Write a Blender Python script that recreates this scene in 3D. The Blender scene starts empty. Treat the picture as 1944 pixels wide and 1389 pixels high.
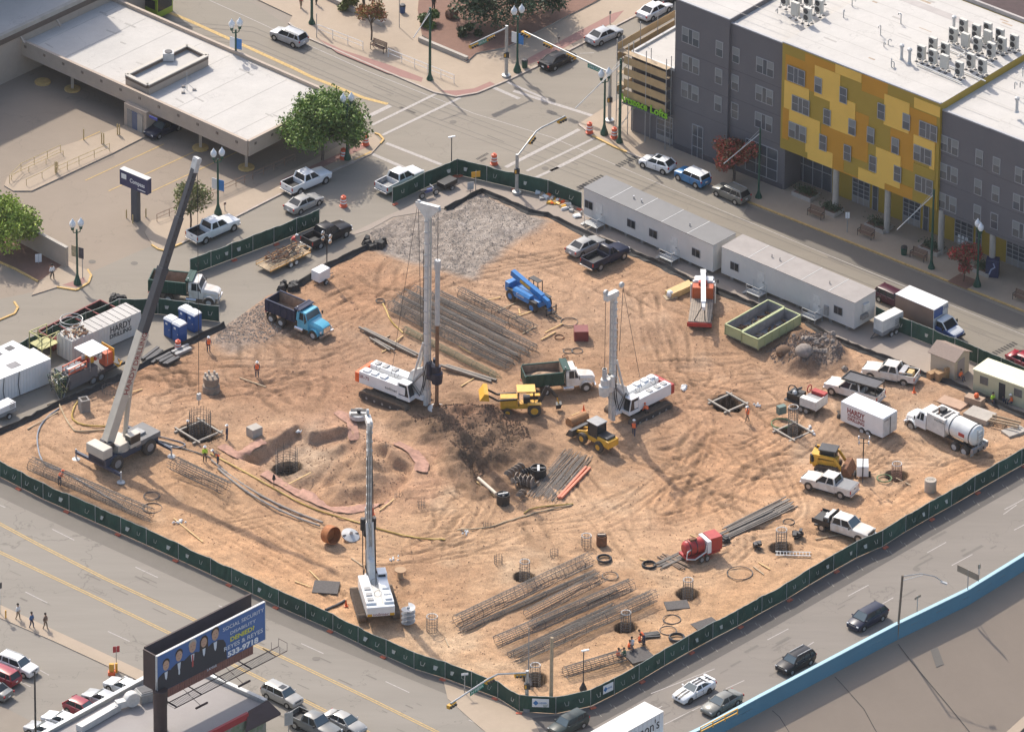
import bpy,math,random
import numpy as np
from mathutils import Vector,Matrix
SC=bpy.context.scene
COL=SC.collection
# ---------------------------------------------------------------- camera
FPX,TH,DIST,ROLL=20000.0,math.radians(30.0),1105.0,0.0107
CT,ST=math.cos(TH),math.sin(TH)
CPOS=Vector((0,-DIST*CT,DIST*ST))
FWD=Vector((0,CT,-ST));R0=Vector((1,0,0));U0=Vector((0,ST,CT))
CR=R0*math.cos(ROLL)+U0*math.sin(ROLL)
CU=-R0*math.sin(ROLL)+U0*math.cos(ROLL)
cam=bpy.data.cameras.new('camera');co=bpy.data.objects.new('camera',cam);COL.objects.link(co)
m=Matrix.Identity(4)
for i in range(3):
 m[i][0]=CR[i];m[i][1]=CU[i];m[i][2]=-FWD[i];m[i][3]=CPOS[i]
co.matrix_world=m
cam.sensor_fit='HORIZONTAL';cam.sensor_width=36;cam.lens=36*FPX/1944
cam.clip_start=10;cam.clip_end=20000
SC.camera=co
# ---------------------------------------------------------------- light
SUN_EL,SUN_AZ=math.radians(46),math.radians(27.5)
SD=Vector((-math.sin(SUN_AZ)*math.cos(SUN_EL),math.cos(SUN_AZ)*math.cos(SUN_EL),math.sin(SUN_EL)))
sl=bpy.data.lights.new('sun','SUN');sl.energy=3.0;sl.angle=math.radians(0.8);sl.color=(1,.925,.82)
so=bpy.data.objects.new('sun',sl);COL.objects.link(so)
so.rotation_euler=SD.to_track_quat('Z','Y').to_euler();so.location=(0,0,200)
W=bpy.data.worlds.new('World');SC.world=W;W.use_nodes=True
nt=W.node_tree;sky=nt.nodes.new('ShaderNodeTexSky');sky.sky_type='NISHITA';sky.sun_disc=False
sky.sun_elevation=SUN_EL;sky.sun_rotation=math.atan2(SD.x,SD.y);sky.dust_density=3.0;sky.air_density=1.0
bg=nt.nodes['Background'];nt.links.new(sky.outputs[0],bg.inputs[0]);bg.inputs[1].default_value=0.15
SC.view_settings.view_transform='Standard';SC.view_settings.look='None'
SC.view_settings.exposure=0.57;SC.view_settings.gamma=1.0
# ---------------------------------------------------------------- geometry of the photograph
def ray(px,py):
 return FWD+CR*((px-972)/FPX)-CU*((py-694.5)/FPX)
def G(px,py,z=0.0):
 d=ray(px,py);t=(z-CPOS.z)/d.z
 return CPOS+d*t
def onp(px,py,P0,n):
 d=ray(px,py);t=(P0-CPOS).dot(n)/d.dot(n)
 return CPOS+d*t
def G2(px,py,z=0.0):
 p=G(px,py,z);return(p.x,p.y)
def hpx(px,py,dy):
 "height in metres of something dy pixels tall standing at px,py"
 d=(G(px,py)-CPOS).dot(FWD)
 return dy*d/FPX/CT
def head(p0,p1):
 a=G(*p0);b=G(*p1);return math.atan2(b.y-a.y,b.x-a.x)
 # ---------------------------------------------------------------- materials
MATS={}
def mat(name,col,rough=.6,metal=0.,var=0.,scale=1.5,bump=0.,emit=0,alpha=1,spec=None,var2=None,bscale=None,coat=0):
 if name in MATS:return MATS[name]
 m=bpy.data.materials.new(name);m.use_nodes=True
 nt=m.node_tree;b=nt.nodes['Principled BSDF']
 b.inputs['Roughness'].default_value=rough;b.inputs['Metallic'].default_value=metal
 if spec is not None:b.inputs['Specular IOR Level'].default_value=spec
 if coat:b.inputs['Coat Weight'].default_value=coat;b.inputs['Coat Roughness'].default_value=.08
 c=(*col,1)
 b.inputs['Base Color'].default_value=c
 if var or bump:
  tc=nt.nodes.new('ShaderNodeTexCoord');n=nt.nodes.new('ShaderNodeTexNoise')
  n.inputs['Scale'].default_value=scale;n.inputs['Detail'].default_value=8;n.inputs['Roughness'].default_value=.65
  nt.links.new(tc.outputs['Object'],n.inputs['Vector'])
 if var:
  r=nt.nodes.new('ShaderNodeValToRGB');e=r.color_ramp.elements
  e[0].position=.32;e[1].position=.68
  k0=var2 if var2 else tuple(x*(1-var)for x in col)
  e[0].color=(*k0,1);e[1].color=(*(min(1,x*(1+var*.6))for x in col),1)
  nt.links.new(n.outputs[0],r.inputs[0]);nt.links.new(r.outputs[0],b.inputs['Base Color'])
 if bump:
  n2=nt.nodes.new('ShaderNodeTexNoise');n2.inputs['Scale'].default_value=bscale or scale*6;n2.inputs['Detail'].default_value=6
  nt.links.new(tc.outputs['Object'],n2.inputs['Vector'])
  bp=nt.nodes.new('ShaderNodeBump');bp.inputs['Strength'].default_value=bump;bp.inputs['Distance'].default_value=.05
  nt.links.new(n2.outputs[0],bp.inputs['Height']);nt.links.new(bp.outputs[0],b.inputs['Normal'])
 if emit:b.inputs['Emission Color'].default_value=c;b.inputs['Emission Strength'].default_value=emit
 MATS[name]=m;return m
def paint(name,col,dirt=.12):
 return mat(name,col,.32,0,dirt,1.2,coat=.3 if max(col)>.1 else.0,spec=.5 if max(col)>.1 else.3)
GLASS=mat('dark_glass',(.018,.024,.03),.08,0,spec=.45)
WSHIELD=mat('windscreen_glass',(.07,.10,.11),.05,0,spec=1.)
TYRE=mat('tyre_rubber',(.028,.026,.025),.85,0,.3,6)
TYRED=mat('dusty_tyre',(.075,.06,.048),.9,0,.4,5)
RIM=mat('alloy_rim',(.5,.5,.5),.3,.7)
CHROME=mat('chrome',(.65,.65,.65),.2,.9)
BLACK=mat('black_plastic',(.02,.02,.022),.5,0,.2,4)
DARK=mat('dark_steel',(.05,.05,.055),.5,.2,.3,3)
WHITE=paint('white_paint',(.78,.78,.77),.06)
DWHITE=mat('dusty_white_paint',(.66,.64,.60),.5,0,.18,1.5)
GREY=mat('grey_steel',(.3,.3,.3),.5,.2,.2,2)
LGREY=mat('light_grey_steel',(.5,.5,.49),.5,.1,.12,2)
RED=mat('red_paint',(.42,.035,.03),.4,0,.15,2)
REDL=mat('tail_light_red',(.4,.02,.02),.25)
AMBER=mat('amber_lens',(.8,.35,.03),.3)
HLAMP=mat('headlight_lens',(.7,.7,.68),.12,0,spec=.9)
ORANGE=mat('safety_orange',(.85,.14,.03),.5,0,.1,5)
YEL=mat('machine_yellow',(.72,.38,.035),.45,0,.2,2)
RUST=mat('rusty_steel',(.22,.10,.05),.85,.1,.45,3)
REBAR=mat('rebar_steel',(.185,.165,.145),.8,.1,.25,1)
REBARD=mat('dark_rebar',(.13,.12,.11),.8,.1,.25,1)
WOOD=mat('weathered_timber',(.42,.32,.21),.85,0,.25,3)
PLY=mat('new_timber',(.62,.43,.20),.8,0,.15,3)
CONC=mat('pale_concrete',(.42,.38,.33),.9,0,.15,.8,.2)
CONCD=mat('grey_concrete',(.27,.25,.23),.9,0,.2,1,.2)
GREENM=mat('fence_screen_green',(.017,.066,.045),.75,0,.35,.5)
DGREEN=mat('dark_green_paint',(.008,.07,.045),.45,0,.15,3)
SIGNW=mat('sign_white',(.75,.75,.74),.5)
SIGNG=mat('street_sign_green',(.0,.2,.13),.45)
BLUEP=mat('machine_blue',(.035,.20,.50),.4,0,.15,2)
CANVAS=mat('white_tarp',(.72,.72,.70),.7,0,.12,4)
TIN=mat('galvanised_steel',(.42,.43,.43),.45,.5,.15,3)
HOLE=mat('hollow_shade_dark',(.028,.022,.018),.95,0,.3,3)  # paints the shade inside the hollow concrete block as a dark top plate
MUD=mat('brown_mud',(.17,.105,.065),.95,0,.3,1.5,.6)
# ---------------------------------------------------------------- mesh builder
class MB:
 def __init__(s):s.v=[];s.f=[];s.mi=[];s.m=[]
 def _m(s,m):
  if m not in s.m:s.m.append(m)
  return s.m.index(m)
 def add(s,vs,fs,m):
  o=len(s.v);k=s._m(m);s.v+=[tuple(q)for q in vs]
  for q in fs:s.f.append([i+o for i in q]);s.mi.append(k)
  return s
 def hexa(s,b,t,m):
  return s.add(list(b)+list(t),[(3,2,1,0),(4,5,6,7),(0,1,5,4),(1,2,6,5),(2,3,7,6),(3,0,4,7)],m)
 def box(s,c,d,m,rz=0,t=1,ty=None,rx=0,ry=0):
  hx,hy,hz=d[0]/2,d[1]/2,d[2]/2;ty=t if ty is None else ty
  b=[(-hx,-hy,-hz),(hx,-hy,-hz),(hx,hy,-hz),(-hx,hy,-hz)]
  u=[(-hx*t,-hy*ty,hz),(hx*t,-hy*ty,hz),(hx*t,hy*ty,hz),(-hx*t,hy*ty,hz)]
  R=Matrix.Rotation(rz,3,'Z')@Matrix.Rotation(ry,3,'Y')@Matrix.Rotation(rx,3,'X');C=Vector(c)
  f=lambda q:tuple(R@Vector(q)+C)
  return s.hexa([f(q)for q in b],[f(q)for q in u],m)
 def bb(s,x0,x1,y0,y1,z0,z1,m):
  return s.box(((x0+x1)/2,(y0+y1)/2,(z0+z1)/2),(abs(x1-x0),abs(y1-y0),abs(z1-z0)),m)
 def cyl(s,p0,p1,r0,m,r1=None,n=10,caps=True):
  r1=r0 if r1 is None else r1
  p0=Vector(p0);p1=Vector(p1);a=(p1-p0).normalized()
  u=a.orthogonal().normalized();w=a.cross(u)
  vs=[]
  for p,r in((p0,r0),(p1,r1)):
   for i in range(n):
    t=2*math.pi*i/n;vs.append(p+(u*math.cos(t)+w*math.sin(t))*r)
  fs=[(i,(i+1)%n,n+(i+1)%n,n+i)for i in range(n)]
  if caps:fs+=[tuple(range(n-1,-1,-1)),tuple(range(n,2*n))]
  return s.add(vs,fs,m)
 def bar(s,p0,p1,w,m,h=None,up=(0,0,1)):
  "box beam between two points"
  p0=Vector(p0);p1=Vector(p1);a=(p1-p0).normalized();h=h or w
  u=a.cross(Vector(up))
  u=a.orthogonal().normalized()if u.length<1e-3 else u.normalized()
  k=u.cross(a)
  q=lambda p:[p-u*w/2-k*h/2,p+u*w/2-k*h/2,p+u*w/2+k*h/2,p-u*w/2+k*h/2]
  return s.hexa(q(p0),q(p1),m)
 def tube(s,pts,r,m,n=6,closed=False):
  pts=[Vector(p)for p in pts];N=len(pts);vs=[];fs=[];u=None
  for i,p in enumerate(pts):
   a=(pts[(i+1)%N]if(closed or i<N-1)else p)-(pts[i-1]if(closed or i>0)else p)
   a=a.normalized()if a.length>1e-6 else Vector((0,0,1))
   u=a.orthogonal()if u is None else u-a*u.dot(a)
   if u.length<1e-4:u=a.orthogonal()
   u.normalize();w=a.cross(u)
   for k in range(n):
    t=2*math.pi*k/n;vs.append(p+(u*math.cos(t)+w*math.sin(t))*r)
  for i in range(N if closed else N-1):
   j=(i+1)%N
   for k in range(n):fs.append((i*n+k,i*n+(k+1)%n,j*n+(k+1)%n,j*n+k))
  return s.add(vs,fs,m)
 def prism(s,poly,z0,z1,m,side=None):
  n=len(poly);A=sum(poly[i][0]*poly[(i+1)%n][1]-poly[(i+1)%n][0]*poly[i][1]for i in range(n))
  if A<0:poly=poly[::-1]
  vs=[(p[0],p[1],z0)for p in poly]+[(p[0],p[1],z1)for p in poly]
  s.add(vs,[tuple(range(n,2*n))],m)
  return s.add(vs,[(i,(i+1)%n,n+(i+1)%n,n+i)for i in range(n)],side or m)
 def sheet(s,poly,z,m):
  n=len(poly);A=sum(poly[i][0]*poly[(i+1)%n][1]-poly[(i+1)%n][0]*poly[i][1]for i in range(n))
  if A<0:poly=poly[::-1]
  return s.add([(p[0],p[1],z)for p in poly],[tuple(range(n))],m)
 def prof(s,poly,y0,y1,m,ins=None):
  "side profile (x,z) extruded across y"
  n=len(poly);A=sum(poly[i][0]*poly[(i+1)%n][1]-poly[(i+1)%n][0]*poly[i][1]for i in range(n))
  if A<0:poly=poly[::-1]
  vs=[(p[0],y0,p[1])for p in poly]+[(p[0],y1,p[1])for p in poly]
  fs=[tuple(range(n)),tuple(range(2*n-1,n-1,-1))]+[(i,n+i,n+(i+1)%n,(i+1)%n)for i in range(n)]
  return s.add(vs,fs,m)
 def loft(s,secs,m,closed=True):
  n=len(secs[0]);vs=[p for q in secs for p in q];fs=[]
  for i in range(len(secs)-1):
   for k in range(n if closed else n-1):fs.append((i*n+k,i*n+(k+1)%n,(i+1)*n+(k+1)%n,(i+1)*n+k))
  if closed:fs+=[tuple(range(n-1,-1,-1)),tuple(range((len(secs)-1)*n,len(secs)*n))]
  return s.add(vs,fs,m)
 def lathe(s,prof,m,c=(0,0,0),n=12,ax='z'):
  vs=[];fs=[]
  for r,z in prof:
   for i in range(n):
    t=2*math.pi*i/n;q=(r*math.cos(t),r*math.sin(t),z)
    if ax=='y':q=(q[0],q[2],q[1])
    if ax=='x':q=(q[2],q[0],q[1])
    vs.append((q[0]+c[0],q[1]+c[1],q[2]+c[2]))
  for j in range(len(prof)-1):
   for i in range(n):fs.append((j*n+i,j*n+(i+1)%n,(j+1)*n+(i+1)%n,(j+1)*n+i))
  fs+=[tuple(range(n-1,-1,-1)),tuple(range((len(prof)-1)*n,len(prof)*n))]
  return s.add(vs,fs,m)
 def ball(s,c,r,m,n=8,sz=1):
  return s.lathe([(max(.001,r*math.sin(math.pi*k/n)),-r*sz*math.cos(math.pi*k/n))for k in range(n+1)],m,c,max(6,n))
 def ring(s,c,R,r,m,n=18,k=6,ax='z',sy=1):
  pts=[]
  for i in range(n):
   t=2*math.pi*i/n;a,b=R*math.cos(t),R*sy*math.sin(t)
   pts.append((c[0]+a,c[1]+b,c[2])if ax=='z'else((c[0]+a,c[1],c[2]+b)if ax=='y'else(c[0],c[1]+a,c[2]+b)))
  return s.tube(pts,r,m,k,True)
 def build(s,name,parent=None,loc=(0,0,0),rz=0,smooth=None,bevel=0,M=None):
  me=bpy.data.meshes.new(name);me.from_pydata(s.v,[],s.f)
  for q in s.m:me.materials.append(q)
  me.polygons.foreach_set('material_index',s.mi)
  me.update()
  o=bpy.data.objects.new(name,me);COL.objects.link(o)
  if parent:o.parent=parent
  o.location=loc;o.rotation_euler=(0,0,rz)
  if M is not None:o.matrix_world=M
  if smooth:
   me.polygons.foreach_set('use_smooth',[True]*len(me.polygons))
   if hasattr(me,'set_sharp_from_angle'):me.set_sharp_from_angle(angle=math.radians(smooth))
  if bevel:
   b=o.modifiers.new('bevel','BEVEL');b.width=bevel;b.segments=2;b.limit_method='ANGLE'
  return o
def tag(o,label=None,cat=None,group=None,kind=None):
 if label:o['label']=label
 if cat:o['category']=cat
 if group:o['group']=group
 if kind:o['kind']=kind
 return o
def empty(name,label,cat,group=None,loc=(0,0,0),rz=0):
 o=bpy.data.objects.new(name,None);COL.objects.link(o);o.location=loc;o.rotation_euler=(0,0,rz)
 o.empty_display_size=.3
 return tag(o,label,cat,group)
def dup(root,loc=None,rz=None,label=None,group=None,sc=None):
 kids={}
 for o in COL.objects:
  if o.parent:kids.setdefault(o.parent.name,[]).append(o)
 def cp(o,par):
  c=o.copy();COL.objects.link(c)
  if par:c.parent=par
  for k in kids.get(o.name,[]):cp(k,c)
  return c
 r=cp(root,None)
 if loc is not None:r.location=loc
 if rz is not None:r.rotation_euler=(0,0,rz)
 if label:r['label']=label
 if group:r['group']=group
 if sc:r.scale=(sc,sc,sc)
 return r
_FONT={}
def text(name,s,parent,org,xd,up,h,m,depth=.01,align='CENTER',w=None,label=None,thick=0):
 "flat lettering; org is the centre of the line, xd reading direction, up its upward direction"
 cu=bpy.data.curves.new(name,'FONT');cu.body=s;cu.align_x=align;cu.align_y='CENTER';cu.size=1
 cu.extrude=0.002;cu.offset=thick;cu.resolution_u=3
 t=bpy.data.objects.new('tmp',cu);COL.objects.link(t)
 bpy.context.view_layer.update()
 me=bpy.data.meshes.new_from_object(t.evaluated_get(bpy.context.evaluated_depsgraph_get()))
 bpy.data.objects.remove(t)
 co=np.empty(len(me.vertices)*3);me.vertices.foreach_get('co',co);co=co.reshape(-1,3)
 co[:,:2]/=.72;wx=co[:,0].max()-co[:,0].min()
 sx=h if not w else w/wx
 co[:,0]*=sx;co[:,1]*=h;co[:,2]=np.where(co[:,2]>0,depth,0)
 xd=Vector(xd).normalized();up=Vector(up).normalized();n=xd.cross(up).normalized();up=n.cross(xd)
 P=np.outer(co[:,0],xd)+np.outer(co[:,1],up)+np.outer(co[:,2],n)+np.array(org)
 me.vertices.foreach_set('co',P.ravel());me.materials.clear();me.materials.append(m);me.update()
 o=bpy.data.objects.new(name,me);COL.objects.link(o)
 if parent:o.parent=parent
 return o
def pxpoly(pts,z=0):return[G2(x,y,z)for x,y in pts]
def inpoly(X,Y,poly):
 r=np.zeros(X.shape,bool);n=len(poly)
 for i in range(n):
  x0,y0=poly[i];x1,y1=poly[(i+1)%n]
  c=((y0>Y)!=(y1>Y))&(X<(x1-x0)*(Y-y0)/(y1-y0+1e-12)+x0)
  r^=c
 return r
def dline(X,Y,pts):
 d=np.full(X.shape,1e9)
 for(x0,y0),(x1,y1)in zip(pts[:-1],pts[1:]):
  L=(x1-x0)**2+(y1-y0)**2+1e-9
  t=np.clip(((X-x0)*(x1-x0)+(Y-y0)*(y1-y0))/L,0,1)
  d=np.minimum(d,np.hypot(X-x0-t*(x1-x0),Y-y0-t*(y1-y0)))
 return d
def vnoise(X,Y,sc,seed):
 "smooth value noise"
 rs=np.random.RandomState(seed);T=rs.rand(256,256)
 x=X/sc+1000;y=Y/sc+1000;xi=np.floor(x).astype(int);yi=np.floor(y).astype(int)
 fx=x-xi;fy=y-yi;fx=fx*fx*(3-2*fx);fy=fy*fy*(3-2*fy)
 g=lambda a,b:T[a%256,b%256]
 return(g(xi,yi)*(1-fx)+g(xi+1,yi)*fx)*(1-fy)+(g(xi,yi+1)*(1-fx)+g(xi+1,yi+1)*fx)*fy-.5
def resample(pts,step):
 out=[Vector(pts[0])];
 for a,b in zip(pts[:-1],pts[1:]):
  a=Vector(a);b=Vector(b);n=max(1,round((b-a).length/step))
  for i in range(1,n+1):out.append(a.lerp(b,i/n))
 return out
 # ================================================================ GROUND
FENCE_MAIN=[(-60,880),(0,905),(82,947),(181,991),(278,1034),(400,1090),(480,1127),(529,1151),(632,1196),(680,1220),(733,1245),(786,1269),(845,1287),(945,1324),(986,1350),(1055,1354),(1121,1340),(1166,1318),(1213,1292),(1261,1263),(1307,1237),(1353,1212),(1400,1188),(1446,1162),(1493,1137),(1536,1110),(1582,1083),(1626,1058),(1675,1037),(1719,1009),(1763,984),(1806,960),(1850,934),(1895,908),(1939,883),(1985,858)]
SILT_L=[(-60,850),(0,822),(60,795),(110,768),(165,748),(240,712),(330,665),(425,620)]
SILT_M=[(545,550),(570,540),(620,508),(660,488),(700,470),(726,470)]
SILT_T=[(845,400),(875,385),(915,366),(950,380),(1005,405),(1040,412),(1100,440),(1140,460),(1185,475),(1260,508),(1330,545),(1365,555),(1450,590),(1530,612),(1580,645),(1640,668),(1700,690),(1755,714),(1802,728),(1878,762),(1925,784),(1990,812)]
SITE=pxpoly(SILT_L+[(455,600),(510,560)]+SILT_M[:-1]+[(700,440),(745,415)]+SILT_T+FENCE_MAIN[::-1])
RX0,RX1,RY0,RY1=-62.0,62.0,-80.0,44.0
ST_=.2
NX=int((RX1-RX0)/ST_)+1;NY=int((RY1-RY0)/ST_)+1
gx=np.linspace(RX0,RX1,NX);gy=np.linspace(RY0,RY1,NY)
X,Y=np.meshgrid(gx,gy)
inside=inpoly(X,Y,SITE)
edge=dline(X,Y,SITE+SITE[:1])
fade=np.where(inside,np.clip(edge/1.6,0,1),0)
N=lambda sc,sd:vnoise(X,Y,sc,sd)
H=(N(14,1)*.5+N(5,2)*.34+N(2.2,3)*.22+N(1.0,4)*.12+N(.5,5)*.07)*fade
C=np.zeros((NY,NX,3));base=np.array((.385,.242,.15))
C[:]=base*(1+N(9,11)[...,None]*.22+N(3,12)[...,None]*.2+N(.9,13)[...,None]*.14)
C+=(N(11,14)[...,None]*np.array((.03,.035,.035)))
pale=np.clip(N(7,15)*2+N(2,16)*1.4-.35,0,1)[...,None];C=C*(1-pale*.55)+np.array((.47,.345,.245))*pale*.55
damp=np.clip(N(8,17)*2.2+N(1.6,18)*1.6-.45,0,1)[...,None];C=C*(1-damp*.5)+np.array((.235,.135,.082))*damp*.5
def blob(poly,soft=1.0,wob=1.2,seed=3):
 P=pxpoly(poly);xx=X+N(3,seed)*wob*2;yy=Y+N(3,seed+1)*wob*2
 i=inpoly(xx,yy,P);d=dline(xx,yy,P+P[:1])
 return np.where(i,np.clip(.5+d/(2*soft),0,1),np.clip(.5-d/(2*soft),0,1))*(fade>0)
def tint(w,col,k=1.0,rough=.25,sc=.8,sd=50):
 global C
 c=np.array(col)*(1+N(sc,sd)[...,None]*rough*2+N(.3,sd+1)[...,None]*rough)
 C=C*(1-(w*k)[...,None])+c*(w*k)[...,None]
GRAV=(.295,.252,.215)
gv=blob([(690,430),(850,392),(915,364),(1045,425),(1000,450),(950,475),(905,532),(860,520),(800,500),(730,480),(700,465)],.6,.6,21)
tint(gv,GRAV,.95,.3,.35)
tint(blob([(850,420),(950,400),(1030,432),(960,455),(900,470)],1.2,1.2,25),(.35,.305,.265),.5,.3,.3)
tint(blob([(395,650),(430,612),(520,556),(575,600),(560,625),(500,660),(440,672)],.8,.8,28),(.25,.20,.165),.8,.3,.35)
H+=gv*N(.5,91)*.12+blob([(690,440),(915,364),(1045,425),(905,530)],2)*.25*(N(4,92)+.5)
# worked, darker and redder patches of soil
for i,(pl,cc,k)in enumerate([
([(600,520),(700,480),(800,560),(640,600),(560,560)],(.36,.2,.115),.6),
([(60,660),(330,690),(640,700),(700,760),(560,790),(300,790),(230,740),(100,760)],(.30,.165,.095),.55),
([(1240,700),(1500,720),(1500,800),(1400,860),(1240,820)],(.34,.195,.115),.55),
([(1230,860),(1500,820),(1530,960),(1350,1010),(1250,960)],(.40,.22,.12),.6),
([(740,1040),(880,1060),(900,1150),(760,1190),(720,1120)],(.30,.17,.10),.5),
([(1290,1120),(1500,1060),(1600,1070),(1340,1200),(1260,1240)],(.36,.21,.12),.5),
([(1640,930),(1780,880),(1900,860),(1760,960),(1660,1020)],(.42,.235,.13),.6),
([(450,1000),(600,1060),(700,1180),(500,1110),(350,1000)],(.47,.27,.155),.6)]):
 tint(blob(pl,2.5,3,31+2*i),cc,k,.22,1.2,60+i)
 # ruts and tracks
rs=np.random.RandomState(7)
def arc(cx,cy,R,a0,a1,gauge=1.9,w=.32,dep=.07,dark=.28):
 global H,C
 dx=X-cx;dy=Y-cy;r=np.hypot(dx,dy);a=np.arctan2(dy,dx)
 am=np.mod(a-a0,2*math.pi);ok=np.clip((am<(a1-a0))*1.0,0,1)
 endf=np.clip(np.minimum(am,(a1-a0)-am)*R/2,0,1)*ok
 for s in(-gauge/2,gauge/2):
  q=np.abs(r-(R+s+N(4,8)*.8))/w
  f=np.clip(1.3-q,0,1)*endf*(fade>.4)
  rim=np.clip(1-np.abs(q-1.7)/.6,0,1)*endf*(fade>.4)
  H-=f*dep;H+=rim*dep*.8
  C*=(1-f*dark*1.35)[...,None];C*=(1+rim*.10)[...,None]
def arcs(n,pxs,Rr,seed,**k):
 rr=np.random.RandomState(seed)
 for _ in range(n):
  px,py=pxs[rr.randint(len(pxs))];p=G(px+rr.uniform(-50,50),py+rr.uniform(-25,25))
  R=rr.uniform(*Rr);a=rr.uniform(0,6.28)
  arc(p.x-R*math.cos(a),p.y-R*math.sin(a),R,a-rr.uniform(.3,.9)*6/R,a+rr.uniform(.3,.9)*6/R,**k)
def ptrack(pts,gauge=2.0,w=.22,dep=.06,dark=.22):
 global H,C
 P=[np.array(G2(*q))for q in pts];Q=[]
 for i in range(len(P)-1):
  p0,p1,p2,p3=P[max(i-1,0)],P[i],P[i+1],P[min(i+2,len(P)-1)]
  for k_ in range(7):s=k_/7;Q.append(.5*(2*p1+(p2-p0)*s+(2*p0-5*p1+4*p2-p3)*s*s+(3*p1-p0-3*p2+p3)*s**3))
 Q.append(P[-1]);Q=np.array(Q);i0=max(0,int((Q[:,1].min()-3-RY0)/ST_));i1=int((Q[:,1].max()+3-RY0)/ST_)+1;j0=max(0,int((Q[:,0].min()-3-RX0)/ST_));j1=int((Q[:,0].max()+3-RX0)/ST_)+1
 sx,sy=X[i0:i1,j0:j1],Y[i0:i1,j0:j1];d=dline(sx,sy,[tuple(v)for v in Q]);nv=vnoise(sx,sy,2.2,77);f=np.clip(1.4-np.abs(d-gauge/2)/w,0,1)*(fade[i0:i1,j0:j1]>.4)*np.clip(.75+nv*1.6,0,1);rim=np.clip(1-np.abs(np.abs(d-gauge/2)/w-1.9)/.6,0,1)*(fade[i0:i1,j0:j1]>.4)
 H[i0:i1,j0:j1]+=rim*dep*.7-f*dep;C[i0:i1,j0:j1]*=(1-f*dark+rim*.09)[...,None]
rt=random.Random(19)
for k_,pl in enumerate(([(430,620),(560,650),(640,640),(800,520),(900,540),(1050,560)],[(440,640),(520,690),(470,740),(330,720),(250,690)],[(240,720),(330,700),(460,700),(600,690),(690,660)],[(300,760),(420,740),(520,740),(620,760),(680,800)],
[(950,480),(1100,520),(1250,620),(1290,720),(1400,720),(1560,720)],[(1240,560),(1270,660),(1330,780),(1330,880),(1250,960)],[(1270,850),(1400,830),(1480,880),(1520,960),(1440,1000)],[(1260,800),(1340,760),(1360,700),(1250,690)],
[(1280,940),(1400,900),(1500,870),(1560,820),(1560,740)],[(1300,1000),(1380,940),(1370,860),(1290,830)],[(1240,700),(1330,720),(1420,780),(1480,850),(1620,870),(1760,880)],[(1640,940),(1700,960),(1800,900),(1880,860)],[(1500,940),(1620,880),(1700,840),(1760,880)],
[(450,960),(600,1050),(720,1070),(860,1050),(980,1010)],[(350,930),(470,1010),(620,1090),(700,1130)],[(820,830),(880,890),(905,950),(880,1000),(800,1030)],[(840,830),(895,890),(925,950),(900,1010),(830,1040)],[(800,850),(855,900),(875,950),(850,990)],
[(1080,900),(1160,960),(1220,1060),(1330,1090),(1440,1020)],[(1000,1010),(1130,980),(1250,920),(1330,860)],[(1180,860),(1300,900),(1400,980),(1430,1040)],[(1420,700),(1500,760),(1470,840),(1380,860),(1300,780)],[(540,640),(650,560),(780,560),(900,520),(1100,480)],[(100,800),(200,770),(300,790),(350,780)],[(60,850),(160,900),(320,960),(460,1040),(640,1130)])):
 for m_ in range(2):ptrack([(x+rt.gauss(0,14),y+rt.gauss(0,7))for x,y in pl],rt.uniform(1.5,2.2),.2,.06,rt.uniform(.16,.28))
arcs(14,[(330,720),(430,700),(300,690),(520,660),(560,740)],(5,22),5,dark=.26)
arcs(10,[(1300,760),(1400,760),(1400,900),(1350,930),(1450,880),(1320,850)],(4,16),6,dark=.24)
arcs(6,[(830,960),(860,900),(700,560),(640,540),(650,1000),(1150,900),(1200,980)],(8,30),8,dark=.18)
arcs(6,[(1650,950),(1750,900),(1500,1010),(1850,860),(1600,1060),(1000,1000)],(6,20),9,dark=.18)
arcs(4,[(1200,680),(1240,600),(1100,600),(950,560),(1350,680)],(10,30),12,dark=.14)
arcs(22,[(300,700),(500,700),(620,660),(850,960),(1250,720),(1400,720),(1450,850),(1300,900),(1150,960),(1100,700),(1600,900),(600,1040),(450,980),(750,1060)],(6,40),101,dark=.15,w=.2,dep=.05)
arcs(14,[(350,720),(450,740),(1350,800),(1450,780),(1380,940),(880,930),(650,580),(1540,760),(1700,860)],(3,12),102,dark=.22,w=.18,dep=.06,gauge=1.6)
arcs(26,[(1300,650),(950,600),(1180,560),(1700,960),(1250,1000),(500,1040),(700,1120),(1150,860),(900,1040)],(20,90),103,dark=.13,w=.22,dep=.03)
for R in(12.5,13.6,14.9,16.0,17.2,18.5):
 p=G(760,1000);arc(p.x,p.y,R+1,.25,1.5,gauge=.5,w=.24,dep=.06,dark=.2)
tint(blob([(560,640),(700,610),(790,660),(760,760),(640,790),(480,770),(430,700)],3,3,141),(.29,.17,.105),.55,.25,1.3,142)
tint(blob([(740,770),(860,745),(1010,775),(1060,850),(1010,905),(940,960),(880,940),(830,880),(760,830)],2,3,143),(.20,.125,.08),.85,.3,.9,144)
tint(blob([(440,860),(560,800),(680,780),(820,850),(830,930),(720,990),(560,960)],2,3,145),(.37,.215,.14),.6,.22,1,146)
# excavation with steep banks
pit=blob([(455,868),(505,842),(556,814),(590,832),(650,822),(668,846),(735,858),(742,880),(790,900),(760,940),(700,962),(610,950),(560,925),(505,898)],.3,1.2,41)
H-=pit*1.25
inn=blob([(560,900),(640,830),(760,860),(780,900),(700,950),(620,935)],2.2,1.5,43)
H+=inn*(.9+N(3,93)*1.6+N(1.1,94)*.7)
tint(inn,(.27,.172,.108),.7,.25,1.6,95)
tint(blob([(505,845),(600,815),(640,850),(600,900),(540,905),(500,880)],1.5,1,45),(.34,.26,.19),.7,.35,.6,96)
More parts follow.
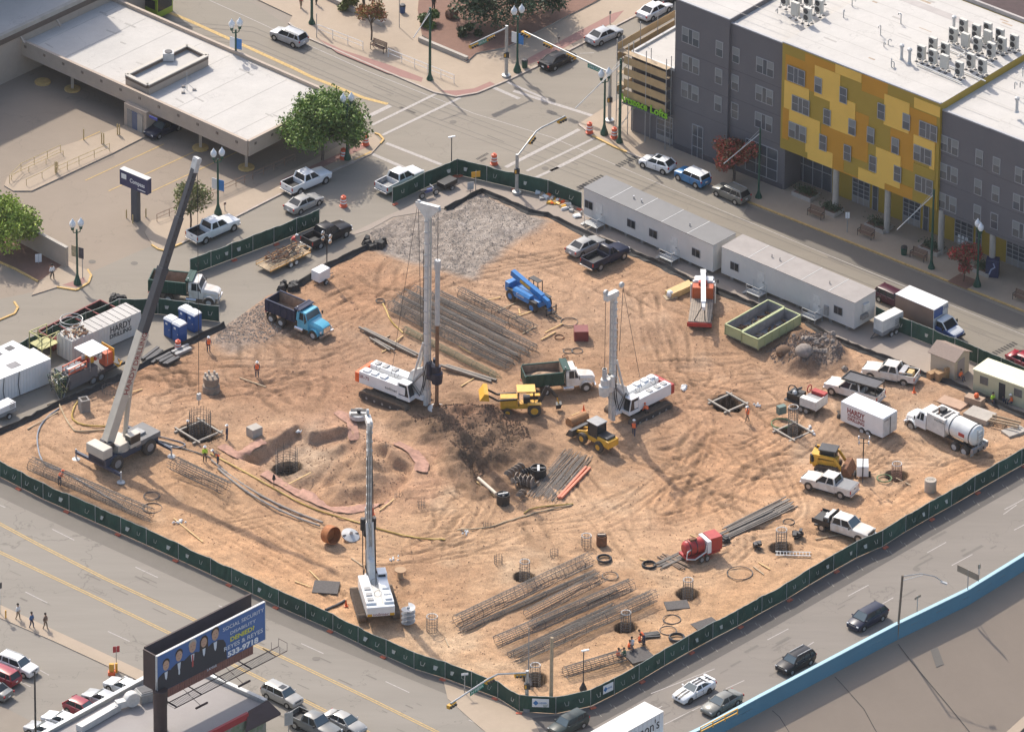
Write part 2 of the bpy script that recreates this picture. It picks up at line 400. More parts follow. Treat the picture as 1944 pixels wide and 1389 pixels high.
# spoil heap of the drill
sp=blob([(775,800),(850,775),(930,780),(1000,815),(1015,850),(985,872),(925,885),(905,925),(870,900),(850,850),(800,835)],2.0,1.6,47)
H+=sp*(1.5+N(4,97)*1.2+N(1.5,98)*.9+N(.6,99)*.45)
tint(np.clip(sp*1.3,0,1),(.155,.098,.064),.9,.35,.7,100)
tint(blob([(840,780),(910,770),(960,800),(880,830)],1.5,1.5,49),(.21,.115,.075),.6,.4,.4,101)
tr=blob([(880,880),(940,850),(960,880),(915,940)],.8,.8,51);H-=tr*1.2;tint(tr,(.12,.075,.05),.6,.3,.6,102)
ru=blob([(1455,665),(1500,642),(1570,650),(1610,680),(1590,700),(1530,708),(1470,690)],1.2,1.2,53)
H+=ru*(1.1+N(2.5,103)*1.3+N(.7,104)*.7)
tint(ru,(.13,.085,.06),.85,.5,.5,105)
tint(blob([(1540,655),(1590,668),(1600,690),(1570,700)],.8,.8,55),(.24,.20,.165),.5,.5,.35,106)
tint(blob([(870,1180),(1000,1090),(1130,1060),(1250,1130),(1100,1220),(960,1260),(930,1230)],2,1.5,57),(.33,.20,.125),.6,.25,1.1,107)
tint(blob([(730,580),(830,560),(1040,640),(1000,700),(900,700),(760,620)],1.5,1,59),(.30,.19,.125),.6,.2,1.1,108)
for(a,b,c_,d,sd)in((480,650,690,560,71),(560,1080,640,1110,73),(1340,590,1400,690,75),(1130,1000,1250,1010,77)):
 tint(blob([(a,b),(c_,b-15),(c_+20,d),(a+10,d)],2,2,sd),(.38,.22,.13),.35,.2,1,sd)
HOLES=[(996,1095,1.15),(1306,1128,1.25),(1188,1192,1.25),(1016,1290,1.3),(820,1196,.95),(1483,1040,1.25),(1702,906,1.25),
(377,822,1.9),(1505,822,1.3),(1382,768,1.6),(545,875,1.5),(1112,1035,.9),(1052,1063,.7),(800,968,.7),(757,948,.7),(925,1004,.6)]
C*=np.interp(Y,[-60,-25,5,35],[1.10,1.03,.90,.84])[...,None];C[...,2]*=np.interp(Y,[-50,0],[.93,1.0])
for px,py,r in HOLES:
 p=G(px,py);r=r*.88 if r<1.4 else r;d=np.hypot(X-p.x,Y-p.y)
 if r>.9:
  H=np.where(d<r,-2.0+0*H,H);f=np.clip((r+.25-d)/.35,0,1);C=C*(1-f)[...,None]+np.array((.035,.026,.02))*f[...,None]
 f=np.clip(1-(d-r)/1.2,0,1)*(d>=r);H+=f*.12*(N(.5,80)+.5);C*=(1-f*.22)[...,None]
H=np.where(inside,H,0.0);H+=np.where(inside,.02,0)
OUT=np.array((.25,.215,.177))
Co=OUT*(1+N(12,201)[...,None]*.12+N(3,202)[...,None]*.08+N(.7,203)[...,None]*.06)
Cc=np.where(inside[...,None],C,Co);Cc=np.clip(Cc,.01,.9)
def hgt(x,y):
 i=min(NY-2,max(0,int((y-RY0)/ST_)));j=min(NX-2,max(0,int((x-RX0)/ST_)))
 return float(H[i,j])
def GH(px,py):
 p=G(px,py);return Vector((p.x,p.y,hgt(p.x,p.y)))
me=bpy.data.meshes.new('ground')
vv=np.stack([X,Y,H],-1).reshape(-1,3)
idx=np.arange(NX*NY).reshape(NY,NX)
ff=np.stack([idx[:-1,:-1],idx[:-1,1:],idx[1:,1:],idx[1:,:-1]],-1).reshape(-1,4)
me.vertices.add(len(vv));me.vertices.foreach_set('co',vv.ravel())
me.loops.add(ff.size);me.loops.foreach_set('vertex_index',ff.ravel().astype(np.int32))
me.polygons.add(len(ff));me.polygons.foreach_set('loop_start',np.arange(0,ff.size,4,dtype=np.int32));me.polygons.foreach_set('loop_total',np.full(len(ff),4,np.int32))
me.polygons.foreach_set('use_smooth',np.ones(len(ff),bool));me.update(calc_edges=True)
at=me.color_attributes.new('soil','FLOAT_COLOR','POINT')
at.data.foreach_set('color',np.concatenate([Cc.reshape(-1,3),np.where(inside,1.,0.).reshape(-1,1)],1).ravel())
gm=bpy.data.materials.new('site_soil');gm.use_nodes=True;nt=gm.node_tree;b=nt.nodes['Principled BSDF'];b.inputs['Roughness'].default_value=.95
b.inputs['Specular IOR Level'].default_value=.15
ca=nt.nodes.new('ShaderNodeVertexColor');ca.layer_name='soil';tc=nt.nodes.new('ShaderNodeTexCoord')
def nz(sc,det=6,ro=.6):
 n=nt.nodes.new('ShaderNodeTexNoise');n.inputs['Scale'].default_value=sc;n.inputs['Detail'].default_value=det;n.inputs['Roughness'].default_value=ro
 nt.links.new(tc.outputs['Object'],n.inputs['Vector']);return n
def mmath(op,a,b_):
 q=nt.nodes.new('ShaderNodeMath');q.operation=op
 for i,v in enumerate((a,b_)):
  if isinstance(v,(int,float)):q.inputs[i].default_value=v
  else:nt.links.new(v,q.inputs[i])
 return q.outputs[0]
n1=nz(1.1,10,.7);n2=nz(4.0,8,.75)
n3=nz(11.0,5,.7);k=mmath('ADD',mmath('MULTIPLY',n1.outputs[0],.7),mmath('MULTIPLY',n2.outputs[0],.7));k=mmath('ADD',k,mmath('MULTIPLY',mmath('SUBTRACT',n3.outputs[0],.43),1.1));k=mmath('ADD',mmath('MULTIPLY',mmath('MULTIPLY',mmath('SUBTRACT',k,.75),1.7),ca.outputs['Alpha']),1.0)
vm=nt.nodes.new('ShaderNodeVectorMath');vm.operation='SCALE';nt.links.new(ca.outputs[0],vm.inputs[0]);nt.links.new(k,vm.inputs['Scale'])
mxs=nt.nodes.new('ShaderNodeMix');mxs.data_type='RGBA';mxs.inputs[0].default_value=1
nt.links.new(vm.outputs[0],b.inputs['Base Color'])
bp=nt.nodes.new('ShaderNodeBump');bp.inputs['Distance'].default_value=.16;nt.links.new(mmath('MULTIPLY',ca.outputs['Alpha'],.75),bp.inputs['Strength'])
nb=nz(2.6,9,.72);nt.links.new(nb.outputs[0],bp.inputs['Height']);nt.links.new(bp.outputs[0],b.inputs['Normal'])
me.materials.append(gm)
g=bpy.data.objects.new('ground',me);COL.objects.link(g);tag(g,'tan dirt of the excavated building site with ruts, pits and heaps',kind='structure')
# ---- the land around it
def amat(name,col,var=.14,sc=.25,cracks=0.0,streak=None):
 m=bpy.data.materials.new(name);m.use_nodes=True;nt=m.node_tree;b=nt.nodes['Principled BSDF'];b.inputs['Roughness'].default_value=.85;b.inputs['Specular IOR Level'].default_value=.3
 tc=nt.nodes.new('ShaderNodeTexCoord');mp=nt.nodes.new('ShaderNodeMapping');nt.links.new(tc.outputs['Object'],mp.inputs[0])
 if streak is not None:mp.inputs['Rotation'].default_value=(0,0,-streak);mp.inputs['Scale'].default_value=(.12,1,1)
 o=None
 for s,w,d in((sc,.5,4),(sc*6,.3,8),(9,.25,8)):
  n=nt.nodes.new('ShaderNodeTexNoise');n.inputs['Scale'].default_value=s;n.inputs['Detail'].default_value=d;n.inputs['Roughness'].default_value=.65
  nt.links.new((mp if s<5 else tc).outputs[0 if s<5 else 3],n.inputs['Vector'])
  q=nt.nodes.new('ShaderNodeMath');q.operation='MULTIPLY_ADD';nt.links.new(n.outputs[0],q.inputs[0]);q.inputs[1].default_value=w*var*6
  if o:nt.links.new(o,q.inputs[2])
  else:q.inputs[2].default_value=1-1.05*var*3
  o=q.outputs[0]
 if cracks:
  v=nt.nodes.new('ShaderNodeTexVoronoi');v.feature='DISTANCE_TO_EDGE';v.inputs['Scale'].default_value=.085
  w1=nt.nodes.new('ShaderNodeTexNoise');w1.inputs['Scale'].default_value=.5;w1.inputs['Detail'].default_value=5
  mx=nt.nodes.new('ShaderNodeMix');mx.data_type='VECTOR';mx.inputs[0].default_value=.35
  nt.links.new(tc.outputs[3],w1.inputs['Vector'])
  ad=nt.nodes.new('ShaderNodeVectorMath');ad.operation='MULTIPLY_ADD';nt.links.new(w1.outputs['Color'],ad.inputs[0]);ad.inputs[1].default_value=(7,7,0);nt.links.new(tc.outputs[3],ad.inputs[2])
  nt.links.new(ad.outputs[0],v.inputs['Vector'])
  r=nt.nodes.new('ShaderNodeMapRange');r.inputs[1].default_value=0;r.inputs[2].default_value=.006;r.inputs[3].default_value=1-cracks;r.inputs[4].default_value=1
  nt.links.new(v.outputs['Distance'],r.inputs[0])
  q=nt.nodes.new('ShaderNodeMath');q.operation='MULTIPLY';nt.links.new(o,q.inputs[0]);nt.links.new(r.outputs[0],q.inputs[1]);o=q.outputs[0]
 vm=nt.nodes.new('ShaderNodeVectorMath');vm.operation='SCALE';vm.inputs[0].default_value=col;nt.links.new(o,vm.inputs['Scale']);nt.links.new(vm.outputs[0],b.inputs['Base Color'])
 return m
aA=head((0,905),(900,1310));aB=head((1166,1318),(1850,934));aT=head((583,72),(825,175));aX=head((300,470),(690,290))
M_LOT=amat('lot_concrete',(0.265,0.215,0.167),.08,.1,.2)
M_GRD=amat('town_ground',(0.250,0.215,0.177),.08,.1)
M_RC=amat('avenue_asphalt',(0.238,0.214,0.182),.1,.25,.3,aA)
M_RT=amat('street_concrete',(0.240,0.212,0.172),.1,.25,.12,aT)
M_RX=amat('cross_street_asphalt',(0.245,0.215,0.175),.1,.25,.15,aX)
M_RD=amat('frontage_asphalt',(0.215,0.190,0.163),.1,.3,.25,aB)
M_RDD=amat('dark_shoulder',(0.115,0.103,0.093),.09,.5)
M_SW=amat('sidewalk_concrete',(0.370,0.295,0.221),.08,.3)
M_SWP=amat('sidewalk_brick',(.30,.17,.145),.08,1)
M_SLO=amat('embankment_concrete',(0.250,0.200,0.155),.05,.2)
M_MUL=amat('bark_mulch',(.20,.115,.085),.14,2)
M_YEL=mat('yellow_marking',(.50,.34,.13),.8,0,.3,4)
M_WHT=mat('white_marking',(.40,.365,.335),.8,0,.25,4)
M_KY=mat('yellow_kerb',(.58,.38,.14),.8,0,.25,3)
M_KC=mat('kerb_concrete',(.40,.34,.29),.8,0,.2,2)
M_DRK=mat('dark_marking',(.06,.055,.05),.9,0,.3,3)
M_PAT=amat('asphalt_patch',(0.170,0.152,0.130),.08,.6)
# land: four big quads round the modelled rectangle, cut off along the freeway wall
WALL=[(1150,1500),(1330,1413),(1444,1351),(1699,1216),(1837,1149),(1944,1083),(2100,1005)]
Wl=[G(x,y,-1.0)for x,y in WALL]
B_=2600
w0,w1=Wl[0],Wl[-1];dW=(w1-w0).normalized()
land=MB()
far0=w0-dW*2600;far1=w1+dW*2600
nW=Vector((-dW.y,dW.x,0))
offs=Vector((0,0,0))
wallxy=[(p.x,p.y)for p in Wl]
def cross_y(x):
 for(x0,y0),(x1,y1)in zip([(far0.x,far0.y)]+wallxy,wallxy+[(far1.x,far1.y)]):
  if x0<=x<=x1:return y0+(y1-y0)*(x-x0)/(x1-x0)
  # left, top, right (above wall), bottom
land.sheet([(-B_,-B_),(RX0,-B_),(RX0,RY1),(-B_,RY1)],0,M_GRD)
land.sheet([(-B_,RY1),(B_,RY1),(B_,B_),(-B_,B_)],0,M_GRD)
top_right=[(RX1,cross_y(RX1)),(far1.x,far1.y)]+[(far1.x,RY1),(RX1,RY1)]
wi=[q for q in wallxy if q[0]>RX1+.01]
land.sheet([(RX1,cross_y(RX1))]+wi+[(far1.x,min(far1.y,RY1-1)),(far1.x,RY1),(RX1,RY1)]if far1.y<RY1 else[(RX1,cross_y(RX1))]+wi+[(w1.x+dW.x*(RY1-w1.y)/dW.y,RY1),(RX1,RY1)],0,M_GRD)
# below the rectangle
wj=[q for q in wallxy if q[0]<RX1 and q[1]<RY0]
xc=[x for x in np.linspace(RX0,RX1,400)if cross_y(x)>RY0]
xc=xc[0]if xc else RX1
land.sheet([(RX0,-B_),(far0.x if far0.x>RX0 else RX0,-B_)]+[q for q in[(RX0,cross_y(RX0))]if q[1]>-B_][:0]+sorted([q for q in wj],key=lambda q:q[0])+[(xc,RY0),(RX0,RY0)],-.002,M_GRD)
tag(land.build('surrounding_ground'),'pale paved ground of the town around the site',kind='structure')
# the modelled rectangle reaches below the wall line there: sink it
vv2=vv.copy();cyv=np.interp(vv2[:,0],[q[0]for q in wallxy],[q[1]for q in wallxy])
low=vv2[:,1]<cyv-.15;vv2[low,2]=-30;me.vertices.foreach_set('co',vv2.ravel())
import bmesh
bmm=bmesh.new();bmm.from_mesh(me);bmm.verts.ensure_lookup_table()
bmesh.ops.delete(bmm,geom=[bmm.verts[i]for i in np.nonzero(low)[0]],context='VERTS');bmm.to_mesh(me);bmm.free();me.update()
# freeway embankment
e=MB()
nS=Vector((dW.y,-dW.x,0))
for(p,q,z0,z1,d0,d1,mm_)in((0,0,-1.02,-11,0,30,M_SLO),(0,0,-11,-11.3,30,2500,M_GRD)):
 ring_=[far0]+Wl+[far1]
 for a,b2 in zip(ring_[:-1],ring_[1:]):
  f=lambda P,d,z:(P.x+nS.x*d,P.y+nS.y*d,z)
  e.add([f(a,d0,z0),f(a,d1,z1),f(b2,d1,z1),f(b2,d0,z0)],[(0,1,2,3)],mm_)
tag(e.build('freeway_embankment'),'sloping concrete bank of the sunken freeway',kind='structure')
def onslope(px,py,lift=.012):
 P0=Wl[2]+Vector((0,0,-.02));n=Vector((nS.x*9.98,nS.y*9.98,30)).normalized()
 return onp(px,py,P0,n)+n*lift
j=MB()
for ln in([(1705,1222),(1730,1255),(1800,1338),(1850,1400)],[(1838,1180),(1856,1212),(1905,1275),(1960,1345)],[(1585,1284),(1600,1300),(1640,1345),(1670,1400)],[(1466,1348),(1480,1360),(1500,1392)]):
 P=[onslope(*q)for q in ln]
 for a,b2 in zip(P[:-1],P[1:]):
  t=(b2-a).normalized().cross(Vector((0,0,1)))*.04;j.add([a-t,b2-t,b2+t,a+t],[(0,1,2,3)],M_DRK)
for ln in([(1905,1400),(1944,1362),(1990,1320)],):
 P=[onslope(*q,lift=.05)for q in ln]
 for a,b2 in zip(P[:-1],P[1:]):
  t=(b2-a).normalized().cross(Vector((0,0,1)))*.9;j.add([a-t,b2-t,b2+t,a+t],[(0,1,2,3)],M_SW)
q=[(1766,1232),(1780,1228),(1792,1260),(1777,1266)];j.add([onslope(*p)for p in q],[(0,1,2,3)],M_PAT)
tag(j.build('embankment_joints'),'dark joints and kerb strip in the concrete bank',kind='structure')
# ---- roads (sheets a few millimetres apart)
def road(name,pts,m,z,label):
 s=MB();s.sheet(pxpoly(pts),z,m);o=s.build(name);tag(o,label,kind='structure');return o
def offpoly(line,d0,d1):
 "strip beside a pixel line, offset in metres"
 P=[G(*q)for q in line];L=[];R=[]
 for i,p in enumerate(P):
  t=(P[min(i+1,len(P)-1)]-P[max(i-1,0)]).normalized();n=Vector((-t.y,t.x,0))
  L.append(p+n*d0);R.append(p+n*d1)
 return[(p.x,p.y)for p in L+R[::-1]]
road('bank_lot',[(-1500,-700),(300,-60),(700,292),(545,370),(280,480),(60,600),(-900,900)],M_LOT,.004,'pinkish concrete lot around the bank drive-through')
road('avenue_road',[(-400,725),(-60,885),(400,1095),(845,1292),(1000,1362),(1300,1500),(700,1700),(-400,1130),(-400,900)],M_RC,.008,'grey avenue running along the south-west fence')
road('street_top',[(250,-60),(470,0),(583,72),(825,175),(1100,235),(1217,300),(1400,376),(1944,592),(2300,735),(2300,880),(1985,745),(1812,672),(1665,612),(1106,400),(868,345),(700,292),(560,230),(280,110),(-100,-80)],M_RT,.008,'concrete street between the site and the lofts')
road('cross_street',[(-300,690),(-60,580),(110,545),(290,465),(535,362),(705,288),(790,250),(860,200),(966,152),(1165,52),(1400,-60),(1560,-20),(1285,130),(1120,218),(1000,290),(868,345),(745,418),(640,470),(545,555),(425,625),(200,735),(-100,870)],M_RX,.012,'asphalt cross street with parked cars')
road('frontage_road',[(960,1389),(1121,1352),(1446,1175),(1985,868),(2300,700),(2300,910),(2100,985),(1944,1058),(1837,1122),(1699,1190),(1444,1326),(1330,1385),(1150,1475),(800,1640),(700,1560)],M_RD,.012,'grey frontage road beside the blue wall')
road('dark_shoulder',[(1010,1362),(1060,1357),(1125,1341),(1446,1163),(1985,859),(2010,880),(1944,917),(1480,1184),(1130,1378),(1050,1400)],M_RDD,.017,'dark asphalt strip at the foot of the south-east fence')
road('fence_gutter',[(-60,885),(82,950),(400,1093),(845,1290),(945,1327),(960,1345),(850,1318),(600,1215),(380,1118),(200,1036),(60,972),(-60,915)],M_PAT,.014,'dirty gutter strip along the south-west fence')
# sidewalks with kerbs
def walk(name,pts,m,label,h=.13,kerb=None):
 s=MB();s.prism(pxpoly(pts,h),0.0,h,m,M_KC);o=s.build(name);tag(o,label,kind='structure');return o
def kerb(line,m,w=.22,h=.15,side=1):
 s=MB();P=[G(x,y,.0)for x,y in line]
 for a,b2 in zip(P[:-1],P[1:]):
  s.bar((a.x,a.y,h/2),(b2.x,b2.y,h/2),w,m,h)
 return tag(s.build('kerb'),('yellow painted'if m is M_KY else 'plain concrete')+' kerb edging the pavement',kind='structure')
walk('sidewalk',[(290,466),(313,475),(345,462),(450,410),(540,364),(640,320),(705,292),(724,270),(712,256),(690,252),(600,300),(480,358),(385,400),(288,418),(275,440)],M_SW,'pavement between the bank lot and the parked pickups')
walk('sidewalk',[(108,545),(145,550),(170,535),(172,522),(165,512),(128,495),(80,530),(60,560)],M_SW,'small pavement corner round the lamp at the left')
walk('sidewalk',[(300,-90),(555,30),(548,45),(583,72),(700,122),(825,176),(866,184),(906,177),(966,152),(1060,107),(1165,52),(1290,-10),(1450,-80)],M_SW,'wide pavement in front of the park')
walk('sidewalk',[(1097,236),(1125,258),(1166,279),(1217,300),(1400,375),(1944,591),(2300,735),(2300,560),(1500,200),(1285,128),(1200,172)],M_SW,'pavement along the front of the lofts')
walk('sidewalk',[(-60,1120),(0,1147),(120,1203),(280,1277),(500,1375),(470,1400),(262,1290),(100,1215),(0,1172),(-60,1145)],M_SW,'pavement between the avenue and the parking lot',.1)
walk('sidewalk',[(842,1291),(945,1329),(990,1356),(1010,1362),(1030,1400),(1060,1440),(960,1420),(900,1370),(850,1325)],M_SW,'pale pavement at the south corner of the fence',.07)
walk('sidewalk',[(640,455),(745,405),(845,360),(868,340),(1106,392),(1250,455),(1665,613),(1812,674),(1985,748),(1985,806),(1925,780),(1802,724),(1700,686),(1580,641),(1530,608),(1365,551),(1260,504),(1140,456),(1040,408),(915,362),(845,395),(745,412),(700,437)],amat('site_walk',(.31,.258,.215),.08,.3),'concrete pavement strip under the site offices',.05)
for o_ in([(690,252),(480,352),(300,430)],):pass
bs=MB()
for pl in([(605,74),(650,95),(735,122),(803,148),(800,156),(735,139),(640,100)],[(835,172),(866,183),(906,177),(940,160),(930,155),(900,168),(866,172)],[(1000,125),(1060,97),(1165,42),(1185,20),(1165,25),(1060,80),(995,115)],[(540,350),(640,305),(700,278),(690,270),(630,298),(535,340)],[(118,541),(145,546),(162,535),(160,526)]):
 bs.sheet(pxpoly(pl,.136),.136,M_SWP)
tag(bs.build('brick_paving'),'reddish brick bands set in the pavements',kind='structure')
kerb([(108,546),(145,552),(168,538),(173,524),(166,513)],M_KY)
kerb([(-60,630),(0,608),(28,596),(34,585),(27,574)],M_KY)
kerb([(-20,490),(30,512),(72,535)],M_KY)
kerb([(288,466),(300,474),(313,477),(345,463)],M_KY)
kerb([(345,463),(450,412),(540,366),(640,322),(690,300)],M_KC)
kerb([(672,306),(705,290)],M_KY)
kerb([(722,274),(728,266),(720,257),(712,254)],M_KY)
kerb([(548,45),(583,73),(825,177),(866,185),(906,178),(966,153),(1060,108),(1165,53),(1280,-6)],M_KC)
kerb([(1420,384),(1944,592),(2100,655)],M_KY)
kerb([(1099,237),(1125,259),(1166,280),(1217,301),(1420,384)],M_KC)
kerb([(1125,259),(1166,280),(1190,290)],M_KY,.26,.16)
# markings
mk=MB()
def stripe(p0,p1,w,m,z=.022):
 a=G(*p0);b2=G(*p1);t=(b2-a).normalized();n=Vector((-t.y,t.x,0))*w/2
 mk.sheet([((a-n).x,(a-n).y),((b2-n).x,(b2-n).y),((b2+n).x,(b2+n).y),((a+n).x,(a+n).y)],z,m)
for w_ in(-.12,.12):
 for ln in([(-60,1020),(0,1048),(170,1128),(329,1205),(520,1300),(620,1350),(760,1420)],[(-60,962),(78,1036),(200,1098),(390,1186),(522,1240),(700,1325),(830,1389),(900,1425)]):
  P=[G(*q)for q in ln]
  for a,b2 in zip(P[:-1],P[1:]):
   t=(b2-a).normalized();n=Vector((-t.y,t.x,0));a2=a+n*w_*1.2;c2=b2+n*w_*1.2;h_=n*.07
   mk.sheet([((a2-h_).x,(a2-h_).y),((c2-h_).x,(c2-h_).y),((c2+h_).x,(c2+h_).y),((a2+h_).x,(a2+h_).y)],.022,M_YEL)
for a,b2 in(((99,1004),(141,1025)),((257,1076),(300,1096)),((415,1149),(440,1160)),((572,1221),(614,1240)),((732,1293),(777,1314)),((-20,950),(10,963)),((48,1123),(90,1144)),((205,1198),(246,1217)),((890,1366),(930,1384))):stripe(a,b2,.13,M_WHT)
for a,b2 in(((1236,1316),(1357,1269)),((1157,1390),(1257,1340)),((1260,1375),(1337,1337)),((1378,1307),(1413,1291)),((1457,1214),(1497,1193)),((1533,1226),(1545,1218)),((1610,1131),(1649,1110)),((1675,1146),(1696,1134)),((1760,1049),(1796,1029)),((1807,1073),(1846,1052)),((1907,967),(1944,947)),((1925,1006),(1960,988)),((1905,976),(1930,958))):stripe(a,b2,.12,M_WHT)
# top street double yellow and lines
P=[(300,16),(355,38),(470,90),(560,131),(590,146),(690,186),(736,198)]
for a,b2 in zip(P[:-1],P[1:]):stripe(a,b2,.5,M_YEL)
P=[(395,0),(480,38),(560,75),(700,137),(900,216),(1050,262),(1244,346),(1500,455),(1944,636),(2100,700)]
for a,b2 in zip(P[:-1],P[1:]):stripe(a,b2,.1,M_WHT)
for dy in(0,9,27,36):
 P=[(290,40+dy*.6),(480,82-30+dy),(800,188+dy),(1000,262+dy),(1150,318+dy),(1440,430+dy),(1944,634+dy*.9)]
 for a,b2 in zip(P[:-1],P[1:]):stripe(a,b2,.09,M_PAT,.0205)
for a,b2,w in(((677,232),(741,201),.6),((706,238),(831,177),.38),((726,257),(874,186),.38),((700,290),(775,322),.5),((733,272),(838,313),.45),((938,167),(986,188),.5),((960,155),(1040,190),.35),((975,173),(1130,222),.5),((960,318),(1100,246),.5),((1000,325),(1130,262),.35),((1045,325),(1150,272),.5),((1100,102),(1128,101),.12),((1000,345),(1060,318),.4)):stripe(a,b2,w,M_WHT,.024)
for(a,b2)in(((1098,358),(1147,333)),((1172,316),(1218,292)),((1882,674),(1930,650)),((905,303),(927,291)),((912,307),(924,300))):
 for i in range(9):
  x0=a[0]+(b2[0]-a[0])*i/9;y0=a[1]+(b2[1]-a[1])*i/9;x1=a[0]+(b2[0]-a[0])*(i+.6)/9;y1=a[1]+(b2[1]-a[1])*(i+.6)/9
  stripe((x0,y0),(x1,y1),.75 if a[0]>1000 else.35,M_DRK,.024)
for a,b2 in(((162,343),(311,274)),((206,363),(375,286)),((275,370),(480,275)),((130,300),(150,290)),((75,303),(190,250))):stripe(a,b2,.14,M_YEL)
for a,b2 in(((75,1271),(93,1281)),((40,1294),(58,1303)),((0,1313),(20,1324)),((232,1286),(252,1288)),((228,1290),(243,1281))):stripe(a,b2,.12,M_WHT)
rr=random.Random(3)
for i in range(30):
 f=i/29;x=1130+(1930-1130)*f;y=1352+(905-1352)*f+2
 if 0:pass
 for k in(0,1):
  stripe((x+k*7,y-3+k*3),(x+4+k*8,y+2+k*4),.09,M_RC,.026)
for _ in range(44):
 x=rr.uniform(0,900);y=960+x*.44+rr.uniform(10,180);L=rr.uniform(6,30)
 stripe((x,y),(x+L,y+L*.45),rr.uniform(.05,.25),M_PAT,.021)
for _ in range(26):
 x=rr.uniform(1150,1900);y=1352-(x-1130)*.555+rr.uniform(25,120);L=rr.uniform(8,40);stripe((x,y),(x+L,y-L*.54),rr.uniform(.05,.4),M_PAT,.0225)
for _ in range(20):
 x=rr.uniform(600,1900);y=150+(x-700)*.4+rr.uniform(-20,40);L=rr.uniform(8,40);stripe((x,y),(x+L,y+L*.41),rr.uniform(.05,.3),M_PAT,.0195)
for px,py in((1035,320),(1250,392),(350,1072),(600,1250),(1330,1290),(1740,1080),(560,160),(860,232),(255,500),(215,560),(175,497)):
 p=G(px,py);mk.sheet([(p.x+.4*math.cos(t),p.y+.4*math.sin(t))for t in np.linspace(0,2*math.pi,13)[:-1]],.0265,M_PAT)
tag(mk.build('road_markings'),'worn yellow and white road markings',kind='structure')
sd=MB()
for pl in([(1420,390),(1520,425),(1944,600),(1944,625),(1700,540),(1600,500),(1480,440),(1410,410)],):
 sd.sheet(pxpoly(pl),.0185,M_PAT)
tag(sd.build('road_patch'),'darker asphalt parking strip by the lofts',kind='structure')
# park: mulch beds
pk=MB()
pk.prism(pxpoly([(801,66),(843,92),(886,117),(905,100),(960,90),(1130,3),(1200,-40),(800,-60),(793,20)],.3),.1,.3,M_MUL,CONC)
tag(pk.build('mulch_bed'),'brown mulch bed of the park behind a low kerb wall',kind='structure')
# ================================================================ VEHICLES
_W={}
def inst(me,name,parent,loc=(0,0,0),rz=0,sc=None):
 o=bpy.data.objects.new(name,me);COL.objects.link(o);o.parent=parent;o.location=loc;o.rotation_euler=(0,0,rz)
 if sc:o.scale=sc
 return o
def wheel(parent,x,y,r=.34,w=.22,tyre=None,rim=None,hub=.62):
 tyre=tyre or TYRE;rim=rim or RIM;k=(round(r,2),round(w,2),tyre.name,rim.name,hub)
 if k not in _W:
  a=MB();a.lathe([(r*.55,-w/2),(r*.93,-w/2),(r,-w*.32),(r,w*.32),(r*.93,w/2),(r*.55,w/2)],tyre,n=20,ax='y');t=a.build('wheel',None,smooth=40)
  b=MB();b.lathe([(r*hub,-w/2-.012),(r*hub*.9,-w/2+.03),(r*hub*.3,-w/2+.03),(r*hub*.22,-w/2-.01)],rim,n=14,ax='y')
  b.lathe([(r*hub,w/2+.012),(r*hub*.9,w/2-.03),(r*hub*.3,w/2-.03),(r*hub*.22,w/2+.01)],rim,n=14,ax='y')
  for i in range(5):
   t_=i*2*math.pi/5
   for sy in(-1,1):b.bar((0,sy*(w/2-.0),0),(r*hub*.95*math.cos(t_),sy*(w/2),r*hub*.95*math.sin(t_)),.05,rim,.03)
  q=b.build('rim',None,smooth=40)
  _W[k]=(t.data,q.data);bpy.data.objects.remove(t);bpy.data.objects.remove(q)
 t=inst(_W[k][0],'wheel',parent,(x,y,r));inst(_W[k][1],'rim',t);return t
def sec(x,w,zb,zt,rnd=.16,tum=.86):
 h=zt-zb
 L=[(x,-w*.92,zb),(x,-w,zb+h*.25),(x,-w,zt-rnd*1.4),(x,-w*.965,zt-rnd*.45),(x,-w*tum,zt)]
 return L+[(p[0],-p[1],p[2])for p in L[::-1]]
def place(o,wr,wf,track,z=None):
 a=G(*wr);b=G(*wf);m=(a+b)/2;t=(b-a).normalized();n=Vector((-t.y,t.x,0))
 if n.y<0:n=-n
 m=m+n*track/2
 o.location=(m.x,m.y,hgt(m.x,m.y)if z is None else z);o.rotation_euler=(0,0,math.atan2(t.y,t.x));return o
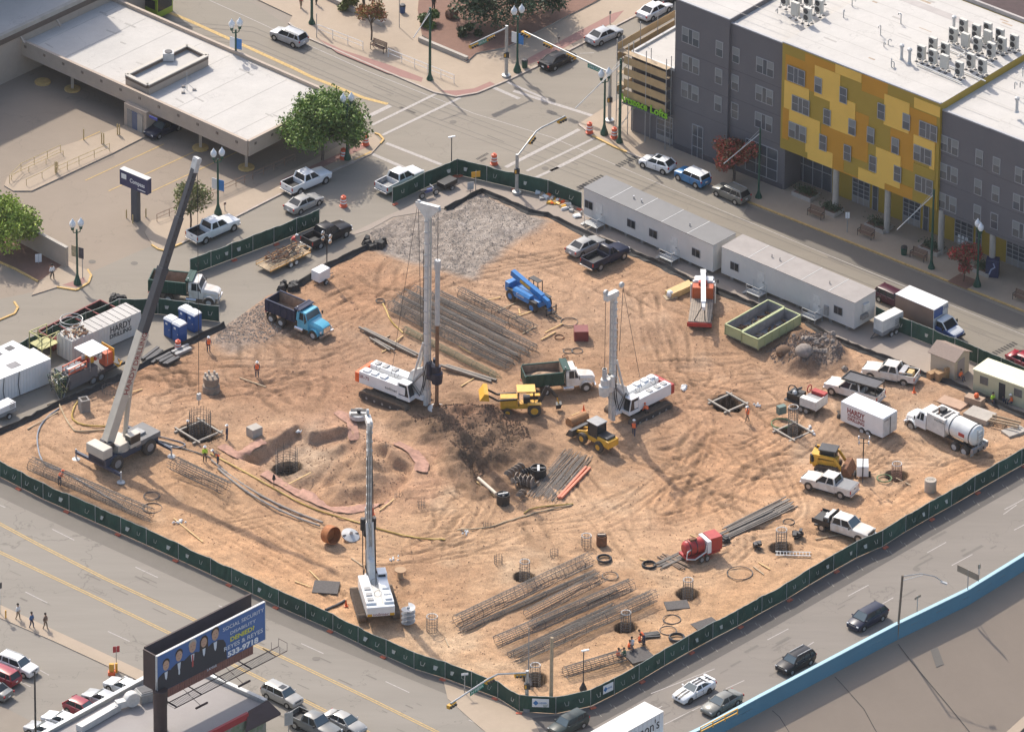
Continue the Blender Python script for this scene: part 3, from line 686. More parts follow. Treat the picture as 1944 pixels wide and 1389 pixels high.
SPEC={
'sedan':dict(wb=2.78,w=.9,secs=[(2.34,.66,.34,.56),(2.2,.82,.24,.70),(1.6,.89,.2,.83),(.95,.9,.2,.93),(0,.905,.2,.95),(-1.3,.9,.2,.98),(-1.85,.89,.22,1.03),(-2.3,.82,.3,.97),(-2.42,.74,.42,.66)],gh=(1.0,.25,-.98,-1.78),belt=.95,top=1.44,gw=(.81,.60)),
'coupe':dict(wb=2.7,w=.93,secs=[(2.3,.70,.34,.6),(2.18,.86,.22,.74),(1.5,.93,.2,.88),(.75,.92,.2,.95),(0,.92,.2,.95),(-1.2,.93,.2,1.0),(-1.9,.94,.22,1.06),(-2.35,.86,.3,1.02),(-2.45,.78,.45,.7)],gh=(.72,.0,-1.05,-1.9),belt=.96,top=1.38,gw=(.80,.58)),
'suv':dict(wb=2.9,w=.95,secs=[(2.32,.76,.38,.68),(2.2,.9,.28,.94),(1.6,.95,.25,1.06),(1.0,.95,.25,1.12),(0,.955,.25,1.13),(-1.5,.95,.25,1.15),(-2.25,.92,.3,1.16),(-2.42,.86,.45,.95)],gh=(1.08,.45,-1.95,-2.32),belt=1.12,top=1.74,gw=(.86,.68)),
'van':dict(wb=3.0,w=.98,secs=[(2.42,.76,.32,.62),(2.25,.92,.24,.84),(1.7,.97,.22,.98),(1.2,.98,.22,1.08),(0,.99,.22,1.1),(-1.8,.97,.22,1.12),(-2.4,.93,.3,1.12),(-2.58,.86,.45,.9)],gh=(1.4,.6,-2.0,-2.5),belt=1.1,top=1.74,gw=(.88,.68)),
'hatch':dict(wb=2.6,w=.9,secs=[(2.0,.70,.34,.6),(1.88,.84,.24,.78),(1.3,.89,.2,.93),(.85,.895,.2,1.0),(0,.9,.2,1.0),(-1.2,.9,.2,1.03),(-1.8,.87,.28,1.05),(-2.0,.8,.42,.8)],gh=(.95,.28,-1.3,-1.88),belt=1.0,top=1.5,gw=(.80,.62)),
'boxy':dict(wb=2.55,w=.91,secs=[(1.98,.76,.34,.7),(1.88,.87,.24,.96),(1.3,.91,.2,1.04),(.8,.91,.2,1.1),(0,.91,.2,1.1),(-1.4,.91,.2,1.12),(-1.95,.88,.28,1.12),(-2.05,.84,.42,.9)],gh=(.88,.45,-1.75,-1.98),belt=1.08,top=1.63,gw=(.83,.72)),
}
def common(r,pm,L0,L1,w,zf,zr,hw=.74,big=0):
 for s in(-1,1):
  h=MB();h.box((L0,s*hw,zf),(.12,.3,.15+big),HLAMP,t=.9);h.build('headlight',r,bevel=.02)
  h=MB();h.box((L1,s*(w-.14),zr),(.10,.2,.22+big),REDL);h.build('tail_light',r,bevel=.02)
 h=MB();h.box((L0+.06,0,zf-.12),(.08,hw*1.35,.22+big),BLACK);h.build('grille',r,bevel=.02)
 h=MB();h.box((L1-.06,0,zr-.22),(.03,.34,.15),SIGNW);h.build('licence_plate',r)
def vehicle(kind,pm,name,label,cat,wr,wf,group=None,roofm=None,z=None,tyre=None,rack=False,sunroof=False,stripes=None,rim=None):
 S=SPEC[kind];r=empty(name,label,cat,group)
 b=MB();b.loft([sec(*q)for q in S['secs']],pm)
 g0,g1,g2,g3=S['gh'];zb,zt=S['belt'],S['top'];wb_,wt_=S['gw'];wh=S['wb']/2;w=S['w'];R=.35 if kind in('suv','van','boxy')else.32
 for sx in(-1,1):
  for sy in(-1,1):
   b.lathe([(R+.075,(w+.006)*sy),(R+.075,(w-.2)*sy)],BLACK,(sx*wh,0,R),n=18,ax='y')
 L1=S['secs'][-1][0];L0=S['secs'][0][0]
 b.bb(L1+.25,L0-.25,-w*.93,w*.93,.17,.3,BLACK)
 for sy in(-1,1):
  for x in(g0-.15,(g0+g3)/2+.1,(g0+g3)/2-.85):b.bb(x-.015,x+.015,sy*(w-.02),sy*(w+.003),.4,zb-.1,BLACK)
  for x in((g0+g3)/2+.3,(g0+g3)/2-.65):b.bb(x-.1,x+.1,sy*(w-.02),sy*(w+.02),zb-.22,zb-.18,CHROME)
 b.build('body',r,smooth=38)
 gl=MB();B4=[(g3,-wb_*.96,zb-.03),(g0,-wb_,zb-.03),(g0,wb_,zb-.03),(g3,wb_*.96,zb-.03)];T4=[(g2,-wt_,zt-.05),(g1,-wt_,zt-.05),(g1,wt_,zt-.05),(g2,wt_,zt-.05)]
 gl.hexa(B4,T4,GLASS)
 mid=lambda a,b_,f:tuple(a[i]+(b_[i]-a[i])*f for i in range(3))
 gl.build('side_windows',r)
 ws=MB();e_=.014;q=[mid(B4[1],T4[1],.06),mid(B4[2],T4[2],.06),mid(B4[2],T4[2],.95),mid(B4[1],T4[1],.95)]
 ws.add([(p[0]+e_,p[1]*.93,p[2]+e_)for p in q],[(0,1,2,3)],WSHIELD);ws.build('windscreen',r)
 ws=MB();q=[mid(B4[3],T4[3],.1),mid(B4[0],T4[0],.1),mid(B4[0],T4[0],.93),mid(B4[3],T4[3],.93)]
 ws.add([(p[0]-e_,p[1]*.9,p[2]+e_)for p in q],[(0,1,2,3)],GLASS);ws.build('rear_window',r)
 rf=MB();rp=roofm or pm
 zz=zt-.05
 rf.loft([[(x,-wt_*1.03,zz-.015),(x,-wt_*.85,zz+h),(x,wt_*.85,zz+h),(x,wt_*1.03,zz-.015)]for x,h in((g1+.05,.01),(g1-.25,.045),((g1+g2)/2,.055),(g2+.2,.045),(g2-.06,.01))],rp)
 for k in(-1,1):
  i0,i1=(1,0)if k<0 else(2,3)
  rf.bar(B4[i0],T4[i0],.075,rp);rf.bar(B4[i1],T4[i1],.11 if kind in('sedan','coupe')else.13,rp)
  xm=(g0+g3)/2+.1
  rf.bar((xm,k*wb_,zb),((g1+g2)/2+.05,k*wt_,zt-.05),.075,rp)
  if kind in('suv','van'):rf.bar((xm-1.0,k*wb_,zb),(xm-1.0,k*wt_,zt-.05),.08,rp)
 rf.build('roof',r,smooth=38)
 for sy in(-1,1):
  mm_=MB();mm_.box((g0-.22,sy*(w+.07),zb+.08),(.14,.2,.13),pm);mm_.build('mirror',r,bevel=.02)
 if rack:
  for sy in(-1,1):
   q=MB();q.bar((g1-.2,sy*wt_*.86,zt+.07),(g2+.1,sy*wt_*.86,zt+.07),.05,LGREY)
   for x in(g1-.2,g2+.1):q.bar((x,sy*wt_*.86,zt-.03),(x,sy*wt_*.86,zt+.07),.05,LGREY)
   q.build('roof_rail',r)
 if sunroof:
  q=MB();q.box((g1-.45,0,zt+.012),(.6,.75,.02),GLASS);q.build('sunroof',r)
 if stripes:
  for sy in(-.2,.2):
   q=MB();P=[(2.33,.60),(2.2,.74),(1.5,.88),(.78,.95)]
   for(x0,z0),(x1,z1)in zip(P[:-1],P[1:]):q.add([(x0+.012,sy-.13,z0+.012),(x0+.012,sy+.13,z0+.012),(x1,sy+.13,z1+.012),(x1,sy-.13,z1+.012)],[(0,1,2,3)],stripes)
   q.add([(g1,sy-.13,zt+.022),(g1,sy+.13,zt+.022),(g2,sy+.13,zt+.022),(g2,sy-.13,zt+.022)],[(0,3,2,1)],stripes)
   q.add([(-1.88,sy-.13,1.075),(-1.88,sy+.13,1.075),(-2.35,sy+.13,1.035),(-2.35,sy-.13,1.035)],[(0,3,2,1)],stripes);q.build('racing_stripe',r)
  q=MB();q.box((-2.3,0,1.16),(.25,1.5,.04),pm);q.box((-2.3,.6,1.1),(.1,.05,.12),pm);q.box((-2.3,-.6,1.1),(.1,.05,.12),pm);q.build('rear_spoiler',r)
 for sx in(1,-1):
  for sy in(1,-1):wheel(r,sx*wh,sy*(w-.09),R,.21,tyre,rim)
 common(r,pm,L0-.12,L1+.05,w,S['secs'][1][3]-.1,S['belt']-.12,S['secs'][0][1]-.06)
 place(r,wr,wf,2*w-.18,z)
 if kind in('suv','van'):r.scale=(.93,.93,.93)
 return r
SITEW=mat('dusty_site_white',(.76,.745,.71),.42,0,.1,.9,var2=(.56,.48,.39))
def pickup(pm,name,label,wr,wf,group=None,bed='open',bedm=None,z=None,crew=True,roofm=None,tyre=None,wb=3.7,rim=None,extra=None,cat='pickup truck'):
 r=empty(name,label,cat,group);w=.99;f=wb/2;R=.39
 cx=-1.12 if crew else-.35
 b=MB();b.loft([sec(*q)for q in((f+.98,.84,.5,.78),(f+.88,.95,.42,1.08),(f+.3,.99,.36,1.17),(f-.45,1.0,.36,1.22),(f-.8,1.0,.36,1.24),(cx,1.0,.36,1.26),(cx-.02,1.0,.36,1.26))],pm)
 for sx in(-1,1):
  for sy in(-1,1):b.lathe([(R+.09,1.005*sy),(R+.09,.78*sy)],BLACK,(sx*f,0,R),n=18,ax='y')
 b.box((f+1.02,0,.5),(.16,1.8,.2),CHROME);b.bb(-f-1.0,f+.7,-.8,.8,.3,.45,BLACK)
 for sy in(-1,1):b.bb(cx+.1,f-.6,sy*.97,sy*1.06,.36,.41,BLACK)
 b.build('body',r,smooth=38)
 x0,x1=cx-.05,-f-1.1
 k=MB()
 if bed!='flatbed':
  for sy in(-1,1):
   k.bb(x1,x0,sy*.93,sy*1.0,.55,1.27,pm);k.bb(x1,x0,sy*.88,sy*.93,.75,1.24,bedm or pm)
   k.box((-f,sy*.82,.95),(1.0,.16,.3),bedm or pm)
  k.bb(x0-.08,x0,-.92,.92,.6,1.27,pm);k.bb(x1,x0,-.92,.92,.68,.76,bedm or pm)
  k.build('bed',r)
  k=MB();k.bb(x1-.05,x1+.03,-.93,.93,.62,1.25,pm);k.box((x1-.06,0,1.05),(.02,.3,.08),BLACK);k.build('tailgate',r)
  k=MB();k.box((x1-.1,0,.5),(.16,1.85,.17),CHROME);k.build('rear_bumper',r,bevel=.02)
 else:
  k.bb(x1,x0-.1,-1.08,1.08,.95,1.08,BLACK)
  for sy in(-1,1):k.bb(x1,x0-.1,sy*1.08,sy*1.14,.8,1.3,BLACK);k.bb(x1+1.3,x0-.3,sy*.72,sy*1.08,1.08,1.62,BLACK)
  k.bb(x1+.4,x0-.1,-.6,.6,.5,.95,BLACK)
  k.build('bed',r)
  k=MB();k.bb(x0-.75,x0-.25,-.95,.95,1.1,1.7,DWHITE);k.bb(x0-.1,x0-.04,-1.0,1.0,1.0,1.85,BLACK);k.build('toolbox',r,bevel=.03)
  k=MB();k.bb(x1+.9,x1+1.2,.1,.5,1.08,1.4,DWHITE);k.bb(x1+1.35,x1+1.6,-.3,.2,1.08,1.35,RED);k.build('loose_gear',r)
  k=MB()
  for sy in(-1,1):
   for x in(x0-.12,):k.bar((x,sy*.9,1.2),(x,sy*.9,1.9),.07,BLACK)
  k.bar((x0-.12,-.9,1.9),(x0-.12,.9,1.9),.07,BLACK);k.build('headache_rack',r)
 if bed=='cover':
  k=MB();k.bb(x1+.02,x0-.05,-.95,.95,1.27,1.30,mat('tonneau_grey',(.22,.22,.225),.6,0,.1,2));k.build('tonneau_cover',r)
 g0,g1,g2,g3=f-.78,f-1.45,cx+.22,cx+.02
 B4=[(g3,-.89,1.22),(g0,-.9,1.22),(g0,.9,1.22),(g3,.89,1.22)];T4=[(g2,-.72,1.86),(g1,-.72,1.86),(g1,.72,1.86),(g2,.72,1.86)]
 gl=MB();gl.hexa(B4,T4,GLASS);gl.build('side_windows',r)
 ws=MB();mid=lambda a,b_,t:tuple(a[i]+(b_[i]-a[i])*t for i in range(3))
 ws.add([(p[0]+.014,p[1]*.92,p[2]+.014)for p in(mid(B4[1],T4[1],.06),mid(B4[2],T4[2],.06),mid(B4[2],T4[2],.95),mid(B4[1],T4[1],.95))],[(0,1,2,3)],WSHIELD);ws.build('windscreen',r)
 rf=MB();rp=roofm or pm
 rf.loft([[(x,-.745,1.845),(x,-.62,1.86+h),(x,.62,1.86+h),(x,.745,1.845)]for x,h in((g1+.06,.01),(g1-.3,.06),((g1+g2)/2,.07),(g2+.1,.06),(g2-.04,.01))],rp)
 for i0,i1 in((1,0),(2,3)):
  rf.bar(B4[i0],T4[i0],.09,rp);rf.bar(B4[i1],T4[i1],.16,rp)
  xm=(g0+g3)/2-.05;sy=-1 if i0==1 else 1
  rf.bar((xm,sy*.895,1.2),((g1+g2)/2,sy*.72,1.86),.1,rp)
 rf.build('roof',r,smooth=38)
 for sy in(-1,1):
  q=MB();q.box((g0-.25,sy*1.13,1.35),(.12,.22,.24),BLACK if pm is not WHITE else pm);q.build('mirror',r,bevel=.02)
 for sx in(1,-1):
  for sy in(1,-1):wheel(r,sx*f,sy*.89,R,.26,tyre,rim)
 for s in(-1,1):
  h=MB();h.box((f+.93,s*.78,.92),(.12,.26,.26),HLAMP);h.build('headlight',r,bevel=.02)
  h=MB();h.box((x1-.03,s*.93,.98),(.08,.14,.36),REDL);h.build('tail_light',r,bevel=.01)
 h=MB();h.box((f+.97,0,.88),(.08,1.15,.34),BLACK if extra!='chrome'else CHROME);h.build('grille',r,bevel=.02)
 place(r,wr,wf,1.9,z);r.scale=(1,1,1.06)
 return r
silver=paint('silver_paint',(.42,.43,.44));grey_p=paint('grey_green_paint',(.16,.16,.14));black_p=paint('black_paint',(.018,.018,.022));navy=paint('dark_navy_paint',(.02,.025,.05))
blue_p=paint('bright_blue_paint',(.03,.19,.42));red_p=paint('crimson_paint',(.30,.012,.03));maroon=paint('maroon_paint',(.06,.012,.03));champ=paint('champagne_silver_paint',(.36,.35,.33));dgreen_p=paint('dark_green_grey_paint',(.035,.05,.05));mgrey=paint('mid_grey_paint',(.17,.175,.17));dwhite=paint('warm_white_paint',(.72,.71,.69),.05)
vehicle('suv',silver,'parked_suv','silver SUV driving away up the street beside the bank roof','SUV',(556,91),(521,77),rack=True)
vehicle('sedan',black_p,'parked_sedan','glossy black sedan at the kerb next to the green litter bin','car',(1052,135),(1086,118))
vehicle('sedan',silver,'parked_sedan','silver sedan parked behind the black one by the park','car',(1141,87),(1173,72))
vehicle('sedan',dwhite,'parked_sedan','white sedan farthest up the cross street at the park kerb','car',(1239,40),(1268,24))
vehicle('hatch',WHITE,'parked_hatchback','white hatchback with a sunroof parked before the blue car','car',(1257.6,331),(1222,319),sunroof=True)
vehicle('boxy',blue_p,'parked_car','bright blue boxy car with a white roof by the red tree','car',(1322,358),(1287,342),roofm=WHITE)
vehicle('suv',grey_p,'parked_suv','grey green SUV parked behind the blue boxy car','SUV',(1395,389),(1360,373),rack=True)
vehicle('suv',maroon,'parked_suv','dark maroon SUV half hidden behind the end of the site office','SUV',(1672,575),(1701,588))
vehicle('sedan',red_p,'parked_sedan','crimson sedan at the right edge behind the yellow cabin','car',(1925,695),(1958,709))
vehicle('van',navy,'moving_minivan','dark blue minivan on the frontage road by the tall lamp','minivan',(1675,1179),(1640.5,1198))
vehicle('suv',black_p,'moving_suv','black SUV with bright roof rails between minivan and striped car','SUV',(1538.5,1262.5),(1504,1281),rack=True)
vehicle('coupe',WHITE,'moving_coupe','white sports coupe with black racing stripes on the frontage road','car',(1346,1315.5),(1309.5,1335),stripes=BLACK,rim=DARK)
vehicle('sedan',grey_p,'moving_sedan','grey green sedan beside the striped white coupe','car',(1398.5,1339),(1363,1358.5))
vehicle('suv',dgreen_p,'moving_suv','dark green SUV near the fence corner, cut by the bottom edge','SUV',(1107,1382),(1072,1400))
vehicle('suv',champ,'moving_suv','silver SUV with a sunroof on the avenue beside the billboard','SUV',(507,1327),(544,1344.5),sunroof=True)
pickup(mgrey,'moving_pickup','grey pickup with an empty bed at the bottom edge of the avenue',(563,1385),(610,1407),bedm=BLACK)
vehicle('sedan',champ,'moving_sedan','silver sedan at the bottom edge of the avenue','car',(627,1378),(663,1394.5))
vehicle('suv',dwhite,'parked_suv','white SUV parked in the lot under the tall light pole','SUV',(7,1273),(41,1286),rack=True)
vehicle('suv',red_p,'parked_suv','red SUV parked beside the white SUV at the left edge','SUV',(5,1304),(-27,1290))
vehicle('sedan',mgrey,'parked_sedan','dark grey car at the bottom left edge beyond the red SUV','car',(-10,1330),(-45,1316))
vehicle('sedan',dwhite,'parked_sedan','white sedan nearest the street in the row behind the roof parapet','car',(246,1327),(210,1312))
vehicle('sedan',silver,'parked_sedan','silver sedan between the white and the red one behind the parapet','car',(205,1349),(170,1335))
vehicle('hatch',red_p,'parked_hatchback','red hatchback in the row behind the roof parapet','car',(131,1354),(165,1368))
vehicle('sedan',WHITE,'parked_sedan','white sports sedan just below the red hatchback','car',(129,1391),(93,1377))
vehicle('sedan',silver,'parked_sedan','pale sedan at the bottom edge behind the parapet','car',(96,1410),(60,1396))
vehicle('sedan',navy,'parked_sedan','dark car in the shade under the bank canopy','car',(334,250),(306,262))
vehicle('sedan',champ,'parked_sedan','champagne sedan behind the left fence screen beside the kerb','car',(570,407),(605,390))
vehicle('sedan',black_p,'parked_sedan','dark car just visible at the top behind the scaffolded corner','car',(1272,12),(1300,-3))
vehicle('sedan',champ,'site_sedan','silver sedan parked on the dirt next to the dark pickup','car',(1105,492),(1139,475),tyre=TYRED)
pickup(WHITE,'parked_pickup','white pickup with a black bed nearest the left lamp and tree',(389,464),(445,439),bedm=BLACK,wb=4.06)
pickup(WHITE,'parked_pickup','white pickup with red cargo in its black bed near the big tree',(571,370),(617,350),bedm=BLACK)
pickup(dwhite,'parked_pickup','white pickup half hidden behind the top fence screen',(748,370),(796,346),bedm=GREY)
pickup(black_p,'parked_pickup','matt black pickup beside the flatbed trailer',(606,474),(659,450),bedm=BLACK)
pickup(navy,'site_pickup','dark navy pickup on the dirt in front of the first site office',(1141,517),(1183,497),bedm=BLACK,crew=False,wb=3.5,tyre=TYRED)
p=pickup(SITEW,'site_pickup','white pickup with tool boxes in its bed beside the shed',(1716,735),(1651,722),bedm=BLACK,tyre=TYRED)
k=MB();k.bb(-1.85,-1.25,-.85,.85,.8,1.5,CHROME);k.build('toolbox',p);k=MB();k.bb(-2.6,-2.0,-.4,.5,.78,1.4,PLY);k.bar((-1.6,.9,1.5),(-2.8,.9,1.5),.07,GREY);k.build('loose_gear',p)
p=pickup(SITEW,'site_pickup','white crew pickup carrying a long black flat rack over its bed',(1649,774),(1575,752),bedm=BLACK,tyre=TYRED,wb=4.2)
k=MB()
k.bb(-3.1,1.0,-.85,.85,2.12,2.16,mat('rack_deck',(.09,.09,.1),.7,0,.2,2))
for s in(-1,1):
 k.bar((-3.1,s*.92,2.2),(1.0,s*.92,2.2),.1,BLACK,.16)
 for x in(-3.05,-1.9,-.8):k.bar((x,s*.92,1.25),(x,s*.92,2.2),.08,BLACK)
k.bar((1.0,-.9,2.2),(1.0,.9,2.2),.1,BLACK);k.bar((-3.1,-.9,2.2),(-3.1,.9,2.2),.1,BLACK);k.build('ladder_rack',p)
pickup(SITEW,'site_pickup','white pickup with a grey bed cover in front of the skid loader',(1596,948),(1534,930),bed='cover',tyre=TYRED)
p=pickup(SITEW,'site_pickup','black flatbed work truck with a white cab by the south-east fence',(1558,1007),(1631,1030),bed='flatbed',tyre=TYRED,wb=4.3)
# ---- trucks
def truck_cab(r,pm,x,w=1.15,hood=1.6,z0=1.0,top=2.75,name='cab',visor=False):
 "conventional cab: x is the back of the cab"
 c=MB();c.loft([[(xx,-ww,z0-.1),(xx,-ww,zt-.25),(xx,-ww*.75,zt),(xx,ww*.75,zt),(xx,ww,zt-.25),(xx,ww,z0-.1)]for xx,ww,zt in((x,w,top-.7),(x+1.45,w,top-.75),(x+1.5,w*.8,z0+.85),(x+1.5+hood*.8,w*.72,z0+.68),(x+1.5+hood,w*.66,z0+.5))],pm)
 for sy in(-1,1):
  A=[(x+2.1+.66*math.cos(t),.54+.66*math.sin(t))for t in np.linspace(.1,math.pi,8)]
  for(ax_,az),(bx,bz)in zip(A[:-1],A[1:]):c.hexa([(ax_,sy*w*.6,az),(bx,sy*w*.6,bz),(bx,sy*w*1.02,bz),(ax_,sy*w*1.02,az)],[(ax_,sy*w*.6,az+.09),(bx,sy*w*.6,bz+.09),(bx,sy*w*1.0,bz+.07),(ax_,sy*w*1.0,az+.07)],pm)
 c.box((x+1.52+hood,0,.62),(.2,w*1.9,.32),CHROME);c.build(name,r,smooth=35)
 g=MB();B4=[(x+.1,-w*.985,top-1.05),(x+1.4,-w*.985,top-1.05),(x+1.4,w*.985,top-1.05),(x+.1,w*.985,top-1.05)]
 T4=[(x+.12,-w*.86,top-.12),(x+.95,-w*.86,top-.12),(x+.95,w*.86,top-.12),(x+.12,w*.86,top-.12)]
 g.hexa(B4,T4,GLASS);g.build('side_windows',r)
 g=MB();g.add([(x+1.425,-w*.9,top-.98),(x+1.425,w*.9,top-.98),(x+.99,w*.78,top-.16),(x+.99,-w*.78,top-.16)],[(0,1,2,3)],WSHIELD);g.build('windscreen',r)
 f=MB();f.box((x+.52,0,top-.07),(1.05,w*1.76,.12),pm,t=.93)
 for sy in(-1,1):
  f.bar((x+1.4,sy*w*.97,top-1.05),(x+.96,sy*w*.86,top-.12),.1,pm);f.bar((x+.08,sy*w*.97,top-1.05),(x+.08,sy*w*.87,top-.12),.3,pm)
  f.bar((x+.85,sy*w*.985,top-1.05),(x+.8,sy*w*.87,top-.12),.06,pm)
 f.bb(x-.02,x+.1,-w*.9,w*.9,z0,top-.1,pm)
 f.build('cab_roof',r,smooth=35)
 for sy in(-1,1):
  q=MB();q.bar((x+1.25,sy*w,top-.7),(x+1.3,sy*(w+.3),top-.7),.03,BLACK);q.box((x+1.3,sy*(w+.3),top-.75),(.06,.16,.4),BLACK);q.build('mirror',r)
  q=MB();q.box((x+1.4+hood,sy*w*.68,1.05),(.14,.26,.22),HLAMP);q.build('headlight',r,bevel=.02)
 q=MB();q.box((x+1.54+hood,0,1.12),(.06,w*.95,.6),CHROME);q.build('grille',r)
def chassis(r,x0,x1,m=DARK,z=.85):
 c=MB()
 for sy in(-.42,.42):c.bb(x0,x1,sy-.06,sy+.06,z-.15,z+.12,m)
 for x in np.linspace(x0+.2,x1-.2,5):c.bb(x-.06,x+.06,-.42,.42,z-.1,z+.05,m)
 c.build('chassis',r)
def dumptruck(pm,bedm,inner,name,label,wr,wf,load=None,wb=5.2,z=None,tyre=TYRED):
 r=empty(name,label,'dump truck');chassis(r,-3.4,3.2)
 xf=2.7;truck_cab(r,pm,.75,hood=1.55)
 q=MB();x0,x1=-3.6,.45
 zb,zt=1.25,2.6
 b=MB()
 for sy in(-1,1):
  b.bb(x0,x1,sy*1.13,sy*1.22,zb,zt,bedm);b.bb(x0,x1,sy*1.10,sy*1.13,zb+.1,zt-.02,inner);b.bb(x0,x1+.02,sy*1.1,sy*1.26,zt,zt+.09,bedm)
  for x in np.linspace(x0+.4,x1-.4,5):b.bb(x-.05,x+.05,sy*1.22,sy*1.27,zb,zt,bedm)
 b.bb(x0,x1,-1.1,1.1,zb,zb+.1,inner);b.bb(x1-.09,x1,-1.13,1.13,zb+.1,zt+.25,bedm);b.bb(x1-.11,x1-.09,-1.1,1.1,zb+.1,zt+.2,inner)
 b.build('dump_bed',r)
 b=MB();b.bb(x0-.09,x0,-1.2,1.2,zb-.05,zt-.05,bedm)
 for y in(-.8,0,.8):b.bb(x0-.14,x0-.09,y-.05,y+.05,zb,zt-.1,bedm)
 b.build('tailgate',r)
 b=MB();b.bb(x1-.1,x1+.12,-1.22,1.22,zt+.15,zt+.42,bedm);b.hexa([(x1,-1.2,zt+.3),(x1+.7,-1.2,zt+.3),(x1+.7,1.2,zt+.3),(x1,1.2,zt+.3)],[(x1,-1.2,zt+.38),(x1+.65,-1.2,zt+.38),(x1+.65,1.2,zt+.38),(x1,1.2,zt+.38)],bedm);b.build('cab_guard',r)
 if load:
  b=MB();rr=random.Random(4);secs=[]
  for i in range(9):
   x=x0+.2+(x1-x0-.4)*i/8;hh=.55*math.sin(math.pi*i/8)
   secs.append([(x,y,zb+.35+hh*(1-(y/1.1)**2)+rr.uniform(-.08,.08))for y in np.linspace(-1.09,1.09,9)])
  b.loft(secs,load,closed=False);b.build('dirt_load',r)
 for sy in(-1,1):t=MB();t.cyl((1.5,sy,.6),(.4,sy,.6),.28,CHROME);t.build('fuel_tank',r)
 t=MB();t.cyl((.62,-.95,1.2),(.62,-.95,3.2),.07,CHROME);t.build('exhaust_stack',r)
 for sy in(-1,1):
  wheel(r,2.85,sy*1.0,.52,.3,tyre,LGREY,.55)
  for x in(-1.5,-2.85):wheel(r,x,sy*.98,.52,.5,tyre,LGREY,.55)
  q=MB();q.bb(-3.45,-3.42,sy*.75,sy*1.2,.25,1.0,BLACK);q.build('mud_flap',r)
  q=MB();q.box((-3.72,sy*.9,1.0),(.06,.3,.14),REDL);q.build('tail_light',r)
 a=G(*wr);b_=G(*wf);t=(b_-a).normalized();n=Vector((-t.y,t.x,0));n=-n if n.y<0 else n
 m_=b_-t*2.85+n*1.1
 r.location=(m_.x,m_.y,hgt(m_.x,m_.y)if z is None else z);r.rotation_euler=(0,0,math.atan2(t.y,t.x));return r
bedblue=paint('navy_bed_paint',(.012,.02,.055));skyb=paint('sky_blue_paint',(.10,.42,.58));bedgreen=paint('dark_green_bed_paint',(.015,.06,.045));inbed=mat('worn_bed_inside',(.30,.21,.15),.8,0,.3,2)
load_m=mat('sandy_load',(.42,.29,.19),.95,0,.3,2,.5)
dumptruck(skyb,bedblue,inbed,'dump_truck','sky blue dump truck with an empty navy bed',(522,616),(594,646))
dumptruck(SITEW,bedgreen,inbed,'dump_truck','white dump truck with a loaded green bed beside the yellow backhoe',(1040,752),(1113,745),load=load_m)
dumptruck(SITEW,bedgreen,inbed,'dump_truck','white dump truck with a green bed behind the left fence screen',(310,574),(396,583),z=0.0)
# box truck
r=empty('box_truck','white roofed box truck with a brown side and blue cab on the street','box truck');chassis(r,-3.6,2.4)
boxside=mat('brown_box_side',(.22,.14,.105),.6,0,.1,1);cabb=paint('truck_blue_paint',(.03,.09,.28))
b=MB();b.bb(-3.9,1.25,-1.2,1.2,1.0,3.35,boxside);b.bb(1.25,1.31,-1.2,1.2,1.0,3.35,DWHITE);b.bb(1.31,1.32,-1.19,0.3,2.3,3.3,cabb);b.build('cargo_box',r)
b=MB();b.bb(-3.93,1.33,-1.22,1.22,3.35,3.41,WHITE);b.build('box_roof',r)
text('lettering','MOVE',r,(1.33,.55,2.9),(0,1,0),(0,0,1),.4,cabb,.006)
c=MB();c.loft([[(x,-w_,.55),(x,-w_,z_),(x,-w_*.85,z_+.08),(x,w_*.85,z_+.08),(x,w_,z_),(x,w_,.55)]for x,w_,z_ in((1.4,1.0,1.4),(2.75,1.0,1.35),(3.0,.98,1.22),(3.8,.85,1.02),(3.9,.8,.9))],cabb)
c.loft([[(x,-w_,z_),(x,-w_*.8,z_+.05),(x,w_*.8,z_+.05),(x,w_,z_)]for x,w_,z_ in((2.95,.9,1.30),(3.75,.82,1.09),(3.88,.78,.98))],WHITE,closed=False);c.build('cab',r,smooth=35)
g=MB();g.hexa([(1.5,-.95,1.38),(2.85,-.95,1.38),(2.85,.95,1.38),(1.5,.95,1.38)],[(1.5,-.85,2.05),(2.2,-.85,2.05),(2.2,.85,2.05),(1.5,.85,2.05)],GLASS);g.build('windscreen',r)
g=MB();g.box((1.85,0,2.1),(.85,1.78,.12),WHITE,t=.9)
for sy in(-1,1):g.bar((2.85,sy*.94,1.38),(2.2,sy*.85,2.08),.09,WHITE)
g.build('cab_roof',r)
for sy in(-1,1):
 wheel(r,3.0,sy*.88,.4,.26,None,LGREY);wheel(r,-1.9,sy*.9,.4,.45,None,LGREY)
 q=MB();q.box((2.55,sy*1.2,1.6),(.08,.2,.4),BLACK);q.build('mirror',r)
 q=MB();q.box((3.88,sy*.68,.82),(.1,.26,.18),HLAMP);q.build('headlight',r)
q=MB();q.box((3.93,0,.62),(.14,1.8,.2),BLACK);q.build('front_bumper',r)
a=head((1735,628),(1815,662));P=G(1767,634);r.location=(P.x,P.y+.9,0.01);r.rotation_euler=(0,0,a)
# semi trailer at the bottom edge
r=empty('semi_trailer','big white box trailer with script lettering on its side at the bottom edge','semi trailer')
A0=G(1172,1340,4.0);A1=G(1034,1333,4.0)
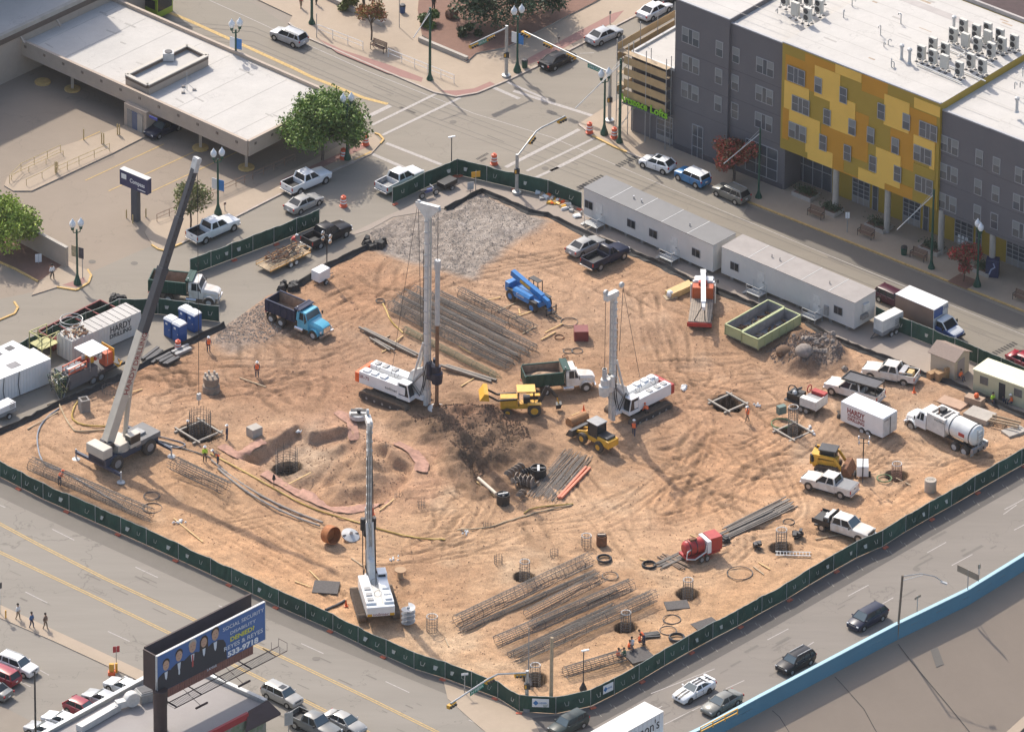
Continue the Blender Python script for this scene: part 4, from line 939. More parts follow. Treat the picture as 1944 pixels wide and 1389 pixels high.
# rear face runs from (1215,1335) to (1260,1349) at roof level
P_r0=G(1222,1334,4.0);P_r1=G(1261,1348,4.0)
d=Vector((G(1140,1380,4).x-P_r0.x,G(1140,1380,4).y-P_r0.y,0)).normalized();n=Vector((-d.y,d.x,0))
org=(P_r0+P_r1)/2;ang=math.atan2(d.y,d.x)
b=MB();b.bb(0,15,-1.28,1.28,1.15,4.0,WHITE);
for x in np.linspace(.6,14.4,24):b.bb(x-.02,x+.02,-1.3,1.3,1.2,3.95,DWHITE)
b.build('cargo_box',r);b=MB();b.bb(-.03,15.03,-1.3,1.3,4.0,4.05,DWHITE);b.build('roof',r)
for x in(1.5,2.8):
 for sy in(-1,1):wheel(r,x,sy*1.0,.5,.5,None,LGREY,.55)
r.location=(org.x,org.y,.01);r.rotation_euler=(0,0,ang)
text('side_lettering',"Simon's",r,(2.7,1.305,2.95),(-1,0,0),(0,0,1),1.2,mat('letter_black',(.03,.03,.03),.6),.012,w=4.2)
# city bus
r=empty('city_bus','lime green city bus cut by the top edge','bus');lime=paint('lime_paint',(.28,.40,.03))
b=MB();b.loft([[(x,-1.25,.4),(x,-1.27,2.6),(x,-1.1,3.0),(x,1.1,3.0),(x,1.27,2.6),(x,1.25,.4)]for x in(-6,5.8,6)],lime);b.build('body',r,smooth=35)
b=MB();b.bb(-5.6,5.7,-1.285,1.285,1.4,2.5,GLASS);b.build('side_windows',r);b=MB();b.bb(5.99,6.02,-1.1,1.1,1.2,2.7,GLASS);b.build('windscreen',r)
for sy in(-1,1):
 for x in(-3.5,3.6):wheel(r,x,sy*1.1,.48,.3)
a=head((470,90),(355,38));P=G(240,2);r.location=(P.x,P.y,0.01);r.rotation_euler=(0,0,a+math.pi)
# ================================================================ BUILDINGS
STUC=mat('beige_stucco',(.43,.35,.28),.85,0,.08,.8);ROOFW=amat('white_roof_membrane',(.49,.465,.43),.09,.3,.18);BROWN=mat('brown_trim',(.13,.095,.075),.6,0,.15,1);ROOFG=mat('aged_roof_membrane',(.40,.365,.34),.85,0,.12,.5)
INT=mat('dark_interior',(.03,.03,.035),.8)
def V2(v):return(v.x,v.y)
def walls(mb,pts,z0,z1,m,th=.3):
 for a,b in zip(pts,pts[1:]+pts[:1]):
  mb.bar((a[0],a[1],(z0+z1)/2),(b[0],b[1],(z0+z1)/2),th,m,z1-z0)
  # ---- bank drive-through
HB=4.4
r=empty('bank_building','low beige drive-through bank with a wide white flat roof and canopy','building')
A_,B_2,C_,D_=[G(x,y,HB)for x,y in((26,67.8),(470.6,267.4),(641.5,181),(197,-13))]
pl=[V2(A_),V2(B_2),V2(C_),V2(D_)]
b=MB();b.prism(pl,HB-1.6,HB-.45,STUC,STUC);b.sheet(pl,HB-.42,ROOFW);b.build('roof',r)
b=MB();walls(b,pl,HB-1.85,HB,STUC,.34);b.build('parapet',r)
b=MB();rr=random.Random(3);SM0=mat('roof_patch_grey',(.37,.35,.32),.85,0,.2,1)
for i in range(8):p=A_.lerp(B_2,.08+i*.12);q_=D_.lerp(C_,.08+i*.12);p=p.lerp(q_,.03);q_=p.lerp(q_,.95);b.bar((p.x,p.y,HB-.415),(q_.x,q_.y,HB-.415),.06,SM0,.01)
for _ in range(14):
 f,g_=rr.uniform(.05,.95),rr.uniform(.1,.9);p=A_.lerp(B_2,f).lerp(D_.lerp(C_,f),g_);b.box((p.x,p.y,HB-.413),(rr.uniform(.3,1.6),rr.uniform(.1,.3),.008),SM0,rz=math.atan2(B_2.y-A_.y,B_2.x-A_.x)+rr.uniform(-.2,.2))
b.build('roof_seams',r)
uA=(B_2-A_).normalized();nA=Vector((uA.y,-uA.x,0));uB=(C_-B_2).normalized();nB=Vector((uB.y,-uB.x,0))
L=(B_2-A_).length
for i in range(12):
 p=A_+uA*(L*(.055+i*.082))+nA*.18;q=MB();q.box((p.x,p.y,HB-.62),(.32,.05,.30),BROWN,rz=math.atan2(uA.y,uA.x));q.box((p.x+nA.x*.03,p.y+nA.y*.03,HB-.62),(.04,.05,.30),STUC,rz=math.atan2(uA.y,uA.x));q.build('vent',r)
for i in range(3):
 p=B_2+uB*(1+i*2.6)+nB*.18;q=MB();q.box((p.x,p.y,HB-.62),(.32,.05,.30),BROWN,rz=math.atan2(uB.y,uB.x));q.build('vent',r)
bk=[V2(G(x,y,0))for x,y in((330,120),(560,225),(640,255),(250,60))]
for cx,cy in((137.6,170),(380.6,281.6),(467.6,319),(560,262)):
 p=G(cx,cy);q=MB();q.bb(p.x-.16,p.x+.16,p.y-.16,p.y+.16,0,HB-1.6,STUC);q.build('column',r)
 q=MB();q.lathe([(.9,0),(.9,.16),(.7,.2)],M_KY,(p.x,p.y,0),14);tag(q.build('column_island'),'rounded yellow kerb island at a canopy column','island','yellow column islands')
p=G(81,157);q=MB();q.lathe([(.9,0),(.9,.16),(.7,.2)],M_KY,(p.x,p.y,0),14);tag(q.build('column_island'),'rounded yellow kerb island in the shade of the canopy','island','yellow column islands')
ks=[V2(G(x,y))for x,y in((236,238),(278,257),(330,231),(288,213))]
q=MB();q.prism(ks,0,HB-1.6,STUC);q.build('teller_kiosk',r)
fa=G(243,241);fb=G(271,254);n_=Vector((uA.y,-uA.x,0))
for i,f in enumerate((.15,.5,.85)):
 p=fa.lerp(fb,f)+n_*.05;q=MB();q.box((p.x,p.y,1.2),(.75,.12,2.1),(CONCD,mat('atm_blue',(.09,.12,.2),.4),CONC)[i],rz=math.atan2(uA.y,uA.x));q.build('cash_machine',r)
q=MB();pp=G(291,222,2.75);q.box((pp.x,pp.y,2.6),(1.2,.1,.3),mat('sign_blue',(.03,.05,.28),.4),rz=math.atan2(uA.y,uA.x));q.build('wall_sign',r)
bx=[G(x,y,HB+.85)for x,y in((240,142),(280,161.5),(393.5,105.4),(355,86))];bp_=[V2(p)for p in bx]
q=MB();walls(q,bp_,HB-.42,HB+.45,STUC,.3);walls(q,bp_,HB+.45,HB+.80,BROWN,.36);q.sheet(bp_,HB+.35,ROOFW);q.build('plant_screen',r)
walls_top=MB();walls(walls_top,bp_,HB+.80,HB+.93,mat('pale_coping',(.50,.46,.40),.8),.46);walls_top.build('coping',r)
def acunit(name,parent=None,z=0,s=1.):
 o=MB();o.bb(-.5*s,.5*s,-.5*s,.5*s,.1,.95*s,LGREY);o.build(name,parent)if parent else None;return o
p=G(320,124,HB-.3);q=empty('air_conditioner','square rooftop air conditioner inside the brown bank roof screen','air conditioner',None,(p.x,p.y,HB+.36))
o=MB();o.bb(-.6,.6,-.5,.5,.05,1.0,LGREY);o.build('casing',q,bevel=.03);o=MB();o.lathe([(.42,1.0),(.42,1.08),(.1,1.08)],DARK,n=14);o.build('fan',q)
p=G(355,171,HB-.4);q=MB();q.cyl((0,0,0),(0,0,2.2),.035,TIN)
for t in(0,2.1,4.2):q.bar((0,0,.9),(math.cos(t)*.8,math.sin(t)*.8,.05),.04,TIN);q.box((math.cos(t)*.8,math.sin(t)*.8,.08),(.4,.3,.14),CONCD)
tag(q.build('antenna_mast',None,(p.x,p.y,HB-.4)),'thin antenna mast on three feet on the white bank roof','antenna')
# taller block at the left
w0_=G(0,162);dB=(G(100,115)-w0_).normalized();nL=Vector((-dB.y,dB.x,0))
q0=w0_-dB*20;q1=w0_+dB*26
if nL.x>0:nL=-nL
r=empty('bank_annex','taller beige block with brown band at the top left corner','building')
pl=[V2(q0),V2(q1),V2(q1+nL*9),V2(q0+nL*9)]
q=MB();q.prism(pl,0,5.6,STUC);q.build('wall',r);q=MB();walls(q,pl,5.0,5.7,BROWN,.4);q.build('brown_band',r);q=MB();walls(q,pl,5.7,6.2,CONC,.5);q.sheet(pl,5.9,ROOFW);q.build('roof',r)
q=MB()
for f in(.35,.5,.62):
 p=q0.lerp(q1,f)-nL*.25;q.bar((p.x,p.y,5.0),(p.x-nL.x*.6,p.y-nL.y*.6,4.4),.2,STUC)
q.build('roof_scupper',r)
Sh=G(232,60,HB-.4);HTn=19.0;Pn=Sh+SD*((HTn-HB+.4)/SD.z);Pn.z=0;b0=[V2(Pn),V2(Pn-uB*34),V2(Pn-uB*34-uA*26),V2(Pn-uA*26)]
print('tower',[round(v,1)for v in Pn])
r=empty('tan_building','tan windowed building just showing in the top left corner','building');q=MB();q.prism(b0,0,HTn-.4,mat('tan_brick',(.33,.25,.17),.85,0,.15,3));q.build('wall',r)
q=MB();q.prism(b0,HTn-.4,HTn,CONC);q.build('roof',r)
# kiosk island, railings
isl=[(8,352),(14,336),(60,305),(110,280),(180,258),(236,238),(282,256),(250,272),(215,290),(95,346),(60,362),(25,362)]
walk('kiosk_island',isl,M_SW,'raised concrete walkway island in front of the bank kiosk',.15)
def railing(path,h,m,name,label,cat='railing',step=2.2,group=None,mid=True,r_=.035):
 P=[G(x,y,.15)for x,y in path];o=empty(name,label,cat,group)
 b=MB();b.tube([(p.x,p.y,h)for p in P],r_,m,5)
 b.build('top_rail',o)
 if mid:b=MB();b.tube([(p.x,p.y,h*.55)for p in P],r_*.8,m,5);b.build('middle_rail',o)
 for p in resample(P,step):b=MB();b.cyl((p.x,p.y,.1),(p.x,p.y,h),r_,m,n=6);b.build('post',o)
 return o
RY=mat('faded_yellow_rail',(.50,.38,.18),.6,0,.2,3)
railing([(18,348),(40,325),(115,290)],1.1,RY,'handrail','faded yellow handrail on the far side of the kiosk island')
railing([(22,342),(120,296)],.8,RY,'handrail','lower faded yellow rail in the middle of the kiosk ramp',mid=False)
railing([(208,287),(150,312),(106,332)],1.1,RY,'handrail','faded yellow handrail on the near edge of the kiosk island')
railing([(50,352),(80,338),(110,320)],.9,RY,'handrail','short faded yellow rail at the ramp foot',mid=False)
for cx,cy in((159,268),(193,275),(197,276),(223,258),(227,259),(105,330),(108,330)):
 p=G(cx,cy);q=MB();q.cyl((0,0,0),(0,0,1.35),.07,RY,n=8);q.ball((0,0,1.35),.07,RY,6);tag(q.build('bollard',None,(p.x,p.y,.1)),'faded yellow bollard on the bank kiosk island','bollard','bollards of the kiosk island')
M_BR=mat('brown_fence_rail',(.28,.17,.11),.7,0,.2,2)
railing([(298,420),(345,400),(400,376),(448,354),(480,340)],1.0,M_BR,'pavement_fence','low brown pavement fence behind the white pickups','fence',1.6)
railing([(480,340),(560,305)],1.0,M_BR,'pavement_fence','low brown fence in the shade under the big tree','fence',1.6)
for(a,b_),nm in((((603,62),(689,95)),'white two bar railing on the pavement by the bench'),(((737,108),(862,158)),'white two bar railing on the pavement toward the crossing')):
 railing([a,b_],1.15,SIGNW,'white_railing',nm,step=1.9)
 # park kerb wall, bench, bin, sign
for a,b_,nm in(((560,-30),(728,52),'low stone wall along the park at the top'),((796,80),(887,118),'low stone wall in front of the mulch bed')):
 p,q_=G(*a),G(*b_);q=MB();q.bar((p.x,p.y,.35),(q_.x,q_.y,.35),.4,CONC,.6);tag(q.build('stone_wall'),nm,'wall')
def bench_model():
 r=empty('park_bench','x','bench')
 q=MB()
 for i in range(4):q.bb(-.85,.85,-.22+i*.12,-.13+i*.12,.43,.47,bm)
 q.build('seat',r);q=MB()
 for i in range(4):q.bb(-.85,.85,.26+i*.02,.29+i*.02,.52+i*.12,.61+i*.12,bm)
 q.build('backrest',r)
 for x in(-.8,.8):
  q=MB();q.bar((x,-.2,0),(x,-.2,.65),.05,BLACK);q.bar((x,.25,0),(x,.34,.95),.05,BLACK);q.bar((x,-.22,.65),(x,.3,.65),.05,BLACK);q.build('end_frame',r)
 return r
bm=mat('bench_slat_brown',(.20,.12,.08),.7,0,.15,4)
bn=None
for px,py,lab in((1548,412,'brown slatted bench on the lofts pavement, leftmost one'),(1643,450,'brown slatted bench beside the second planter of the lofts'),(1743,492,'brown slatted bench next to the dark green litter bin'),(1938,572,'brown slatted bench at the right edge of the lofts pavement'),(718,96,'park bench between the two white railings')):
 p=G(px,py,.13);a=head((1420,384),(1944,592))
 if bn is None:bn=bench_model();o=bn
 else:o=dup(bn)
 o.location=(p.x,p.y,.135);o.rotation_euler=(0,0,a if px>1000 else a+.02);o['label']=lab;o['group']='benches along the pavements'
 if px>1000:o.scale=(1.15,1.15,1.15)
def bin_(px,py,lab,m=DGREEN):
 p=G(px,py);r=empty('litter_bin',lab,'litter bin',None,(p.x,p.y,.135));q=MB();q.lathe([(.3,0),(.36,.85),(.33,.87)],m,n=14);q.build('bin_body',r,smooth=40);q=MB();q.lathe([(.37,.85),(.3,1.0),(.15,1.02)],DARK,n=14);q.build('lid',r)
bin_(1716,485,'dark green litter bin beside a bench of the lofts');bin_(996,130,'green litter bin at the corner behind the black sedan');bin_(764,26,'blue bin by the park path at the top',mat('bin_blue',(.03,.08,.2),.5))
# ---- the lofts
O=G(1278,282);u=(G(1475,361)-O);u.z=0;u.normalize();nO=Vector((u.y,-u.x,0))
aU=math.atan2(u.y,u.x)
HL=(onp(1288,1,O,nO)).z
LG=amat('lofts_grey_stucco',(.145,.136,.142),.07,.25);LGD=mat('lofts_dark_grey_base',(.085,.082,.09),.8,0,.1,1)
YO=mat('panel_olive_yellow',(.37,.245,.028),.6,0,.05,.5);YA=mat('panel_amber',(.53,.245,.015),.6,0,.05,.5);YL=mat('panel_light_yellow',(.80,.49,.09),.6,0,.05,.5)
WFR=mat('window_frame_grey',(.36,.36,.37),.5);GLN=mat('window_glass',(.075,.085,.10),.12,0,spec=.8);BLIND=mat('window_blind',(.20,.21,.21),.5)
def tz(px,py,off=0.0):
 p=onp(px,py,O+nO*off,nO);return((p-O).dot(u),p.z)
def fpt(t,z,d):p=O+u*t+nO*d;return(p.x,p.y,z)
def fbox(mb,t0,t1,z0,z1,d0,d1,m):
 mb.hexa([fpt(t0,z0,d1),fpt(t1,z0,d1),fpt(t1,z0,d0),fpt(t0,z0,d0)],[fpt(t0,z1,d1),fpt(t1,z1,d1),fpt(t1,z1,d0),fpt(t0,z1,d0)],m)
T={x:tz(x,y)[0]for x,y in((1385,45),(1480,85),(1490,77),(1788,205),(1879,252),(1199,98))}
tg1=T[1385];ty0=T[1490]-.1;ty1=T[1788];tg3=T[1879];tE=ty1+40
backP=G(1830,0,HL);DEP=-(backP-(O+Vector((0,0,HL)))).dot(nO)
GF=5.1
r=empty('lofts_building','large four storey apartment block in dark grey and yellow panels with white roof','building')
def block(name,t0,t1,z0,z1,d,m,base=None):
 q=MB();fbox(q,t0,t1,z0,z1,-DEP,d,m)
 return q.build(name,r)
block('grey_wall',0,tg1,0,HL,0,LG);block('grey_wall',tg1,ty0+.25,0,HL-.55,-.35,LG)
block('yellow_wall',ty0,ty1,GF+.4,HL-.0,.25,YO)
block('grey_wall',ty1+.01,tg3,GF,HL-.9,-.1,LG);block('grey_wall',tg3,tE,GF,HL-.7,.15,LG)
block('ground_floor_wall',ty0+.3,tE,0,GF+.4,-3.2,YO)
q=MB();fbox(q,.05,tg1,0,.75,0,.06,LGD);fbox(q,tg1,ty0,0,.75,-.3,-.29,LGD);q.build('base_course',r)
q=MB();
rp_=[fpt(.2,0,-.3),fpt(tE,0,-.3),fpt(tE,0,-DEP+.3),fpt(.2,0,-DEP+.3)]
for t0,t1,zz,d in((.25,tg1-.1,HL,-.25),(tg1-.1,ty0,HL-.55,-.6),(ty0,ty1,HL,0),(ty1,tg3,HL-.9,-.35),(tg3,tE,HL-.7,-.1)):
 q.hexa([fpt(t0,zz+.002,d),fpt(t1,zz+.002,d),fpt(t1,zz+.002,-DEP+.3),fpt(t0,zz+.002,-DEP+.3)],[fpt(t0,zz+.03,d),fpt(t1,zz+.03,d),fpt(t1,zz+.03,-DEP+.3),fpt(t0,zz+.03,-DEP+.3)],ROOFW)
q.build('roof',r)
SEAM=mat('roof_seam',(.36,.335,.305),.8);STN1=mat('rusty_roof_stain',(.40,.31,.23),.9,0,.3,1)
q=MB();rr=random.Random(9);flat_=lambda t0,t1,d0,d1,m,z_:q.add([fpt(t0,z_,d0),fpt(t1,z_,d0),fpt(t1,z_,d1),fpt(t0,z_,d1)],[(0,1,2,3)],m)
for i in range(9):flat_(.6,ty1-.3,-2-i*2.3,-2.06-i*2.3,SEAM,HL+.036)
for i in range(7):flat_(ty1+.5,tE,-2-i*2.9,-2.06-i*2.9,SEAM,HL-.66)
flat_(14,30,-15.5,-16.6,ROOFG,HL+.04)
for _ in range(16):
 a_=rr.uniform(2,ty1-3);d_=rr.uniform(-20,-2);flat_(a_,a_+rr.uniform(.4,2.2),d_,d_-rr.uniform(.1,.35),STN1 if rr.random()<.3 else SEAM,HL+.033+rr.random()*.002)
q.build('roof_seams',r)
for i in(1,2,3):
 zz_=GF+.3+(i-1)*3.45
 for a_,b_,d_ in((0,tg1,0),(tg1,ty0-.02,-.35),(ty1+.02,tg3,-.1),(tg3,tE,.15)):q=MB();fbox(q,a_,b_,zz_,zz_+.05,d_,d_+.012,LGD);q.build('wall_joint',r)
q=MB()
for t0,t1,zz,d in((0,tg1,HL,0),(tg1,ty0,HL-.55,-.35),(ty0,ty1,HL,.25),(ty1,tg3,HL-.9,-.1),(tg3,tE,HL-.7,.15)):fbox(q,t0,t1,zz,zz+.14,d-.25,d+.03,WFR)
fbox(q,0,tE,HL-.3,HL+.5,-DEP-.2,-DEP+.1,ROOFG);q.build('coping',r)
def zz4(x,y):return(1444+x/3.888,y/3.889)
def zz8(x,y):return(1444+x/3.888,340+y/3.889)
def zr2(x,y):return(1270+x/3.753,y/3.753)
Z0=tz(*zz4(178,590))[1]
def panel(x0,x1,y0,h,m,k,f=zz4):
 t0,z1=tz(*f(x0,y0),.25);t1,_=tz(*f(x1,y0+(x1-x0)*.42),.25);z0=z1-h/3.889/CT/17.3
 z1=min(z1,HL-.02);q=MB();fbox(q,max(t0,ty0),min(t1,ty1),max(z0,GF+.42),z1,.25,.256+k*.004,m);q.build('wall_panel',r)
k=0
for x0,x1,y0,h,m_ in((185,400,400,190,YA),(330,555,395,80,YA),(750,940,545,120,YA),(1100,1300,790,200,YA),(620,800,790,330,YA),(450,620,915,330,YA),(960,1140,940,250,YA),(165,212,790,220,YA),(540,725,1240,140,YA),(920,1290,1310,420,YA),(1130,1290,1200,330,YO),
(178,360,590,195,YL),(213,440,808,125,YL),(335,440,985,130,YL),(350,535,1060,110,YL),(403,590,480,215,YL),(515,702,690,240,YL),(555,748,472,62,YL),(917,1102,692,215,YL),(1137,1350,718,72,YL),(1133,1287,990,80,YL),(1255,1290,1045,190,YL),(855,1038,1082,230,YL),(725,920,1232,160,YL)):
 panel(x0,x1,y0,h,m_,k);k+=1
def window(px,py,wpx,kind,off,blind=0,f=None):
 "window centred at a photo pixel; wpx width in photo pixels"
 t,z=tz(px,py,off);h=1.75;w={'t':2.25,'s':.85}[kind];
 q=MB();fbox(q,t-w/2-.07,t+w/2+.07,z-h/2-.07,z+h/2+.07,off-.02,off+.045,WFR);fr=q.build('window',r)
 q=MB()
 segs=[(-w/2,-w/2+.8),(-w/2+.88,w/2-.88),(w/2-.8,w/2)]if kind=='t'else[(-w/2,w/2)]
 blind=blind|random.Random(int(px*7+py)).choice((0,0,1,4,5))
 for i,(a,b_)in enumerate(segs):
  if kind=='t'and i==1:fbox(q,t+a,t+b_,z-h/2,z+h/2,off,off+.05,GLN);continue
  fbox(q,t+a,t+b_,z+.04,z+h/2,off,off+.05,BLIND if(blind>>i)&1 else GLN);fbox(q,t+a,t+b_,z-h/2,z-.02,off,off+.05,GLN)
 q.build('pane',fr)
for(x,y),kd,of,bl in[((155,265),'t',0,5),((155,460),'t',0,5),((150,655),'t',0,1),((360,350),'s',0,1),((355,545),'s',0,1),((350,740),'s',0,1),((478,395),'s',-.35,1),((472,590),'s',-.35,1),((470,790),'s',-.35,0),((685,480),'t',-.35,5),((680,680),'t',-.35,1),((675,870),'t',-.35,1)]:
 window(*zr2(x,y),0,kd,of,bl)
for(x,y),kd in[((262,560),'t'),((295,780),'t'),((272,975),'t'),((425,630),'s'),((610,705),'s'),((490,865),'s'),((675,940),'s'),((460,1055),'s'),((640,1130),'s'),((890,825),'s'),((1075,900),'s'),((812,1000),'s'),((993,1078),'s'),((828,1210),'s'),((1010,1285),'s'),((1237,970),'t'),((1195,1145),'t'),((1205,1370),'t')]:
 window(*zz4(x,y),0,kd,.36,1 if kd=='s'and x%2 else 0)
for(x,y),kd,of in[((1395,1075),'t',-.1),((1390,1280),'t',-.1),((1615,1165),'s',-.1),((1742,1222),'s',.15),((1945,1310),'t',.15)]:window(*zz4(x,y),0,kd,of,5)
for(x,y),kd,of in[((1380,175),'t',-.1),((1605,60),'s',-.1),((1600,250),'s',-.1),((1735,110),'s',.15),((1725,310),'s',.15),((1930,185),'t',.15),((1925,385),'t',.15)]:window(*zz8(x,y),0,kd,of,5 if of<0 else 0)
# storefronts
def storefront(px0,py0,px1,py1,off,z0,z1,nx,nz,name='shopfront',panel=0,frame=WFR):
 t0=tz(px0,py0,off)[0];t1=tz(px1,py1,off)[0]
 q=MB();fbox(q,t0,t1,z0,z1,off-.02,off+.03,GLN);fr=q.build(name,r);q=MB()
 if panel:fbox(q,t0,t1,z0,z0+panel,off,off+.05,CONCD)
 for i in range(nx+1):tt=t0+(t1-t0)*i/nx;fbox(q,tt-.035,tt+.035,z0,z1,off,off+.07,frame)
 for i in range(nz+1):zz_=z0+panel+(z1-z0-panel)*i/nz;fbox(q,t0,t1,zz_-.035,zz_+.035,off,off+.064,frame)
 q.build('frame',fr)
storefront(*zr2(165,1100),*zr2(240,1135),0,.05,4.0,2,3,'entrance_door')
storefront(*zr2(545,1230),*zr2(770,1310),-.35,.8,4.6,3,3)
storefront(1488,360,1578,395,-3.2,0.1,4.4,5,2)
for x0,x1,nm in((1618,1650,0),(1714,1746,0),(1812,1846,0),(1910,1944,0)):
 yb=lambda x:282+(x-1278)*.401-25
 storefront(x0,yb(x0),x1,yb(x1),-3.2,.05,3.6,3,5,'roller_shutter',.9);storefront(x1+6,yb(x1+6),x1+16,yb(x1+16),-3.2,.05,3.4,1,2,'shop_door')
q=MB();t_,z_=tz(1822,448,-3.2)
for i in range(3):
 for j_ in range(3):fbox(q,t_-.2+j_*.5,t_+.15+j_*.5,z_-.2-i*.55,z_+.2-i*.55,-3.15,-3.13,SIGNW)
q.build('window_posters',r)
for px in(1583,1681,1783,1880,1975):
 t_=tz(px,282+(px-1278)*.401-8)[0];p=O+u*t_-nO*.25;q=MB();q.cyl((p.x,p.y,.1),(p.x,p.y,GF+.4),.34,CONC,n=16);q.build('column',r,smooth=40)
 # rear dark building
bq=[V2(G(x,y))for x,y in((1870,150),(2100,245),(2300,150),(1950,-10))]
r2=empty('brown_building','dark brown building behind the lofts in the top right corner','building');q=MB()
e0=G(1868,0,HL);e1=G(1990,53,HL);dd=(e1-e0).normalized();nn_=Vector((-dd.y,dd.x,0))
q.prism([V2(e0-dd*20+nn_*1.5),V2(e1+dd*30+nn_*1.5),V2(e1+dd*30+nn_*25),V2(e0-dd*20+nn_*25)],0,HL-1.5,mat('dark_brown_brick',(.07,.045,.045),.9,0,.2,2));q.build('wall',r2)
# corner block with sign and scaffold
HC=onp(1199,98,O,nO).z;tc0=T[1199]
r3=empty('corner_block','two storey grey corner shop block with lime lettering and white roof','building')
dC=17.0
cb=[fpt(tc0,0,-.1),fpt(-.02,0,-.1),fpt(-.02,0,-dC),fpt(tc0,0,-dC)];cb2=[(p[0],p[1])for p in cb]
q=MB();q.prism(cb2,0,HC-.3,LG);q.build('wall',r3);q=MB();walls(q,cb2,HC-.35,HC,LGREY,.3);q.sheet(cb2,HC-.27,ROOFW);q.build('roof',r3)
def fq(par,name,t0,t1,z0,z1,d0,d1,m):q=MB();fbox(q,t0,t1,z0,z1,d0,d1,m);return q.build(name,par)
lime2=mat('lime_letters',(.25,.55,.02),.4,0)
rs_,rr_=r,r3;r=r3
storefront(1247,262,1277,275,-.1,.4,3.6,2,4,'roller_shutter',.6)
r=rs_
tl,zl=tz(1203,192,.9);tl2,_=tz(1257,210,.9)
fq(r3,'canopy',tc0-.1,tl2+.6,zl-.5,zl-.35,-.1,1.4,LG)
pL=fpt((tl+tl2)/2-.35,zl+.05,1.2)
pL=Vector(pL);wS=(tl2-tl)*1.75;text('shop_sign','Artspace',r3,pL-u*wS*.2,u,(0,0,1),.95,lime2,.1,w=wS*.56,thick=.02);text('shop_sign','Lofts',r3,pL+u*wS*.31,u,(0,0,1),.95,lime2,.1,w=wS*.34,thick=.02)
for zc in(HC-.9,HC-2.3,HC-3.7,HC-5.0):
 pass
HS_=1
r4=empty('scaffold','steel scaffold with orange debris netting and planks round the grey corner block','scaffold')
ORN=mat('orange_debris_net',(.50,.33,.16),.8,0,.15,1);
for zc in(HC+.6,HC-.6,HC-2.0,HC-3.4,HC-4.7):
 if zc<HC:fq(r4,'debris_netting',tc0-.2,-.3,zc-.45,zc+.42,1.0,1.03,ORN)
 q=MB();q.hexa([fpt(tc0-1.2,zc-.45,1.0),fpt(tc0-1.17,zc-.45,1.0),fpt(tc0-1.17,zc-.45,-9),fpt(tc0-1.2,zc-.45,-9)],[fpt(tc0-1.2,zc+.42,1.0),fpt(tc0-1.17,zc+.42,1.0),fpt(tc0-1.17,zc+.42,-9),fpt(tc0-1.2,zc+.42,-9)],ORN)
 if zc>HC-1 or zc<HC-4:q.build('debris_netting',r4)
 q=MB();fbox(q,tc0-1.2,-.3,zc-.52,zc-.47,.2,1.0,WOOD);q.build('plank_deck',r4)
for t_ in(tc0-1.2,tc0+.4,(tc0-.3)/2,-.35):
 for d_ in(.15,1.0):
  a=fpt(t_,.15,d_);b_=fpt(t_,HC+1.5,d_);q=MB();q.cyl(a,b_,.05,TIN,n=6);q.build('standard',r4)
for t_,d_ in((tc0-1.2,-3),(tc0-1.2,-6),(tc0-1.2,-9)):
 q=MB();q.cyl(fpt(t_,.15,d_),fpt(t_,HC+2,d_),.05,TIN,n=6);q.build('standard',r4)
q=MB()
for i in range(4):q.cyl(fpt(tc0-1.2,.3+i*2.2,1.0),fpt(tc0+.4,2.3+i*2.2,1.0),.035,TIN,n=5)
for i in range(3):q.cyl(fpt(tc0-1.2+0.0,.3+i*2.8,-3*i),fpt(tc0-1.2,3+i*2.2,-3*i-3),.035,TIN,n=5)
q.build('diagonal_brace',r4)
# roof plant
CU_=empty('condenser_unit','x','air conditioner');o=MB();o.bb(-.42,.42,-.18,.18,.35,1.75,mat('condenser_beige',(.52,.50,.45),.6,0,.06,3));o.build('casing',CU_)
for z_ in(.72,1.38):
 o=MB();o.lathe([(.27,-.19),(.29,-.2),(.1,-.2)],DARK,(-.08,0,z_),n=12,ax='y');o.build('fan_grille',CU_)
for x_ in(-.36,.36):
 o=MB();o.bar((x_,-.3,.35),(x_,.3,.35),.06,LGREY);o.bar((x_,-.28,0),(x_,-.28,.35),.05,LGREY);o.bar((x_,.28,0),(x_,.28,.35),.05,LGREY);o.box((x_,-.28,.03),(.26,.26,.05),BLACK);o.box((x_,.28,.03),(.26,.26,.05),BLACK);o.build('stand',CU_)
acs=[(1185,410),(1270,350),(1270,440),(1360,390),(1355,480),(1465,530),(1550,470),(1635,510),(1420,280),(1510,320),(1600,350),(1700,390),(1495,215),(1590,255),(1675,300),(1780,350),(1675,240),(1765,285),(1870,330)]
acs2=[(255,90),(345,130),(430,70),(350,10),(270,0),(440,-10),(180,10)]
first=True
for i,(x,y)in enumerate(acs+acs2):
 p=G(*zz4(x,y+48),HL);o=CU_ if first else dup(CU_);first=False
 o.location=(p.x,p.y,HL+.03);o.rotation_euler=(0,0,aU+(math.pi if i%5==4 else 0)+math.pi/2*0);o.scale=(1.12,)*3
 o['label']='beige twin fan condenser in the large cluster on the lofts roof'if i<len(acs)else 'beige twin fan condenser in the small cluster at the top of the lofts roof'
 o['group']='condensers of the large roof cluster'if i<len(acs)else 'condensers of the small roof cluster'
rk=MB()
for a,b_ in(((1150,470),(1480,610)),((1240,420),(1660,600)),((1330,340),(1560,440)),((1400,330),(1720,480)),((1480,270),(1800,400)),((1560,240),(1880,380)),((1300,350),(1390,305)),((1450,420),(1540,370))):
 p=G(*zz4(*a),HL+.25);q_=G(*zz4(*b_),HL+.25);rk.bar(p,q_,.14,LGREY,.08)
tag(rk.build('pipe_rack'),'pale pipe trays threading through the roof condensers','pipe rack')
